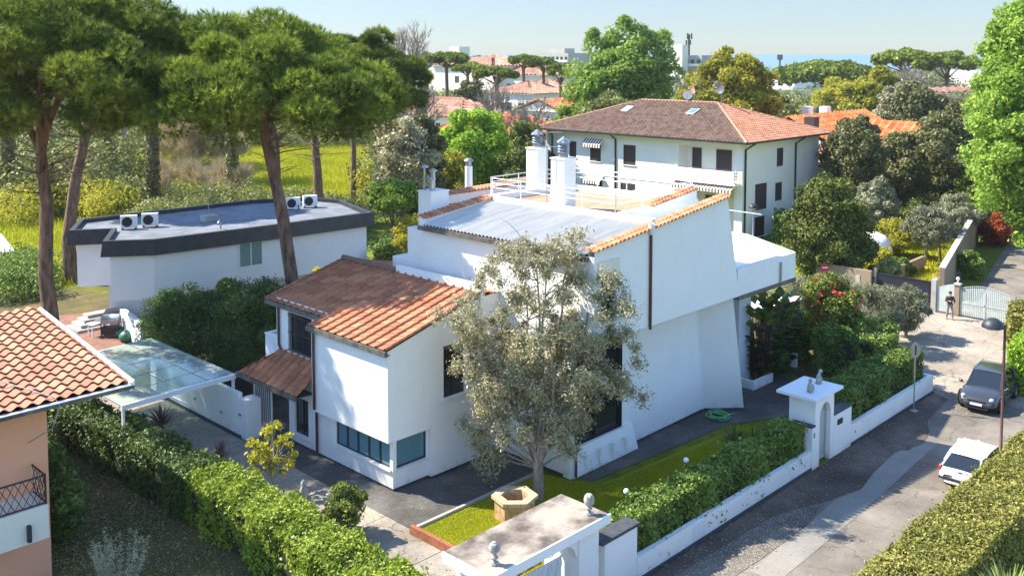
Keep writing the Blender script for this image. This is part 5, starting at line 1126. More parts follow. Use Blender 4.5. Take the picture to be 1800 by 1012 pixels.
def hedge(label, path, width, h, m, size, dens, seed, name='hedge', base=0.0, wob=.12, asp=.55, skip=None, z0=0.0, lean=None):
    """clipped or loose hedge along a path: leaves over a lumpy box shell and an opaque twiggy core"""
    rg = np.random.default_rng(seed); pth = [Vector((*p, 0)) for p in path]; t = thing(name, label, 'hedge', (pth[0].x, pth[0].y, base))
    Ls = [(b-a).length for a, b in zip(pth, pth[1:])]; T = sum(Ls); Pk = []; Nk = []
    ns = int(T*(width+2*h)*dens); s = rg.random(ns)*T; u = rg.random(ns)*(width+2*h)
    cum = np.concatenate([[0], np.cumsum(Ls)]); k = np.clip(np.searchsorted(cum, s, 'right')-1, 0, len(Ls)-1)
    A_ = np.array([[p.x, p.y] for p in pth]); dv = A_[1:]-A_[:-1]; dv = dv/np.linalg.norm(dv, axis=1, keepdims=True)
    c = A_[k]+dv[k]*(s-cum[k])[:, None]; nn = np.stack([-dv[k][:, 1], dv[k][:, 0]], 1)
    lump = wob*(np.sin(s*2.1+seed)+np.sin(s*5.3+u*3)*.6+np.sin(u*4.1+s*1.3)*.5)
    hh = h+lump*.6; side = np.where(u < h, -1, np.where(u > h+width, 1, 0))
    off = np.where(side == -1, -width/2, np.where(side == 1, width/2, u-h-width/2)); z = np.where(side == -1, u/h, np.where(side == 1, (width+2*h-u)/h, 1))*hh
    dep = np.abs(rg.normal(0, .07, ns))*2; off2 = off+side*(lump*.8-dep); z2 = z-np.where(side == 0, dep-.05, 0)
    rnd = np.minimum(.0, 0); z2 = np.maximum(z2, .03)
    P = np.stack([c[:, 0]+nn[:, 0]*off2, c[:, 1]+nn[:, 1]*off2, base+z2], 1)
    Nn = np.stack([nn[:, 0]*side, nn[:, 1]*side, np.where(side == 0, 1.0, .25)], 1)
    # end caps
    for e, sg in ((0, -1), (-1, 1)):
        n2 = int(width*h*dens*1.3); d = dv[e]; q = np.stack([A_[e][0]-d[1]*0+0*rg.random(n2), A_[e][1]+0*rg.random(n2)], 1); o = (rg.random(n2)-.5)*width
        q = q+np.stack([-d[1]*o, d[0]*o], 1)+d[None]*sg*(rg.normal(0, .06, n2))[:, None]; zz = rg.random(n2)*h
        P = np.concatenate([P, np.stack([q[:, 0], q[:, 1], base+zz], 1)]); Nn = np.concatenate([Nn, np.tile(np.array([d[0]*sg, d[1]*sg, .2]), (n2, 1))])
    P = P+Nn*((rg.random(len(P)) < .05)*rg.random(len(P))*.28)[:, None]
    A = np.clip(.45+rg.normal(0, .2, len(P))+.12*np.sin(P[:, 0]*1.7+P[:, 1]*2.3), 0, 1)
    V, F = leaves(P, Nn, size, rg, asp, .75); npmesh('foliage', V, F, LM[m], t, A, off=(pth[0].x, pth[0].y, base))
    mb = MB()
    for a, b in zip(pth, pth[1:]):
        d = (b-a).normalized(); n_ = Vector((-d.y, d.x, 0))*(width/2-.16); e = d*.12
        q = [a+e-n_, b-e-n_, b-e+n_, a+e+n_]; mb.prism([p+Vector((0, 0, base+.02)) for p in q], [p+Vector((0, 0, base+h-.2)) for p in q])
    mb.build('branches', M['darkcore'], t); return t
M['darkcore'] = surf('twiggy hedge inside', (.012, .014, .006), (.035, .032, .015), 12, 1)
def bladeplant(label, c, n, L, m, w=.05, seed=0, el=(.3, 1.4), name='spiky_plant', cat='plant', stem=0, droop=.25):
    rg = random.Random(seed); c = Vector(c); t = thing(name, label, cat, tuple(c)); V = []; F = []; A = []
    for i in range(n):
        a = rg.random()*6.283; e = rg.uniform(*el); l = L*rg.uniform(.7, 1.1); d = Vector((math.cos(a)*math.cos(e), math.sin(a)*math.cos(e), math.sin(e))); s = Vector((-math.sin(a), math.cos(a), 0))*w
        p = [c+Vector((0, 0, stem)), c+Vector((0, 0, stem))+d*l*.55, c+Vector((0, 0, stem))+d*l+Vector((math.cos(a)*.1, math.sin(a)*.1, -droop))*l*math.cos(e)]
        b = len(V); V += [p[0]-s*.6, p[0]+s*.6, p[1]+s, p[1]-s, p[2]+s*.1, p[2]-s*.1]; F += [(b, b+1, b+2, b+3), (b+3, b+2, b+4, b+5)]; v = rg.random(); A += [v, v]
    npmesh('leaves', [tuple(v) for v in V], np.array(F), LM[m], t, np.array(A), off=c)
    if stem: mb = MB(); mb.tube([c, c+Vector((0, 0, stem))], [.09, .07], 7); mb.build('stem', M['barkg'], t)
    return t
def P3(px, py, D): # point seen at px,py at forward distance D
    d = ray(px, py); f = Vector((math.cos(YAW), math.sin(YAW), 0)); return Vector((0, 0, CAMH))+d*(D/d.dot(f))
# ---------------------------------------------------------------- the big pines
T = [tuple(at(522, 49)), tuple(P3(517, 520, 49)), tuple(P3(497, 380, 49)), tuple(P3(478, 290, 49)), tuple(P3(457, 200, 49))]
c = at(446, 49)
pine('large leaning umbrella pine standing between the flat roofed house and the tiled wing', T, 6.8, (c.x, c.y), 18.7, 5.4, 11, 50, 1.15, tr=.38, forks=[tuple(P3(400, 140, 48.5)), tuple(P3(520, 145, 49)), tuple(P3(440, 110, 47)), tuple(P3(470, 120, 51)), tuple(P3(600, 180, 49))])
T = [tuple(at(560, 78)), tuple(P3(558, 300, 78)), tuple(P3(552, 235, 78))]; c = at(628, 78)
pine('pine with forked grey trunk just right of the leaning pine, its crown reaching furthest right', T, 5.4, (c.x, c.y), 18.6, 6.0, 12, 70, .9, tr=.42, forks=[tuple(P3(535, 200, 78)), tuple(P3(590, 210, 78)), tuple(P3(640, 130, 78))])
T = [tuple(at(85, 48)), tuple(P3(80, 480, 48)), tuple(P3(82, 360, 48)), tuple(P3(72, 270, 48))]; c = at(108, 48)
pine('ivy scarred old pine with a split trunk, nearest the left edge', T, 7.5, (c.x, c.y), 20.4, 6.6, 13, 50, 1.1, tr=.40, forks=[tuple(P3(28, 190, 48)), tuple(P3(88, 190, 48)), tuple(P3(70, 120, 48)), tuple(P3(120, 140, 48))])
T = [tuple(at(115, 70)), tuple(P3(120, 420, 70)), tuple(P3(132, 320, 70)), tuple(P3(150, 240, 70))]; c = at(168, 70)
pine('straight slimmer pine rising behind the left end of the flat roof', T, 5.9, (c.x, c.y), 19.3, 5.6, 14, 64, 1.0, tr=.5, forks=[tuple(P3(170, 180, 70)), tuple(P3(230, 180, 70)), tuple(P3(130, 150, 70))])
T = [tuple(at(490, 92)), tuple(P3(488, 320, 92)), tuple(P3(486, 250, 92))]; c = at(470, 92)
pine('far pine half hidden behind the trunk of the leaning pine', T, 6.0, (c.x, c.y), 17.0, 5.5, 16, 80, .8, tr=.4)
# dead twigs on the left trunk
rr = random.Random(3)
# ---------------------------------------------------------------- foreground tree
fb = Vector((25.87, 23.83, .05))
def fgtree():
    rg = np.random.default_rng(31); rr = random.Random(31)
    t = thing('olive_tree', 'grey green airy tree with bare lower limbs on the lawn before the villa', 'tree', tuple(fb))
    mb = MB(); fork = fb+Vector((0, 0, 1.5)); mb.tube([fb, fb+Vector((.03, -.02, .7)), fork], [.24, .2, .2], 10)
    tips = []
    main = [P3(860, 640, 36), P3(880, 560, 36.3), P3(925, 520, 35.5), P3(960, 480, 36), P3(1000, 560, 36.5), P3(1050, 600, 36), P3(1080, 660, 36.2), P3(850, 720, 35.4), P3(1020, 680, 35.2), P3(900, 660, 37), P3(965, 600, 34.8), P3(835, 600, 36.4), P3(1045, 520, 36.6), P3(940, 450, 36.5), P3(1000, 450, 36.2)]
    for p in main:
        pts = branch(mb, fork+Vector((rr.uniform(-.08, .08), rr.uniform(-.08, .08), rr.uniform(-.2, .2))), p, .085, .02, .07, 7, rr, 6); tips.append(pts[-1])
        for k in range(9):
            q = pts[rr.randint(2, 7)]; a = rr.random()*6.283; L = rr.uniform(.5, 1.4); e = q+Vector((math.cos(a)*L, math.sin(a)*L, rr.uniform(.1, 1.0)*L)); branch(mb, q, e, .025, .006, .12, 4, rr, 4); tips.append(e)
    for p in (P3(830, 760, 35.5), P3(850, 790, 36), P3(1020, 750, 36), P3(1010, 790, 35), P3(870, 800, 36.4)):
        pts = branch(mb, fork+Vector((0, 0, -.3)), p, .06, .015, .15, 6, rr, 6); tips.append(pts[-1]); tips.append(pts[-2])
    mb.build('trunk', M['barkp'], t)
    tips = [v for v in tips if v.z < 9.9]; T_ = np.array([[v.x, v.y, v.z] for v in tips]); m = len(T_)
    # keep the crown inside its ragged outline, with gaps
    Rl = np.stack([rg.uniform(.30, .62, m)]*3, 1); P, d, idx = clump_points(T_, Rl, 330, rg, .25, .2)
    ex = np.array([[*P3(rg.uniform(800, 1120), rg.uniform(440, 800), rg.uniform(34.4, 37.6))] for _ in range(190)])
    ok = [(((rg2 := (v - np.array(at(958, 36, 6.0))))[2]/3.9)**2 + ((np.dot(v-np.array(at(958, 36, 6.0)), np.array(r3)))/3.4)**2) < 1 for v in ex]
    ex = ex[np.array(ok)]
    ex = np.concatenate([ex, np.array([[*P3(a, b, 36)] for a, b in ((925, 425), (1005, 420), (945, 440), (1120, 640), (1130, 700), (1105, 690), (800, 560), (805, 610), (800, 650), (815, 745), (840, 815), (835, 780), (860, 830))])])
    P2, d2, i2 = clump_points(ex, np.stack([rg.uniform(.3, .62, len(ex))]*3, 1), 320, rg, .25, .2)
    P = np.concatenate([P, P2]); d = np.concatenate([d, d2]); A = np.clip(.5+rg.normal(0, .2, len(P)), 0, 1)
    V, F = leaves(P, d, .066, rg, .42, 1.0); npmesh('crown', V, F, LM['greyolive'], t, A, off=fb)
fgtree()
# ---------------------------------------------------------------- hedges
hedge('dark then sunlit garden hedge along the driveway at the lower left', [(15.9, 43.5), (16.55, 38), (16.75, 31.6)], 1.8, 1.65, 'hedge', .07, 420, 41, wob=.12)  # pine shade over this stretch is put into the darker leaf colour
hedge('bright yellow green sunlit hedge, nearest beside the driveway', [(16.75, 31.5), (16.75, 27.5), (16.55, 20.0)], 1.75, 1.8, 'hedgeL', .07, 480, 42, wob=.15)  # sunlight on this stretch is put into the brighter leaf colour
hedge('leafy climbing hedge on the street wall between the two gates', [(24.1, 18.5), (35.1, 18.45)], 1.0, 1.9, 'ivy', .065, 760, 43, wob=.11)
hedge('green hedge on the street wall right of the arched gateway', [(39.1, 18.75), (47.6, 18.9)], 1.5, 2.1, 'ivy', .07, 560, 44, wob=.14)
hedge('green hedge turning the corner of the garden behind the sign pole', [(47.3, 19.6), (47.2, 23.4)], 1.3, 2.3, 'ivy', .09, 330, 45, wob=.25)
hedge('wide clipped yellowed hedge along the right side of the street', [(18, 10.2), (28.0, 10.35), (46, 10.3)], 2.15, 2.1, 'hedgeY', .055, 680, 46, wob=.08)
hedge('bright green hedge at the street corner by the right edge', [(50.6, 13.9), (57.8, 14.7)], 2.6, 2.3, 'lime', .10, 260, 47, wob=.2)
hedge('small yellowish hedge behind the bright green one at the lane', [(59.0, 17.1), (62.5, 17.8)], 1.4, 1.9, 'hedgeY', .1, 200, 48, wob=.2)
hedge('dark hedge at the foot of the flats, left of the round garden tree', [(76.5, 41.5), (88, 41.8)], 2.0, 2.6, 'hedge', .14, 90, 49, wob=.3)
# ---------------------------------------------------------------- shrubs and garden plants
g = G(482, 868); tree('magnolia', 'small yellow green magnolia growing at the edge of the driveway hedge', (g.x, g.y, 0), (g.x, g.y, 1.75, 1.05, 1.05, 1.05), 'yellow', 60, 34, .085, 51, 'barkp', .05, lumpr=(.12, .26), inner=0, shell=.1, nb=34)
g = G(620, 935); tree('shrub', 'olive green round shrub at the street end of the driveway hedge', (g.x-.3, g.y, 0), (g.x-.3, g.y, 1.0, .8, .9, .85), 'midgreen', 22, 260, .06, 52, 'barkg', .05, 'shrub', lumpr=(.25, .4))
g = G(285, 768); bladeplant('larger purple cordyline in front of the carport wall', (g.x, g.y, .02), 70, 1.15, 'purple', .035, 53, stem=.45)
g = G(388, 818); bladeplant('smaller purple cordyline further down the driveway edge', (g.x, g.y, .02), 60, .9, 'purple', .03, 54, stem=.3)
g = G(545, 905); mb = MB(); mb.lathe((g.x-.25, g.y, .3), [(.16, 0), (.1, .1), (.12, .4), (.16, .7), (.1, .85), (.11, 1.0), (.01, 1.12)], 10); single(mb, 'garden_figure', M['statue'], 'small pale stone figure standing among the driveway hedge', 'statue')
g = G(210, 1030); t = thing('silver_shrub', 'silvery upright shrub at the bottom edge left of the hedge', 'shrub', (g.x, g.y, 0))
rg = np.random.default_rng(55); pts = []
for i in range(34):
    a = rg.random()*6.28; r = rg.random()**.5*1.0; h = 1.0+1.3*(1-r)*rg.random()+.3; n = 60; z = rg.random(n)*h
    pts.append(np.stack([g.x+r*math.cos(a)*(.5+.5*z/h)+rg.normal(0, .035, n), g.y+r*math.sin(a)*(.5+.5*z/h)+rg.normal(0, .035, n), z], 1))
P = np.concatenate(pts); V, F = leaves(P, np.tile([0, 0, 1.], (len(P), 1)), .06, rg, .3, 1); npmesh('foliage', V, F, LM['olive'], t, np.clip(.85+rg.normal(0, .2, len(P)), 0, 1), off=(g.x, g.y, 0))
# oleander / bamboo mass between the grey house and the wing: three shrubs
for i, (px, D, w_, h, l) in enumerate(((310, 50, 2.4, 4.2, 'leftmost dense dark shrub behind the carport glass'), (385, 49, 3.0, 4.7, 'tall dense dark shrub in the middle, below the window of the flat roofed house'), (462, 47.5, 2.6, 4.9, 'dense dark shrub nearest the tiled wing and its small balcony'))):
    c = at(px, D); tree('oleander', l, (c.x, c.y, 0), (c.x, c.y, h*.52, w_, w_, h*.5), 'hedge', 34, 460, .11, 60+i, 'barkg', .08, 'shrub', lumpr=(.24, .4), asp=.25, jit=1)
# bushes behind the wing
for i, (px, D, w_, h, m, l) in enumerate(((395, 56, .9, 3.4, 'ivy', 'small leafy shrub peeping over the tiled wing left of the pine trunk'), (545, 54, 1.0, 4.6, 'yellow', 'yellow green shoots rising just above the peak of the tiled wing'), (600, 54, 1.7, 3.4, 'yellow', 'low yellow green shrub above the ridge of the wing'), (655, 54, 1.9, 3.7, 'ivy', 'leafy green shrub between the ridge parapet and the grey house'), (700, 56, 1.8, 4.4, 'yellow', 'golden green shrub next to the tall left corner of the villa'), (690, 64, 1.7, 3.8, 'midgreen', 'small dark tree in the gap between grey house and villa'), (718, 70, 1.6, 5.2, 'yellow', 'yellow bush right beside the upper left corner of the villa'))):
    c = at(px, D); tree('shrub', l, (c.x, c.y, 0), (c.x, c.y, h*.55, w_, w_, h*.45), m, 20, 240, .10, 70+i, 'barkg', .06, 'shrub', lumpr=(.26, .42))
c = at(690, 72); tree('clipped_shrub', 'flat clipped bright green bush above the gap beside the villa', (c.x, c.y, 0), (c.x, c.y, 6.0, 2.2, 2.2, 1.0), 'green', 24, 260, .13, 80, 'barkg', .12, 'shrub', lumpr=(.3, .45))
c = at(705, 88); tree('ivy_tree', 'grey brown bushy tree left of the blue shaded chimney', (c.x, c.y, 0), (c.x, c.y, 6.3, 3.2, 3.2, 4.6), 'greyolive', 55, 330, .17, 81, 'barkg', .3, lumpr=(.2, .32))
c = at(740, 90); tree('dark_tree', 'dark ivy covered tree directly behind the blue shaded chimney', (c.x, c.y, 0), (c.x, c.y, 6.0, 2.4, 2.4, 5.0), 'oak', 45, 300, .17, 82, 'barkg', .3, lumpr=(.2, .32))
c = at(832, 104); tree('lime_tree', 'vivid lime green tree behind the round white chimney', (c.x, c.y, 0), (c.x, c.y, 5.6, 4.6, 4.6, 5.2), 'lime', 80, 330, .20, 83, 'barkg', .3, lumpr=(.16, .26), up=.3)
c = at(925, 100); tree('laurel', 'darker green laurel between the lime green tree and the flats', (c.x, c.y, 0), (c.x, c.y, 4.9, 2.7, 2.7, 4.8), 'midgreen', 45, 330, .17, 84, 'barkg', .25, lumpr=(.2, .32))
c = at(780, 96); tree('lime_tree', 'low yellow green tree just above the rear tiles of the villa', (c.x, c.y, 0), (c.x, c.y, 3.9, 3.0, 3.0, 3.6), 'yellow', 45, 300, .17, 85, 'barkg', .2, lumpr=(.2, .32))
# right hand gardens
c = at(1460, 69); tree('laurel', 'large round glossy garden tree in front of the right side of the flats', (c.x, c.y, 0), (c.x, c.y, 4.0, 3.2, 3.2, 3.9), 'midgreen', 90, 420, .12, 90, 'barkg', .25, lumpr=(.18, .3))
for i, (px, D, w_, h, m, l) in enumerate(((1505, 92, 3.4, 10.8, 'oak', 'tall dark holm oak immediately right of the flats'), (1590, 97, 3.2, 9.0, 'oak', 'holm oak in the middle of the dark garden row'), (1655, 96, 4.0, 10.6, 'oak', 'broad brownish holm oak left of the bright green tree'), (1545, 84, 1.8, 5.8, 'olive', 'slim silvery tree behind the round garden tree'), (1690, 104, 3.0, 12.0, 'oak', 'holm oak partly behind the tall bright green tree'), (1740, 92, 2.8, 6.2, 'midgreen', 'rounded green tree under the tall bright green tree'))):
    c = at(px, D); tree('holm_oak', l, (c.x, c.y, 0), (c.x, c.y, h*.56, w_, w_, h*.44), m, 80, 330, .16, 91+i, 'barkg', .28, lumpr=(.18, .3))
c = at(1850, 76); tree('lime_tree', 'very tall bright green tree filling the upper right edge', (c.x, c.y, 0), (c.x, c.y, 12.5, 6.3, 6.3, 12.0), 'green', 190, 420, .17, 100, 'barkg', .4, lumpr=(.12, .2), up=.3, sub=[(*P3(1745, 220, 75), 1.5), (*P3(1760, 130, 75), 1.4), (*P3(1790, 70, 75), 1.5), (*P3(1735, 300, 75), 1.5), (*P3(1735, 350, 75), 1.2)])
for i, (px, D, l) in enumerate(((1634, 75.5, 'leftmost small olive tree on the sunny grass'), (1662, 77, 'middle olive tree on the sunny grass'), (1692, 82, 'rightmost olive tree near the brown wall'))):
    c = at(px, D); tree('olive_tree', l, (c.x, c.y, 0), (c.x, c.y, 3.2, 2.0, 2.0, 1.5), 'olive', 34, 260, .10, 101+i, 'barkp', .12, lumpr=(.2, .34), inner=.1, shell=.5)
for i, (px, D, w_, h, m, l) in enumerate(((1575, 79, 1.9, 3.0, 'yellow', 'yellow green shrub above the white garden dome'), (1530, 74, 2.2, 1.9, 'yellow', 'low sunlit shrub in front of the white garden dome'), (1600, 86, 2.6, 3.2, 'midgreen', 'dark shrub behind the leftmost olive tree'), (1670, 92, 3.5, 3.4, 'midgreen', 'long dark shrub behind the olive trees'), (1762, 84, 1.7, 2.6, 'rust', 'rust red shrub against the top of the brown lane wall'), (1590, 72, 1.0, 1.4, 'ivy', 'creeper tumbling over the wall beside the path'), (1715, 71, 1.0, 2.4, 'ivy', 'creeper on the end of the brown lane wall'), (1565, 67, 1.2, 2.2, 'darkscrub', 'scruffy hedge plant on top of the dark gate wall'))):
    c = at(px, D); tree('shrub', l, (c.x, c.y, 0), (c.x, c.y, h*.5, w_, w_, h*.5), m, 24, 260, .11, 110+i, 'barkg', .05, 'shrub', lumpr=(.26, .42))
for i, (px, D, w_, h, m, l) in enumerate(((1400, 59, 1.6, 3.0, 'olive', 'pale feathery shrub in front of the round garden tree, nearest the side terrace'), (1440, 60, 1.6, 2.8, 'darkscrub', 'pale scrub below the round garden tree near the red sign'), (1490, 61, 1.5, 2.6, 'olive', 'feathery pale shrub at the left end of the dark gate'))):
    c = at(px, D); tree('shrub', l, (c.x, c.y, 0), (c.x, c.y, h*.5, w_, w_, h*.5), m, 24, 260, .10, 120+i, 'barkg', .05, 'shrub', lumpr=(.26, .42), asp=.25)
# plants of the villa's right garden
c = at(1462, 51.5); camel = tree('camellia', 'rounded camellia bush dotted with red flowers right of the villa', (c.x, c.y, 0), (c.x, c.y, 2.7, 1.85, 1.85, 2.0), 'midgreen', 44, 380, .085, 130, 'barkg', .1, 'shrub', lumpr=(.24, .36))
rg = np.random.default_rng(131); d = unit(64, rg); d = d[(d[:, 2] > -.2)]; Pf = np.array([c.x, c.y, 2.7])+d*np.array([1.85, 1.85, 2.0]); Pf = np.repeat(Pf, 5, 0)+rg.normal(0, .05, (len(Pf)*5, 3)); V, F = leaves(Pf, np.repeat(d, 5, 0), .075, rg, .9, .8); npmesh('flowers', V, F, LM['red'], camel, rg.random(len(Pf)), off=(c.x, c.y, 0))
for i, (px, D, w_, h, l) in enumerate(((1545, 54, 1.6, 3.9, 'silvery grey green tree spreading over the street beside the camellia'), (1605, 56, 1.3, 3.0, 'low silvery branches at the corner of the garden, nearest the man by the gates'))):
    c = at(px, D); tree('olive_tree', l, (c.x, c.y, 0), (c.x, c.y, h*.58, w_*1.15, w_*1.1, h*.42), 'olive', 46, 260, .15, 132+i, 'barkp', .1, lumpr=(.2, .34), asp=.16, inner=.1, shell=.3, jit=1)
c = at(1535, 50.5); tree('olive_tree', 'gnarled open shrub with twisting pale branches behind the corner hedge', (c.x, c.y, 0), (c.x, c.y, 1.9, 1.9, 1.6, .95), 'ivy', 26, 130, .09, 135, 'barkp', .16, lumpr=(.2, .34), inner=.05, shell=.4, nb=24)
for i, (px, D, n, h, l) in enumerate(((1345, 49, 44, 4.8, 'tall dark strelitzia clump right beside the leaning pillar of the villa'), (1378, 50.5, 38, 4.3, 'dark strelitzia clump next to the camellia'))):
    c = at(px, D); t = thing('strelitzia', l, 'plant', (c.x, c.y, 0)); rg2 = random.Random(140+i); V = []; F = []; A = []; mb = MB()
    for k in range(n):
        a = rg2.random()*6.283; rd = rg2.uniform(.1, .5); hh = h*rg2.uniform(.55, .92); q = c+Vector((math.cos(a)*rd, math.sin(a)*rd, 0)); top_ = q+Vector((math.cos(a)*.5, math.sin(a)*.5, hh)); mb.tube([q, q.lerp(top_, .5)+Vector((0, 0, .1)), top_], [.05, .035, .02], 5)
        e = top_+Vector((math.cos(a)*.5, math.sin(a)*.5, .55)); s = Vector((-math.sin(a), math.cos(a), 0))*.28; mdl = top_.lerp(e, .5)
        b = len(V); V += [top_, mdl-s, e, mdl+s]; F.append((b, b+1, b+2, b+3)); A.append(rg2.random())
        for z in (.15, .3, .45, .6, .8):
            p0 = q.lerp(top_, z); a2 = a+rg2.uniform(-1, 1); e = p0+Vector((math.cos(a2)*.7, math.sin(a2)*.7, .25)); s = Vector((-math.sin(a2), math.cos(a2), 0))*.2; md = p0.lerp(e, .5)+Vector((0, 0, .1)); b = len(V); V += [p0, md-s, e, md+s]; F.append((b, b+1, b+2, b+3)); A.append(rg2.random()*.5)
    npmesh('leaves', [tuple(v) for v in V], np.array(F), LM['hedge'], t, np.array(A), off=c); mb.build('stems', M['bark'], t)
g = G(1320, 800); 
for i, (px, py, l) in enumerate(((1330, 790, 'strappy plant at the shaded left side of the arched gateway'), (1300, 790, 'dark strappy plant behind the climbing hedge near the hose'),)):
    g = G(px, py); bladeplant(l, (g.x, g.y+.2, 0), 60, 1.1, 'hedge', .04, 150+i)
g = G(1030, 826); bladeplant('spiky yellow edged plant below the picture window', (g.x, g.y+.1, .03), 40, .6, 'strap', .04, 152)
g = G(900, 860)
bladeplant('large yellow green yucca in the bottom right corner', (28.35, 8.25, 0.0), 110, 1.35, 'strap', .05, 153, el=(.5, 1.5), droop=.15, stem=1.1)
c = Vector((34.5, 8.3, 0)); tree('shrub', 'green shrub beside the yucca in front of the clipped hedge at the bottom right', (c.x, c.y, 0), (c.x, c.y, .8, 1.1, .8, .8), 'hedgeL', 24, 300, .06, 154, 'barkg', .04, 'shrub')
# lawn tufts and meadow grass
def scatter_blades(name, poly, n, h, w, m, seed, z=0.0, label_kind='stuff'):
    rg = np.random.default_rng(seed); pa = np.array(poly); lo, hi = pa.min(0), pa.max(0); x = lo[0]+(hi[0]-lo[0])*rg.random(n); y = lo[1]+(hi[1]-lo[1])*rg.random(n)
    k = inpoly(x, y, poly); x, y = x[k], y[k]; n = len(x); a = rg.random(n)*6.283; hh = h*(.5+rg.random(n)); dx, dy = np.cos(a)*w, np.sin(a)*w; l = rg.normal(0, .3, (n, 2))*hh[:, None]
    V = np.stack([np.stack([x-dx, y-dy, np.full(n, z)], 1), np.stack([x+dx, y+dy, np.full(n, z)], 1), np.stack([x+l[:, 0], y+l[:, 1], z+hh], 1)], 1).reshape(-1, 3)
    o = npmesh(name, V, np.arange(3*n).reshape(-1, 3), LM[m], None, np.clip(.5+.25*np.sin(x*.4)*np.cos(y*.33)+rg.normal(0, .2, n), 0, 1)); tag(o, kind='stuff'); return o
scatter_blades('meadow_grass', MEADOW, 190000, .45, .06, 'grass', 160, .02)
scatter_blades('orchard_grass_tufts', [(64.6, 27.8), (66.5, 24.6), (88, 29.8), (92, 40), (72, 44), (68, 36)], 26000, .22, .04, 'grass', 161, .02)
scatter_blades('lawn_grass', [(21.1, 18.0), (37.0, 18.2), (37.2, 22.0), (28.4, 22.8), (27.5, 25.2), (21.2, 25.2)], 150000, .055, .012, 'grass', 162, .05)
# scrub belt beyond the meadow and round the back gardens (uncountable)
def scrub(name, label, spots, m, per, size, seed, zr=(.6, 1.2), asp=.5):
    rg = np.random.default_rng(seed); C = np.array([[p[0], p[1], p[2]*.45] for p in spots]); Rl = np.array([[p[3], p[3], p[2]*.6] for p in spots]); P, d, idx = clump_points(C, Rl, per, rg, .75, .5); P[:, 2] = np.maximum(P[:, 2], .05)
    A = np.clip(.45+rg.normal(0, .17, len(P))+(rg.random(len(C))[idx]-.5)*.6, 0, 1); V, F = leaves(P, d, size, rg, asp, .7); o = npmesh(name, V, F, LM[m], None, A); return tag(o, label, 'scrub', kind='stuff')
rr = random.Random(5)
def belt(n, px0, px1, D0, D1, h0, h1, w0, w1, topy=None):
    out = []
    for i in range(n):
        px = rr.uniform(px0, px1); D = rr.uniform(D0, D1); c = at(px, D); out.append((c.x, c.y, rr.uniform(h0, h1), rr.uniform(w0, w1)))
    return out
scrub('scrub', 'mixed green scrub along the near edge of the meadow', belt(120, 235, 670, 90, 108, 1.2, 3.0, 1.2, 2.4), 'darkscrub', 240, .15, 170)
scrub('scrub', 'leafy undergrowth behind the meadow under the pines', belt(70, -40, 240, 98, 125, 3, 8, 2.0, 4.0)+belt(90, 230, 720, 172, 190, 5, 9.5, 3.0, 5.0), 'darkscrub', 300, .27, 171)
scrub('scrub', 'grey green thicket at the left under the old pine', belt(50, -20, 215, 93, 104, 1.5, 4.5, 1.6, 2.8), 'yellow', 300, .17, 172)
scrub('scrub', 'tall tangled wood closing the meadow at the far left', belt(130, -60, 480, 172, 205, 8, 14, 3.5, 6.0), 'darkscrub', 300, .28, 182)
scrub('scrub', 'bramble bank at the left behind the pink house', belt(40, -30, 70, 64, 74, 1.2, 2.6, 1.0, 1.8), 'ivy', 260, .12, 173)
scrub('scrub', 'ivy and creeper covering the back garden between the houses', belt(40, 640, 760, 66, 80, .8, 2.4, 1.0, 1.8), 'ivy', 240, .12, 174)
scrub('scrub', 'brushwood between the meadow and the middle distance houses', belt(110, 640, 960, 112, 150, 2, 5, 1.8, 3.5), 'darkscrub', 260, .24, 175)
scrub('scrub', 'yellow green thicket beyond the villa roof', belt(40, 640, 770, 100, 112, 2, 5.5, 1.6, 3.0), 'yellow', 240, .2, 176)
scrub('far_wood', 'unbroken far wood along the horizon', belt(260, -50, 1750, 330, 800, 4, 10, 5, 12), 'oak', 110, .9, 177)
scrub('far_wood', 'green gardens and trees between the distant villas', belt(150, 640, 1020, 180, 330, 3, 8, 3, 6), 'midgreen', 150, .5, 178)
scrub('far_wood', 'mixed trees in the gardens behind the orange roofs', belt(120, 1300, 1760, 150, 300, 3, 9, 3, 6), 'darkscrub', 170, .45, 179)
scrub('scrub', 'undergrowth beneath the holm oaks of the right garden', belt(50, 1480, 1760, 100, 125, 1.5, 4, 2, 3.5), 'midgreen', 200, .25, 180)
# dry reeds: a mound of arching straw stems
rg = np.random.default_rng(181); Cs = []
for i in range(90):
    px = rg.normal(345, 38); D = 136+rg.random()*10; q = at(px, D); h = max(2.5, 9.0-abs(px-335)*.06); z = h*rg.random()**.7; Cs.append((q.x, q.y, z, 1.6))
for i in range(34):
    px = rg.uniform(190, 430); D = 108+rg.random()*16; q = at(px, D); Cs.append((q.x, q.y, 1.0+1.8*rg.random(), 1.1))
Cs = np.array(Cs); P, d, idx = clump_points(Cs[:, :3], np.stack([Cs[:, 3]]*3, 1), 110, rg, .5, .4); V, F = needles(P, d*.6+np.array([0, 0, 1.]), 1.1, rg, 3, .5, .05)
tag(npmesh('reed_bed', V, F, LM['dry'], None, np.clip(.5+rg.normal(0, .25, len(F)), 0, 1)), 'dry straw coloured reeds and grasses behind the flat roofed house', 'reeds', kind='stuff')
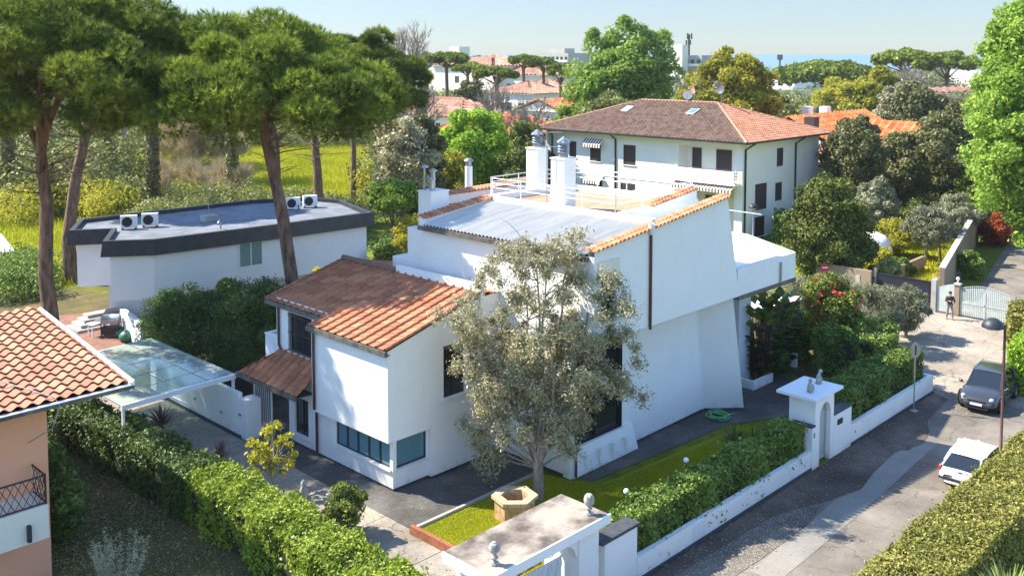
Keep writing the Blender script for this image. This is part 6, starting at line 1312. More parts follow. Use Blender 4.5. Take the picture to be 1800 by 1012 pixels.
# thin dark trunks wrapped in ivy behind the meadow
for i, (px, D, h, l) in enumerate(((10, 100, 11, 'ivy covered trunk at the far left edge behind the meadow'), (188, 108, 12, 'ivy covered trunk left of the dry reeds'), (265, 104, 12, 'thick ivy covered trunk just before the dry reeds'), (405, 110, 11, 'ivy covered trunk right of the dry reeds'), (618, 105, 12, 'thin straight bare trunk beside the green meadow strip'), (742, 150, 13.5, 'pollarded ivy clad trunk in front of the white house'), (683, 118, 13, 'ivy hung trunk left of the white house'))):
    c = at(px, D); t = thing('ivy_tree', l, 'tree', (c.x, c.y, 0), 0, 'ivy clad trunks behind the meadow'); mb = MB(); mb.tube([c, c+Vector((.2, 0, h*.5)), c+Vector((-.1, .2, h))], [.35, .28, .15], 8); mb.build('trunk', M['bark'], t)
    if i not in (4,):
        rg = np.random.default_rng(190+i); n = 2600; z = rg.random(n)*h*.92; a = rg.random(n)*6.28; r = .45+.35*rg.random(n)*(1-z/h*.4); P = np.stack([c.x+r*np.cos(a), c.y+r*np.sin(a), z], 1); V, F = leaves(P, np.stack([np.cos(a), np.sin(a), a*0], 1), .16, rg); npmesh('ivy', V, F, LM['oak' if i != 6 else 'ivy'], t, rg.random(n), off=c)
# bare pale trees on the skyline
def bare(label, px, D, h, w_, seed, m='twig'):
    c = at(px, D); rg = random.Random(seed); t = thing('bare_tree', label, 'tree', (c.x, c.y, 0), 0, 'bare trees'); mb = MB(); mb.tube([c, c+Vector((0, 0, h*.55))], [.3*h/14, .16*h/14], 6); mb.build('trunk', M['barkp'], t)
    V = []; 
    def rec(p, d, L, lv):
        e = p+d*L; s = d.cross(Vector((rg.uniform(-1, 1), rg.uniform(-1, 1), rg.uniform(-1, 1)))).normalized()*(.022*(5-lv)+.012)*h/14; V.extend([tuple(p-s), tuple(p+s), tuple(e)])
        if lv < 4:
            for _ in range(3 if lv else 4): nd = (d+Vector((rg.uniform(-1, 1), rg.uniform(-1, 1), rg.uniform(-.3, .9)))*.55).normalized(); rec(p+d*L*rg.uniform(.5, .95), nd, L*rg.uniform(.6, .8), lv+1)
    for k in range(14): a = rg.random()*6.28; rec(c+Vector((0, 0, h*rg.uniform(.25, .55))), Vector((math.cos(a)*w_/h*1.4, math.sin(a)*w_/h*1.4, 1)).normalized(), h*.2, 0)
    npmesh('branches', V, np.arange(len(V)).reshape(-1, 3), LM[m], t, off=c); return t
bare('bare poplar tops showing between the crowns at the top left, left one', 215, 130, 26, 6, 200); bare('bare poplar tops showing between the crowns at the top left, right one', 270, 130, 27.5, 6, 201)
bare('pale bare tree rising right of the umbrella pine crowns', 708, 150, 22, 6, 202); bare('leafless pale tree lower beside the ivy hung trunk', 735, 140, 15, 6, 203)
bare('bare thin tree before the bright orange roof, left one', 875, 132, 13, 4, 204); bare('bare thin tree before the bright orange roof, right one', 935, 128, 12, 4, 205)
bare('bare scrubby tree beside the white house wall', 690, 110, 8, 4, 206); bare('brownish bare tree below the right skyline pine', 1690, 150, 12, 6, 207)
bare('bare pale tree between the skyline pines and the beige building', 1590, 190, 15, 5, 208)
# mid / far trees
c = at(1098, 140); tree('poplar', 'tall bright green three peaked tree behind the left end of the flats', (c.x, c.y, 0), (c.x, c.y, 10.5, 7.6, 7.6, 9.0), 'green', 150, 330, .27, 210, 'barkg', .4, lumpr=(.14, .22), up=.3,
     sub=[(*P3(1045, 80, 140), 2.0), (*P3(1042, 62, 140), 1.1), (*P3(1100, 55, 140), 2.2), (*P3(1098, 40, 140), 1.2), (*P3(1125, 60, 140), 1.8), (*P3(1165, 80, 140), 1.8), (*P3(1166, 66, 140), 1.3), (*P3(1150, 95, 140), 2.2), (*P3(1172, 105, 140), 2.0), (*P3(1145, 70, 140), 1.5), (*P3(1075, 70, 140), 1.8), (*P3(1015, 130, 140), 2.2), (*P3(1005, 165, 140), 2.0), (*P3(1185, 130, 140), 1.8)])
c = at(1283, 128); tree('plane_tree', 'round yellow green tree crown right behind the ridge of the flats', (c.x, c.y, 0), (c.x, c.y, 10.0, 6.9, 6.9, 7.2), 'yellow', 150, 300, .25, 211, 'barkg', .4, lumpr=(.14, .22), up=.3)
c = at(1075, 118); tree('bare_shrub', 'olive brown shrubby tree left of the satellite dishes', (c.x, c.y, 0), (c.x, c.y, 7.0, 5.5, 3.5, 5.0), 'darkscrub', 60, 260, .2, 212, 'barkg', .2, lumpr=(.18, .28))
def farpine(label, px, D, topy, w_m, dep, seed, m='pine'):
    c = at(px, D); rg = np.random.default_rng(seed); rr = random.Random(seed); tz = CAMH-(topy-HZ)*D/FPX; t = thing('umbrella_pine', label, 'pine tree', (c.x, c.y, 0), 0, 'far umbrella pines'); k = max(12, int(26*(w_m/8))); C = []; Rl = []
    for i in range(k): rad = w_m*math.sqrt((i+.5)/k)*.86; a = i*2.4+rr.random(); s = w_m*rr.uniform(.2, .28); C.append((c.x+rad*math.cos(a), c.y+rad*math.sin(a), tz-s*.6-dep*.55*(rad/w_m)**2-rr.random()*dep*.25)); Rl.append((s, s, s*.6))
    C = np.array(C); Rl = np.array(Rl); P, d, idx = clump_points(C, Rl, 260, rg, .8, .5); V, F = leaves(P, d, .0022*D+.05, rg, .5, .6); npmesh('crown', V, F, LM[m], t, np.clip(.45+rg.normal(0, .2, len(P)), 0, 1), off=c)
    mb = MB(); top_ = c+Vector((0, 0, tz-dep)); mb.tube([c, c+Vector((.2, .1, (tz-dep)*.6)), top_], [.5, .4, .35], 7)
    for i in rr.sample(range(k), min(9, k)): branch(mb, top_-Vector((0, 0, 1.5)), C[i], .2, .06, .1, 4, rr, 4)
    mb.build('trunk', M['bark'], t)
for a in (('left umbrella pine of the two broad ones on the right skyline', 1450, 260, 102, 13.5, 6, 220), ('wide umbrella pine on the right skyline, left half of its pair', 1590, 240, 82, 8.2, 5, 221), ('wide umbrella pine on the right skyline, right half of its pair', 1664, 245, 88, 8.0, 6, 222),
          ('flat topped pine leaning left on the skyline before the hotel', 920, 220, 95, 4.0, 2.0, 223), ('second flat topped pine between the leaning one and the hotel', 955, 225, 102, 3.8, 2.0, 224), ('drooping pine directly under the hotel', 985, 200, 110, 3.4, 3, 225), ('lone umbrella pine before the large far villa', 873, 170, 115, 4.2, 2.0, 226), ('umbrella pine with tall bare trunk above the white house', 785, 210, 90, 5.0, 2.2, 227), ('smaller umbrella pine left of the far pink villa', 750, 225, 92, 4.0, 2.5, 228), ('dark umbrella pine above the grey cypress shaped tree', 822, 230, 108, 4.6, 2.2, 229), ('rounded pine crown on the skyline above the large far villa', 838, 340, 98, 9, 4, 230), ('low dark pine crown on the skyline left of the rounded one', 800, 345, 96, 8, 4, 231)):
    farpine(*a)
for i, (px, D, w_, h, m, l) in enumerate(((825, 190, 4.2, 11.5, 'oak', 'grey green conical tree behind the white hipped house'), (800, 182, 3.0, 8.5, 'midgreen', 'rounded green tree left of the grey conical one'), (1470, 190, 6, 11.8, 'yellow', 'leftmost yellow green tree below the skyline pines'), (1510, 185, 5, 12.6, 'yellow', 'second yellow green tree below the skyline pines'), (1545, 190, 5, 13.8, 'yellow', 'tallest yellow green tree beside the pale building'), (1440, 160, 4.5, 7.5, 'oak', 'dark low tree behind the white roof chimneys'), (1500, 150, 5.5, 7.8, 'oak', 'dark bushy tree behind the long orange ridge'), (1610, 150, 5.0, 12.5, 'oak', 'large dark holm oak behind the orange annex'), (1575, 158, 3.5, 12.0, 'greyolive', 'grey green tree left of the large dark holm oak'), (1360, 170, 4.5, 9.5, 'darkscrub', 'olive toned tree between the yellow crown and the dark pines'), (1330, 118, 3.4, 9.6, 'yellow', 'low yellow green crown right of the large dish'), (1700, 190, 6, 9.0, 'darkscrub', 'brownish tree by the pink walled house'), (700, 170, 5, 10.5, 'greyolive', 'pale green tree left of the white hipped house'), (1000, 150, 3.5, 8.5, 'green', 'low leafy green tree at the foot of the three peaked one'))):
    c = at(px, D); tree('tree', l, (c.x, c.y, 0), (c.x, c.y, h*.55, w_, w_, h*.45), m, 40, 240, .0019*D, 240+i, 'barkg', .25, lumpr=(.2, .32))

c = Vector((12.4, 34.2, 0)); tree('shrub', 'dark upright shrub against the corner of the salmon house', (c.x, c.y, 0), (c.x, c.y, 1.5, .9, 1.5, 1.5), 'hedge', 26, 300, .08, 300, 'barkg', .06, 'shrub')
scatter_blades('garden_grass', [(11.5, 14), (15.6, 14), (15.7, 30), (15.3, 44), (12.8, 44), (11.5, 31)], 22000, .08, .02, 'darkscrub', 163, .012)
rg = np.random.default_rng(301); n = 9000; P = np.stack([11.5+4.3*rg.random(n), 14+32*rg.random(n), np.full(n, .03)], 1); V, F = leaves(P, np.tile([0, 0, 1.], (n, 1)), .05, rg, .5, .3); tag(npmesh('fallen_leaves', V, F, LM['dry'], None, rg.random(n)), 'fallen leaves scattered over the shaded side garden', 'leaves', kind='stuff')

rg = np.random.default_rng(302); P = []
for (x0, x1, y0, y1, n) in ((18, 21.2, 18, 36, 420), (21.4, 27.5, 25.5, 28, 130), (28, 37, 23.2, 24.3, 100), (24, 48, 15.5, 17.7, 1100), (24, 46, 12.3, 15.5, 260), (49, 62, 16, 24, 500), (21.2, 22.4, 28, 36, 60)):
    x = x0+(x1-x0)*rg.random(n); y = y0+(y1-y0)*rg.random(n)**(1.6 if n == 1100 else 1); y = y1-(y-y0) if n == 1100 else y; P.append(np.stack([x, y, np.full(n, .055)], 1))
P = np.concatenate(P); V, F = leaves(P, np.tile([0, 0, 1.], (len(P), 1)), .035, rg, .5, .25); tag(npmesh('leaf_litter', V, F, LM['dry'], None, rg.random(len(P))), 'dry leaf litter strewn over the paving and the edge of the street', 'leaves', kind='stuff')

c = at(1358, 49.6); tree('shrub', 'low dark shrub filling the foot of the strelitzia clumps', (c.x, c.y, 0), (c.x, c.y, .8, 1.5, 1.1, .8), 'hedge', 26, 300, .09, 310, 'barkg', .05, 'shrub')
c = at(1405, 52); tree('shrub', 'dark shrub between the strelitzia clumps and the camellia', (c.x, c.y, 0), (c.x, c.y, 1.2, 1.2, 1.2, 1.2), 'midgreen', 26, 280, .09, 311, 'barkg', .05, 'shrub')
# ================================================================ VEHICLES
PAINT = {'grey': plain('dark grey car paint', (.055, .055, .06), .25, .4, .5, 1.0), 'white': plain('white car paint', (.75, .76, .77), .3, 0, .5, 1.0)}
M['trim'] = plain('black plastic trim', (.02, .02, .022), .6); M['chrome'] = plain('chrome', (.7, .7, .72), .15, 1)
M['lampglass'] = plain('headlamp glass', (.55, .58, .6), .1, .3, .8); M['tail'] = plain('red tail lamp', (.55, .02, .03), .2, 0, .8)
M['carglass'] = plain('tinted car glass', (.012, .016, .018), .04, 0, 1.0); M['plate'] = plain('number plate', (.7, .7, .68), .5)
def car(name, label, loc, rz, L, W, H, paint, suv=False, hatch=False):
    t = thing(name, label, 'car', loc, rz); hw = W/2; P = PAINT[paint]; g = .20 if suv else .16
    # stations from the tail (x=-L/2) to the nose: x, half width, sill z, belt z, deck z (centre)
    zb = .92 if suv else .86; S = [(-L/2, hw*.70, g+.18, .62, .66), (-L/2+.06, hw*.90, g+.08, .84, .90), (-L/2+.30, hw*.97, g+.02, zb+.06, zb+.10), (-L*.25, hw, g, zb+.05, zb+.1), (0, hw, g, zb+.02, zb+.08), (L*.17, hw, g, zb-.01, zb+.05), (L*.28, hw*.99, g, zb-.05, zb+.02), (L*.40, hw*.95, g+.02, zb-.13, zb-.07), (L/2-.13, hw*.86, g+.06, zb-.26, zb-.20), (L/2-.02, hw*.68, g+.10, .52, .54), (L/2, hw*.60, g+.16, .44, .46)]
    def ring(x, w, z0, z1, z2):
        return [(x, -w*.90, z0), (x, -w, z0+.14), (x, -w*1.0, (z0+z1)/2+.03), (x, -w*.955, z1), (x, -w*.80, z1+(z2-z1)*.55), (x, -w*.4, z2), (x, 0, z2+.012), (x, w*.4, z2), (x, w*.80, z1+(z2-z1)*.55), (x, w*.955, z1), (x, w, (z0+z1)/2+.03), (x, w, z0+.14), (x, w*.90, z0)]
    mb = MB(); vs = [p for s in S for p in ring(*s)]; k = 13
    mb.add(vs, [(i*k+j, i*k+j+1, (i+1)*k+j+1, (i+1)*k+j) for i in range(len(S)-1) for j in range(k-1)]+[(i*k, (i+1)*k, (i+1)*k+k-1, i*k+k-1) for i in range(len(S)-1)]+[tuple(range(k)), tuple(range(len(vs)-1, len(vs)-k-1, -1))], 0, True)
    body = mb.build('body', P, t, local=True); b = body.modifiers.new('sub', 'SUBSURF'); b.levels = b.render_levels = 1
    # cabin
    x0, x1, x2, x3 = (-L/2+.14, -L/2+.62, L*.03, L*.235) if not hatch else (-L/2+.12, -L/2+.58, L*.03, L*.26)
    zt = H-.02
    def crow(x, w, z): return [(x, -w, z), (x, -w*.5, z+.015), (x, 0, z+.02), (x, w*.5, z+.015), (x, w, z)]
    if hatch: x1 = -L/2+.98
    base = [(x0, hw*.78, zb+.04), (-L/2+.67, hw*.89, zb+.05), (x2, hw*.90, zb+.03), (x3, hw*.80, zb)]; roof = [(x0+(.60 if hatch else .26), hw*(.62 if hatch else .66), zt-(.09 if hatch else .16)), (x1, hw*.71, zt-.04), (x2-.2, hw*.72, zt), (x2+.12, hw*.68, zt-.05)]
    mb = MB(); v = []
    for (bx, bw, bz), (rx, rw, rz_) in zip(base, roof): v += [(bx, -bw, bz), (rx, -rw, rz_), (rx, 0, rz_+.02), (rx, rw, rz_), (bx, bw, bz)]
    fs = [(i*5+j, i*5+j+1, (i+1)*5+j+1, (i+1)*5+j) for i in range(3) for j in range(4)]+[(0, 1, 2, 3, 4), (19, 18, 17, 16, 15)]
    mb.add(v, fs, 0); mb.build('windows', M['carglass'], t, local=True)
    mb = MB(); rr_ = [crow(rx, rw+.015, rz_+.012) for rx, rw, rz_ in [(roof[0][0]-.05, roof[0][1], roof[0][2]-.02), roof[1], ((roof[1][0]+roof[2][0])/2, hw*.725, zt+.015), roof[2], roof[3]]]
    vv = [p for r_ in rr_ for p in r_]; mb.add(vv, [(i*5+j, i*5+j+1, (i+1)*5+j+1, (i+1)*5+j) for i in range(4) for j in range(4)], 0, True)
    for s in (-1, 1):   # pillars
        for (bi, ri) in ((0, 0), (1, 1), (2, 2), (3, 3)):
            bx, bw, bz = base[bi]; rx, rw, rz_ = roof[ri]; r_ = .045 if bi in (0, 1) else .028; mb.tube([(bx, s*bw, bz), (rx, s*(rw+.005), rz_)], r_, 6)
    rf = mb.build('roof', P, t, local=True)
    if suv:
        for s in (-1, 1): mb = MB(); mb.tube([(roof[1][0]-.1, s*hw*.66, zt+.02), (roof[1][0]+.1, s*hw*.66, zt+.07), (roof[2][0]-.1, s*hw*.66, zt+.08), (roof[2][0]+.05, s*hw*.65, zt+.02)], .016, 5); mb.build('roof_rail', M['chrome'], t, local=True)
    R_w = .34 if suv else .30
    for sx_ in (-L*.30, L*.31):
        for s in (-1, 1):
            mb = MB(); mb.lathe((0, 0, 0), [(R_w*.55, -.10), (R_w*.93, -.10), (R_w, -.07), (R_w, .07), (R_w*.93, .10), (R_w*.55, .10)], 22)
            mb.v = [(sx_+x, s*(hw-.10)+z, R_w+y) for x, y, z in mb.v]; w_ = mb.build('wheel', M['rubber'], t, local=True); 
            mb = MB(); mb.lathe((0, 0, 0), [(R_w*.6, .04), (R_w*.56, .085), (R_w*.5, .05), (.001, .07)], 20); 
            for q in range(5): a = q*1.2566; mb.tube([(0, 0, .085), (R_w*.52*math.cos(a), R_w*.52*math.sin(a), .09)], .03, 5)
            mb.v = [(sx_+x, s*(hw-.10)+s*z, R_w+y) for x, y, z in mb.v]; ORG[w_.name] = Vector((0, 0, 0)); mb.build('rim', M['galv'], w_, local=True)
            mb = MB(); mb.tube([(sx_+(R_w+.05)*math.cos(a), s*(hw+.003), R_w+(R_w+.05)*math.sin(a)) for a in [math.pi*(i/12)-.1 for i in range(14)]], .035, 6); mb.build('wheel_arch', M['trim'], t, local=True)
    for s in (-1, 1):
        mb = MB(); mb.ball((L/2-.20, s*hw*.66, .70 if suv else .66), .11, 12, 8, sx=1.3, sz=.85); mb.build('headlight', M['lampglass'], t, local=True)
        mb = MB(); mb.ball((-L/2+.17, s*hw*.84, .80), .13, 12, 8, sx=.9, sy=.62, sz=1.15); mb.build('tail_light', M['tail'], t, local=True)
        mb = MB(); mb.ball((L*.20, s*(hw+.10), zb+.10), .10, 10, 6, sx=.6, sz=.7); mb.tube([(L*.20, s*(hw-.05), zb+.02), (L*.20, s*(hw+.08), zb+.08)], .025, 5); mb.build('wing_mirror', P, t, local=True)
        mb = MB()
        for xx in (-L*.02, L*.20): mb.tube([(xx, s*(hw+.0), g+.18), (xx, s*(hw+.004), zb-.08)], .006, 4)
        mb.build('door_seam', M['trim'], t, local=True)
        for xx in (-L*.12, L*.06): mb = MB(); mb.box(xx-.08, xx+.08, *sorted((s*hw*.99, s*(hw+.02))), zb-.1, zb-.07); mb.build('door_handle', M['chrome'], t, local=True)
    mb = MB(); mb.box(L/2-.06, L/2+.012, -hw*.5, hw*.5, .36, .44); mb.box(L/2-.07, L/2+.0, -hw*.42, hw*.42, .56, .62); mb.build('grille', M['trim'], t, local=True)
    for q in ((L/2+.013, L/2+.03, -.26, .26, .40, .51), (-L/2-.03, -L/2-.012, -.26, .26, .56, .67)): mb = MB(); mb.box(*q); mb.build('number_plate', M['plate'], t, local=True)
    mb = MB(); mb.box(L/2-.08, L/2+.02, -hw*.55, hw*.55, .25, .30); mb.build('bumper_trim', M['trim'], t, local=True); mb = MB(); mb.box(-L/2-.015, -L/2+.12, -hw*.86, hw*.86, .44, .52); mb.build('bumper_trim', M['trim'], t, local=True)
    mb = MB(); mb.box(-L/2+.02, -L/2+.05, -.08, .08, .80, .84); mb.build('badge', M['trim'], t, local=True)
    return t
car('car', 'dark grey compact crossover facing the camera, with chrome trimmed bumper, behind the lamp post', (48.6, 15.4, .012), R(184), 4.3, 1.85, 1.56, 'grey', True)
car('car', 'white hatchback seen from behind, partly hidden by the clipped hedge', (39.45, 12.8, .012), R(1), 4.2, 1.76, 1.38, 'white', hatch=True)
# ================================================================ STREET FURNITURE
def lamp(base, h, label, dirx, r=.055, dome=.42, m='brown', arm=.35, globe=False):
    t = thing('street_lamp', label, 'street lamp', base, 0); x, y, z = base; d = Vector(dirx).normalized()
    mb = MB(); mb.tube([(x, y, z), (x, y, z+1.2), (x, y, z+1.21), (x, y, z+h)], [r*1.35, r*1.3, r, r*.85], 10); mb.build('pole', M[m], t)
    e = Vector((x, y, z+h))+d*arm*2
    mb = MB(); mb.tube([(x, y, z+h-.05), Vector((x, y, z+h))+d*arm+Vector((0, 0, .05)), e+Vector((0, 0, .05))], r*.7, 8) if arm > .1 else mb.tube([(x, y, z+h-.02), (x, y, z+h+.1)], r, 8)
    mb.build('arm', M['dark'], t)
    mb = MB(); c = e if arm > .1 else Vector((x, y, z+h)); mb.lathe((c.x, c.y, c.z-.1), [(dome, 0), (dome*.97, dome*.25), (dome*.75, dome*.6), (dome*.4, dome*.82), (.01, dome*.9)], 16); mb.build('shade', M['dark'], t)
    mb = MB(); mb.lathe((c.x, c.y, c.z-.12), [(.01, -dome*.25), (dome*.7, -dome*.1), (dome*.93, .02)], 16); mb.build('lens', M['lampglass'], t); return t
lamp((38.67, 11.75, 0), 6.45, 'tall brown street lamp with a dark dome head rising out of the clipped hedge', (-.62, .78, 0), .055, .40, 'brown', .22)
c = at(1328, 76); lamp((c.x, c.y, 0), 4.6, 'grey street lamp with dome head in front of the right side of the flats', (0, 0, 1), .06, .40, 'galv', 0)
g = G(1606, 722); t = thing('road_sign', 'bare grey sign pole with an oval plate seen edge on, against the street wall', 'sign', (g.x, g.y, 0)); mb = MB(); mb.tube([g, g+Vector((0, 0, 3.25))], .035, 8); mb.build('pole', M['galv'], t)
mb = MB(); n_ = Vector((-.80, -.6, 0)).normalized(); s_ = Vector((-n_.y, n_.x, 0)); rg_ = [(s_*.22*math.cos(a)+Vector((0, 0, 2.9+.36*math.sin(a)))) for a in [6.2832*i/20 for i in range(20)]]; mb.prism([g+p+n_*.03 for p in rg_], [g+p+n_*.05 for p in rg_]); pl_ = mb.build('plate', M['galv'], t)
mb = MB(); mb.prism([g+n_*.052+s_*-.03+Vector((0, 0, 2.68)), g+n_*.052+s_*.03+Vector((0, 0, 2.68)), g+n_*.052+s_*.03+Vector((0, 0, 3.12)), g+n_*.052+s_*-.03+Vector((0, 0, 3.12))], [g+n_*.07+s_*-.03+Vector((0, 0, 2.68)), g+n_*.07+s_*.03+Vector((0, 0, 2.68)), g+n_*.07+s_*.03+Vector((0, 0, 3.12)), g+n_*.07+s_*-.03+Vector((0, 0, 3.12))]); mb.build('bracket', M['frame'], pl_)
mb = MB(); mb.lathe((g.x, g.y, .01), [(.17, 0), (.16, .03), (.04, .05)], 12); mb.build('foot', M['conc'], t)
c = at(1457, 62); t = thing('traffic_sign', 'pair of red and white round traffic signs above the pale scrub', 'sign', (c.x, c.y, 0)); mb = MB(); mb.tube([c, c+Vector((0, 0, 3.1))], .04, 8); mb.build('pole', M['galv'], t)
fd = Vector((-math.cos(YAW), -math.sin(YAW), 0)); sd_ = r3
for z in (2.85, 2.3):
    disc = lambda r, z0=z: [c+sd_*r*math.cos(a)+Vector((0, 0, z0+r*math.sin(a))) for a in [6.2832*i/24 for i in range(24)]]
    mb = MB(); mb.prism([p+fd*.05 for p in disc(.27)], [p+fd*.06 for p in disc(.27)]); d_ = mb.build('disc', plain('red sign face', (.6, .03, .04), .4), t)
    mb = MB(); mb.prism([c+fd*.062+sd_*a*.18+Vector((0, 0, z+b*.05)) for a, b in ((-1, -1), (1, -1), (1, 1), (-1, 1))], [c+fd*.07+sd_*a*.18+Vector((0, 0, z+b*.05)) for a, b in ((-1, -1), (1, -1), (1, 1), (-1, 1))]); mb.build('bar', M['plate'], d_)
for px, py, l in ((1090, 960, 'white globe garden light on a short post at the street end of the lawn hedge'), (1198, 900, 'white globe garden light halfway along the lawn hedge')):
    g = G(px, py); g.y = 19.3; t = thing('garden_light', l, 'garden light', (g.x, g.y, .05), 0, 'globe lights along the lawn hedge'); mb = MB(); mb.tube([(g.x, g.y, .05), (g.x, g.y, 1.9)], .03, 8); mb.build('post', M['brown'], t); mb = MB(); mb.ball((g.x, g.y, 2.0), .1, 12, 8); mb.build('globe', M['whitemetal'], t)
# ---------------------------------------------------------------- gates at the end of the street
gx = 63.3
t = thing('sliding_gate', 'wide plain dark navy sliding gate at the end of the street', 'gate', (gx, 25.3, 0)); mb = MB(); mb.box(gx, gx+.06, 23.75, 27.35, .05, 1.95); mb.build('panel', plain('navy gate paint', (.015, .017, .03), .5), t); mb = MB(); mb.box(gx-.03, gx-.001, 23.75, 27.35, 1.86, 1.96); mb.box(gx-.03, gx-.001, 23.85, 23.95, .05, 1.85); mb.build('frame', M['frame'], t)
t = thing('gate_pier', 'narrow grey pier between the navy gate and the pale panel', 'pillar', (gx, 23.6, 0)); mb = MB(); mb.box(gx-.1, gx+.3, 23.42, 23.73, 0, 2.1); mb.build('pier', M['conc'], t)
t = thing('gate_post', 'slim grey metal post at the left end of the navy gate', 'pillar', (gx, 27.45, 0)); mb = MB(); mb.box(gx-.06, gx+.12, 27.38, 27.55, 0, 2.25); mb.build('post', M['galv'], t)
pale = surf('pale green sheet gate', (.38, .44, .42), (.50, .55, .52), 3, .55)
t = thing('side_gate', 'pale green solid gate panel behind the standing man', 'gate', (gx, 22.9, 0)); mb = MB(); n = 8
for i in range(n):
    a, b = 22.32+(23.35-22.32)*i/n, 22.32+(23.35-22.32)*(i+1)/n; zt = lambda y: 2.0-.35*((y-22.32)/1.03)**1.3; mb.prism([(gx, a, .08), (gx+.05, a, .08), (gx+.05, b, .08), (gx, b, .08)], [(gx, a, zt(a)), (gx+.05, a, zt(a)), (gx+.05, b, zt(b)), (gx, b, zt(b))])
mb.build('panel', pale, t); mb = MB(); mb.box(gx-.03, gx-.001, 22.32, 23.35, .08, .16); mb.build('rail', M['galv'], t)
t = thing('gate_pier', 'weathered pier with a white lamp cap between the pale panel and the ribbed gate', 'pillar', (gx, 22.2, 0)); mb = MB(); mb.box(gx-.1, gx+.25, 21.98, 22.28, 0, 2.0); mb.build('pier', M['oldwall'], t); mb = MB(); mb.box(gx-.16, gx+.31, 21.92, 22.34, 2.001, 2.08); mb.build('cap', M['conc'], t); mb = MB(); mb.tube([(gx+.07, 22.13, 2.08), (gx+.07, 22.13, 2.3)], .05, 8); mb.ball((gx+.07, 22.13, 2.38), .12, 10, 6); mb.build('lamp', M['whitemetal'], t)
t = thing('ribbed_gate', 'pale green double gate of upright ribs with an arched top', 'gate', (gx, 20.5, 0))
for s in range(2):
    ya = 19.0+s*1.47; mb = MB()
    for i in range(13):
        y = ya+.03+i*.112; h = 1.72+.30*math.sin(math.pi*(y-19.0)/2.94); mb.box(gx, gx+.03, y, y+.075, .12, h); mb.ball((gx+.015, y+.037, h+.08), .045, 6, 4)
    mb.box(gx+.031, gx+.05, ya, ya+1.46, .85, .93); mb.box(gx+.031, gx+.05, ya, ya+1.46, .15, .23); mb.box(gx-.02, gx-.001, ya, ya+1.46, .88, .94)
    mb.box(gx-.02, gx-.001, ya+.0, ya+.05, .1, 1.75); mb.box(gx-.02, gx-.001, ya+1.41, ya+1.46, .1, 1.75)
    mb.build('leaf', pale, t)
t = thing('gate_wall', 'grey rough wall at the left of the navy gate, below the scruffy hedge', 'wall', (gx, 28.5, 0)); mb = MB(); mb.box(gx-.5, gx-.25, 27.56, 31.5, 0, 2.1); mb.build('wall', M['oldwall'], t); mb = MB(); mb.box(gx-.53, gx-.501, 28.3, 28.6, 1.1, 1.7); mb.build('meter_box', M['conc'], t)
t = thing('lane_wall', 'tall weathered brown wall running away along the lane, under the rust red shrub', 'wall', (70, 24.5, 0)); mb = MB(); a_, b_ = Vector((67.0, 24.3, 0)), Vector((90, 29.8, 0)); d_ = (b_-a_).normalized(); n_ = Vector((-d_.y, d_.x, 0))*.3; Z = lambda z: Vector((0, 0, z)); mb.prism([a_, b_, b_+n_, a_+n_], [a_+Z(2.1), b_+Z(3.0), b_+n_+Z(3.0), a_+n_+Z(2.1)]); mb.build('wall', M['oldwall'], t)
mb = MB(); o_ = Vector((d_.y, -d_.x, 0))*.06; mb.prism([a_+o_+Z(2.101), b_+o_+Z(3.001), b_+n_-o_+Z(3.001), a_+n_-o_+Z(2.101)], [a_+o_+Z(2.18), b_+o_+Z(3.08), b_+n_-o_+Z(3.08), a_+n_-o_+Z(2.18)]); mb.build('coping', M['conc'], t)
a_, b_ = G(1582, 492), G(1625, 475); d_ = (b_-a_).normalized(); n_ = Vector((-d_.y, d_.x, 0))*.25; mb = MB(); mb.prism([a_, b_, b_+n_, a_+n_], [a_+Z(1.0), b_+Z(1.1), b_+n_+Z(1.1), a_+n_+Z(1.0)]); single(mb, 'path_wall', M['oldwall'], 'short low brown wall beside the garden path behind the navy gate', 'wall')
sheet('garden_track', [tuple(G(*p)[:2]) for p in ((1625, 498), (1672, 498), (1722, 472), (1700, 466), (1650, 480))], .03, M['cobble'])
c = at(1536, 78); t = thing('garden_dome', 'white rounded garden dome between the yellow green shrubs', 'tent', (c.x, c.y, 0)); mb = MB(); mb.lathe((c.x, c.y, 0), [(1.75, 0), (1.75, 1.0), (1.6, 1.5), (1.2, 1.95), (.6, 2.2), (.01, 2.28)], 24); mb.build('cover', M['white'], t)
# shade sail and reddish screen right of the strelitzia
a_, b_, c_ = P3(1322, 548, 53), P3(1432, 520, 57), P3(1322, 525, 57); t = thing('shade_sail', 'white canvas shade sail stretched behind the strelitzia clumps', 'awning', (a_.x, a_.y, 0)); mb = MB(); mb.prism([a_, b_, c_], [a_+Z(.03), b_+Z(.03), c_+Z(.03)]); mb.build('canvas', M['white'], t)
for p in (a_, b_, c_): mb = MB(); mb.tube([(p.x, p.y, 0), p], .04, 6); mb.build('post', M['whitemetal'], t)
c = at(1405, 57); mb = MB(); mb.box(c.x-1.5, c.x+1.5, c.y-.05, c.y+.05, 0, 2.0, rz=R(-45)); single(mb, 'garden_screen', surf('reddish screen', (.20, .07, .05), (.30, .11, .08), 3, .9, stretch=(20, 20, 1)), 'dark red upright screen under the canvas shade sail', 'screen')
# manholes / drain
for px, py, w_, l in ((1585, 785, .38, 'round iron manhole cover by the damp stain on the road'), (1600, 775, .2, 'small iron drain cover beside the manhole on the road'), (1785, 668, .3, 'manhole cover beyond the grey car by the bright hedge')):
    g = G(px, py); mb = MB(); mb.lathe((g.x, g.y, .013), [(w_, 0), (w_, .006), (.01, .006)], 18); single(mb, 'manhole_cover', M['iron'], l, 'manhole cover', 'iron covers in the street')
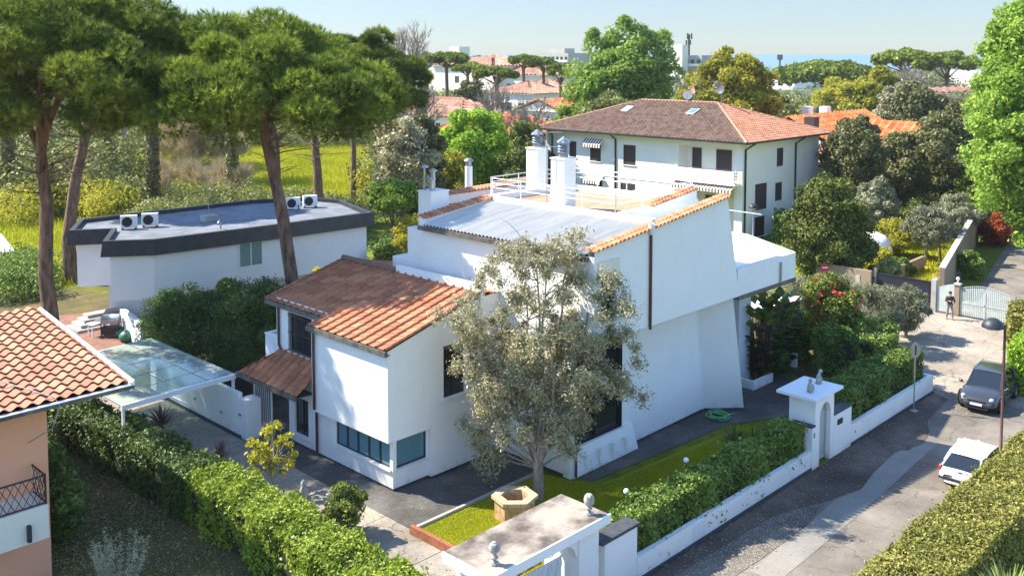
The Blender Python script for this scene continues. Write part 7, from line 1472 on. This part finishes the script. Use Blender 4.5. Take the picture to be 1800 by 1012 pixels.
# wires over the back gardens
for (pa, Da, pb, Db, l) in (((640, 152), 150, (900, 196), 132, 'thin overhead cable sagging in front of the white hipped house'),):
    A0, B0 = P3(*pa, Da), P3(*pb, Db); mb = MB(); mb.tube([A0.lerp(B0, i/10)-Vector((0, 0, math.sin(math.pi*i/10)*1.0)) for i in range(11)], .03, 4); single(mb, 'overhead_cable', M['whitemetal'], l, 'cable')
# white posts and rails of the old frame under the meadow pines
t = thing('garden_fence', 'thin grey wire fence along the near edge of the meadow behind the flat roof', 'fence', tuple(G(300, 375))); mb = MB()
for i in range(9):
    p = G(270+i*35, 383-i*3.5); mb.tube([p, p+Z(1.4)], .035, 5)
A0 = G(270, 383); B0 = G(550, 355); mb.tube([A0+Z(1.35), B0+Z(1.35)], .02, 4); mb.tube([A0+Z(.7), B0+Z(.7)], .02, 4); mb.build('wire', M['galv'], t)
# ================================================================ PEOPLE
SKIN = plain('skin', (.45, .27, .19), .6)
def skinmesh(name, pts, edges, radii, m, parent, root=0, sub=2):
    me = bpy.data.meshes.new(name); me.from_pydata(pts, edges, []); o = bpy.data.objects.new(name, me); col.objects.link(o); o.parent = parent
    sk = o.modifiers.new('skin', 'SKIN'); sk.use_smooth_shade = True
    lay = me.skin_vertices[0] if me.skin_vertices else None
    if lay is None:
        bpy.context.view_layer.objects.active = o; bpy.ops.mesh.customdata_skin_add(); lay = me.skin_vertices[0]
    for i, r in enumerate(radii): lay.data[i].radius = (r, r) if not hasattr(r, '__len__') else r; lay.data[i].use_root = (i == root)
    s = o.modifiers.new('sub', 'SUBSURF'); s.levels = s.render_levels = sub; me.materials.append(m); ORG[o.name] = Vector((0, 0, 0)); return o
def person(label, loc, rz, top, legs, hair, cap=None, h=1.75):
    t = thing('person', label, 'person', loc, rz); k = h/1.75
    J = {'pel': (0, 0, .95), 'bel': (0, 0, 1.10), 'che': (.01, 0, 1.30), 'nec': (.015, 0, 1.47), 'hd0': (.03, 0, 1.56), 'hd1': (.035, 0, 1.66), 'hd2': (.02, 0, 1.73)}
    for s, n in ((1, 'l'), (-1, 'r')):
        J[n+'hip'] = (0, s*.10, .90); J[n+'kn'] = (.04+.05*s, s*.13, .49); J[n+'an'] = (-.01+.10*s, s*.15, .09); J[n+'to'] = (.15+.10*s, s*.17, .04)
        J[n+'sh'] = (0, s*.18, 1.40); J[n+'el'] = (.03, s*.27, 1.13); J[n+'wr'] = (.24, s*.12, 1.12 if s > 0 else 1.20); J[n+'pa'] = (.30, s*.07, 1.13 if s > 0 else 1.22)
    E_ = [('pel', 'bel'), ('bel', 'che'), ('che', 'nec'), ('nec', 'hd0'), ('hd0', 'hd1'), ('hd1', 'hd2')]
    for n in 'lr': E_ += [('pel', n+'hip'), (n+'hip', n+'kn'), (n+'kn', n+'an'), (n+'an', n+'to'), ('che', n+'sh'), (n+'sh', n+'el'), (n+'el', n+'wr'), (n+'wr', n+'pa')]
    Rr = {'pel': .12, 'bel': .115, 'che': .135, 'nec': .055, 'hd0': .075, 'hd1': .092, 'hd2': .06}
    for n in 'lr': Rr.update({n+'hip': .085, n+'kn': .055, n+'an': .038, n+'to': .03, n+'sh': .06, n+'el': .042, n+'wr': .028, n+'pa': .033})
    for n, s in (('l', 1), ('r', -1)):
        px_, py_, pz = J[n+'pa']
        for q, (dy, L) in enumerate(((.025, .07), (.01, .08), (-.008, .075), (-.024, .06))): J[f'{n}f{q}'] = (px_+.05, py_+dy, pz+.0); J[f'{n}g{q}'] = (px_+.05+L*.5, py_+dy-s*.01, pz-.03); E_ += [(n+'pa', f'{n}f{q}'), (f'{n}f{q}', f'{n}g{q}')]; Rr[f'{n}f{q}'] = .010; Rr[f'{n}g{q}'] = .008
        J[n+'th'] = (px_+.01, py_-s*.03, pz+.045); E_.append((n+'pa', n+'th')); Rr[n+'th'] = .011
    ks = list(J); ix = {a: i for i, a in enumerate(ks)}
    sc_ = lambda p: tuple(c_*k for c_ in p)
    skinmesh('body', [sc_(J[a]) for a in ks], [(ix[a], ix[b]) for a, b in E_], [Rr[a]*k for a in ks], SKIN, t, ix['pel'])
    def cloth(name, keys, edges, grow, m, root): kk = {a: i for i, a in enumerate(keys)}; skinmesh(name, [sc_(J[a]) for a in keys], [(kk[a], kk[b]) for a, b in edges], [(Rr[a]+grow)*k for a in keys], m, t, kk[root])
    J['wst'] = (0, 0, .99); Rr['wst'] = .125; J['nk2'] = (.012, 0, 1.43); Rr['nk2'] = .075
    cloth('jumper', ['wst', 'bel', 'che', 'nk2', 'lsh', 'lel', 'lwr', 'rsh', 'rel', 'rwr'], [('wst', 'bel'), ('bel', 'che'), ('che', 'nk2'), ('che', 'lsh'), ('lsh', 'lel'), ('lel', 'lwr'), ('che', 'rsh'), ('rsh', 'rel'), ('rel', 'rwr')], .018, top, 'bel')
    cloth('trousers', ['pel', 'lhip', 'lkn', 'lan', 'rhip', 'rkn', 'ran'], [('pel', 'lhip'), ('lhip', 'lkn'), ('lkn', 'lan'), ('pel', 'rhip'), ('rhip', 'rkn'), ('rkn', 'ran')], .022, legs, 'pel')
    for n in 'lr': kx = [J[n+'an'], ((J[n+'an'][0]+J[n+'to'][0])/2, (J[n+'an'][1]+J[n+'to'][1])/2, .06), J[n+'to']]; skinmesh('shoe', [sc_((p[0], p[1], p[2]-.01)) for p in kx], [(0, 1), (1, 2)], [.045*k, .048*k, .035*k], M['rubber'], t, 0)
    mb = MB(); mb.ball((.012*k, 0, 1.685*k), .105*k, 14, 10, sz=.95); mb.build('hair' if not cap else 'cap', cap or hair, t, local=True)
    # face: nose, eyes, mouth, ears
    mb = MB(); mb.tube([(.115*k, 0, 1.645*k), (.150*k, 0, 1.615*k)], [.012*k, .016*k], 6); mb.build('nose', SKIN, t, local=True)
    for s in (-1, 1): mb = MB(); mb.ball((.118*k, s*.034*k, 1.65*k), .013*k, 8, 6); mb.build('eye', M['frame'], t, local=True); mb = MB(); mb.ball((.03*k, s*.098*k, 1.63*k), .024*k, 8, 6, sy=.5, sz=1.3); mb.build('ear', SKIN, t, local=True)
    mb = MB(); mb.box(.120*k, .128*k, -.025*k, .025*k, 1.578*k, 1.586*k); mb.build('mouth', plain('lips', (.3, .1, .09), .6), t, local=True)
    return t
g = G(1669, 561); person('man in a dark jumper and grey trousers standing before the pale gates', (g.x, g.y, .012), R(215), surf('dark jumper', (.05, .03, .035), (.09, .05, .055), 20, .9), surf('grey trousers', (.22, .20, .20), (.30, .28, .27), 12, .9), plain('dark hair', (.03, .02, .015), .8))
g = G(1560, 552); person('man in blue shirt and red cap, half hidden at the navy gate', (g.x, g.y, .012), R(250), surf('blue shirt', (.16, .26, .45), (.22, .34, .55), 12, .9), surf('dark trousers', (.05, .06, .09), (.08, .09, .12), 12, .9), None, plain('red cap', (.5, .08, .05), .8))
# ================================================================ HAZE
hm = bpy.data.materials.new('haze'); hm.use_nodes = True; ht = hm.node_tree; ht.nodes.remove(ht.nodes['Principled BSDF'])
pv = ht.nodes.new('ShaderNodeVolumePrincipled'); pv.inputs['Density'].default_value = .00014; pv.inputs['Color'].default_value = (.80, .86, .90, 1); pv.inputs['Anisotropy'].default_value = .2
ht.links.new(pv.outputs[0], ht.nodes['Material Output'].inputs['Volume'])
mb = MB(); q = [fw(-60, -620), fw(-60, 620), fw(940, 620), fw(940, -620)]
mb.prism([(x, y, -1.0) for x, y in q], [(x, y, 31.0) for x, y in q]); hz = mb.build('haze', hm); tag(hz, 'thin pale haze hanging over the gardens', 'haze', kind='stuff')
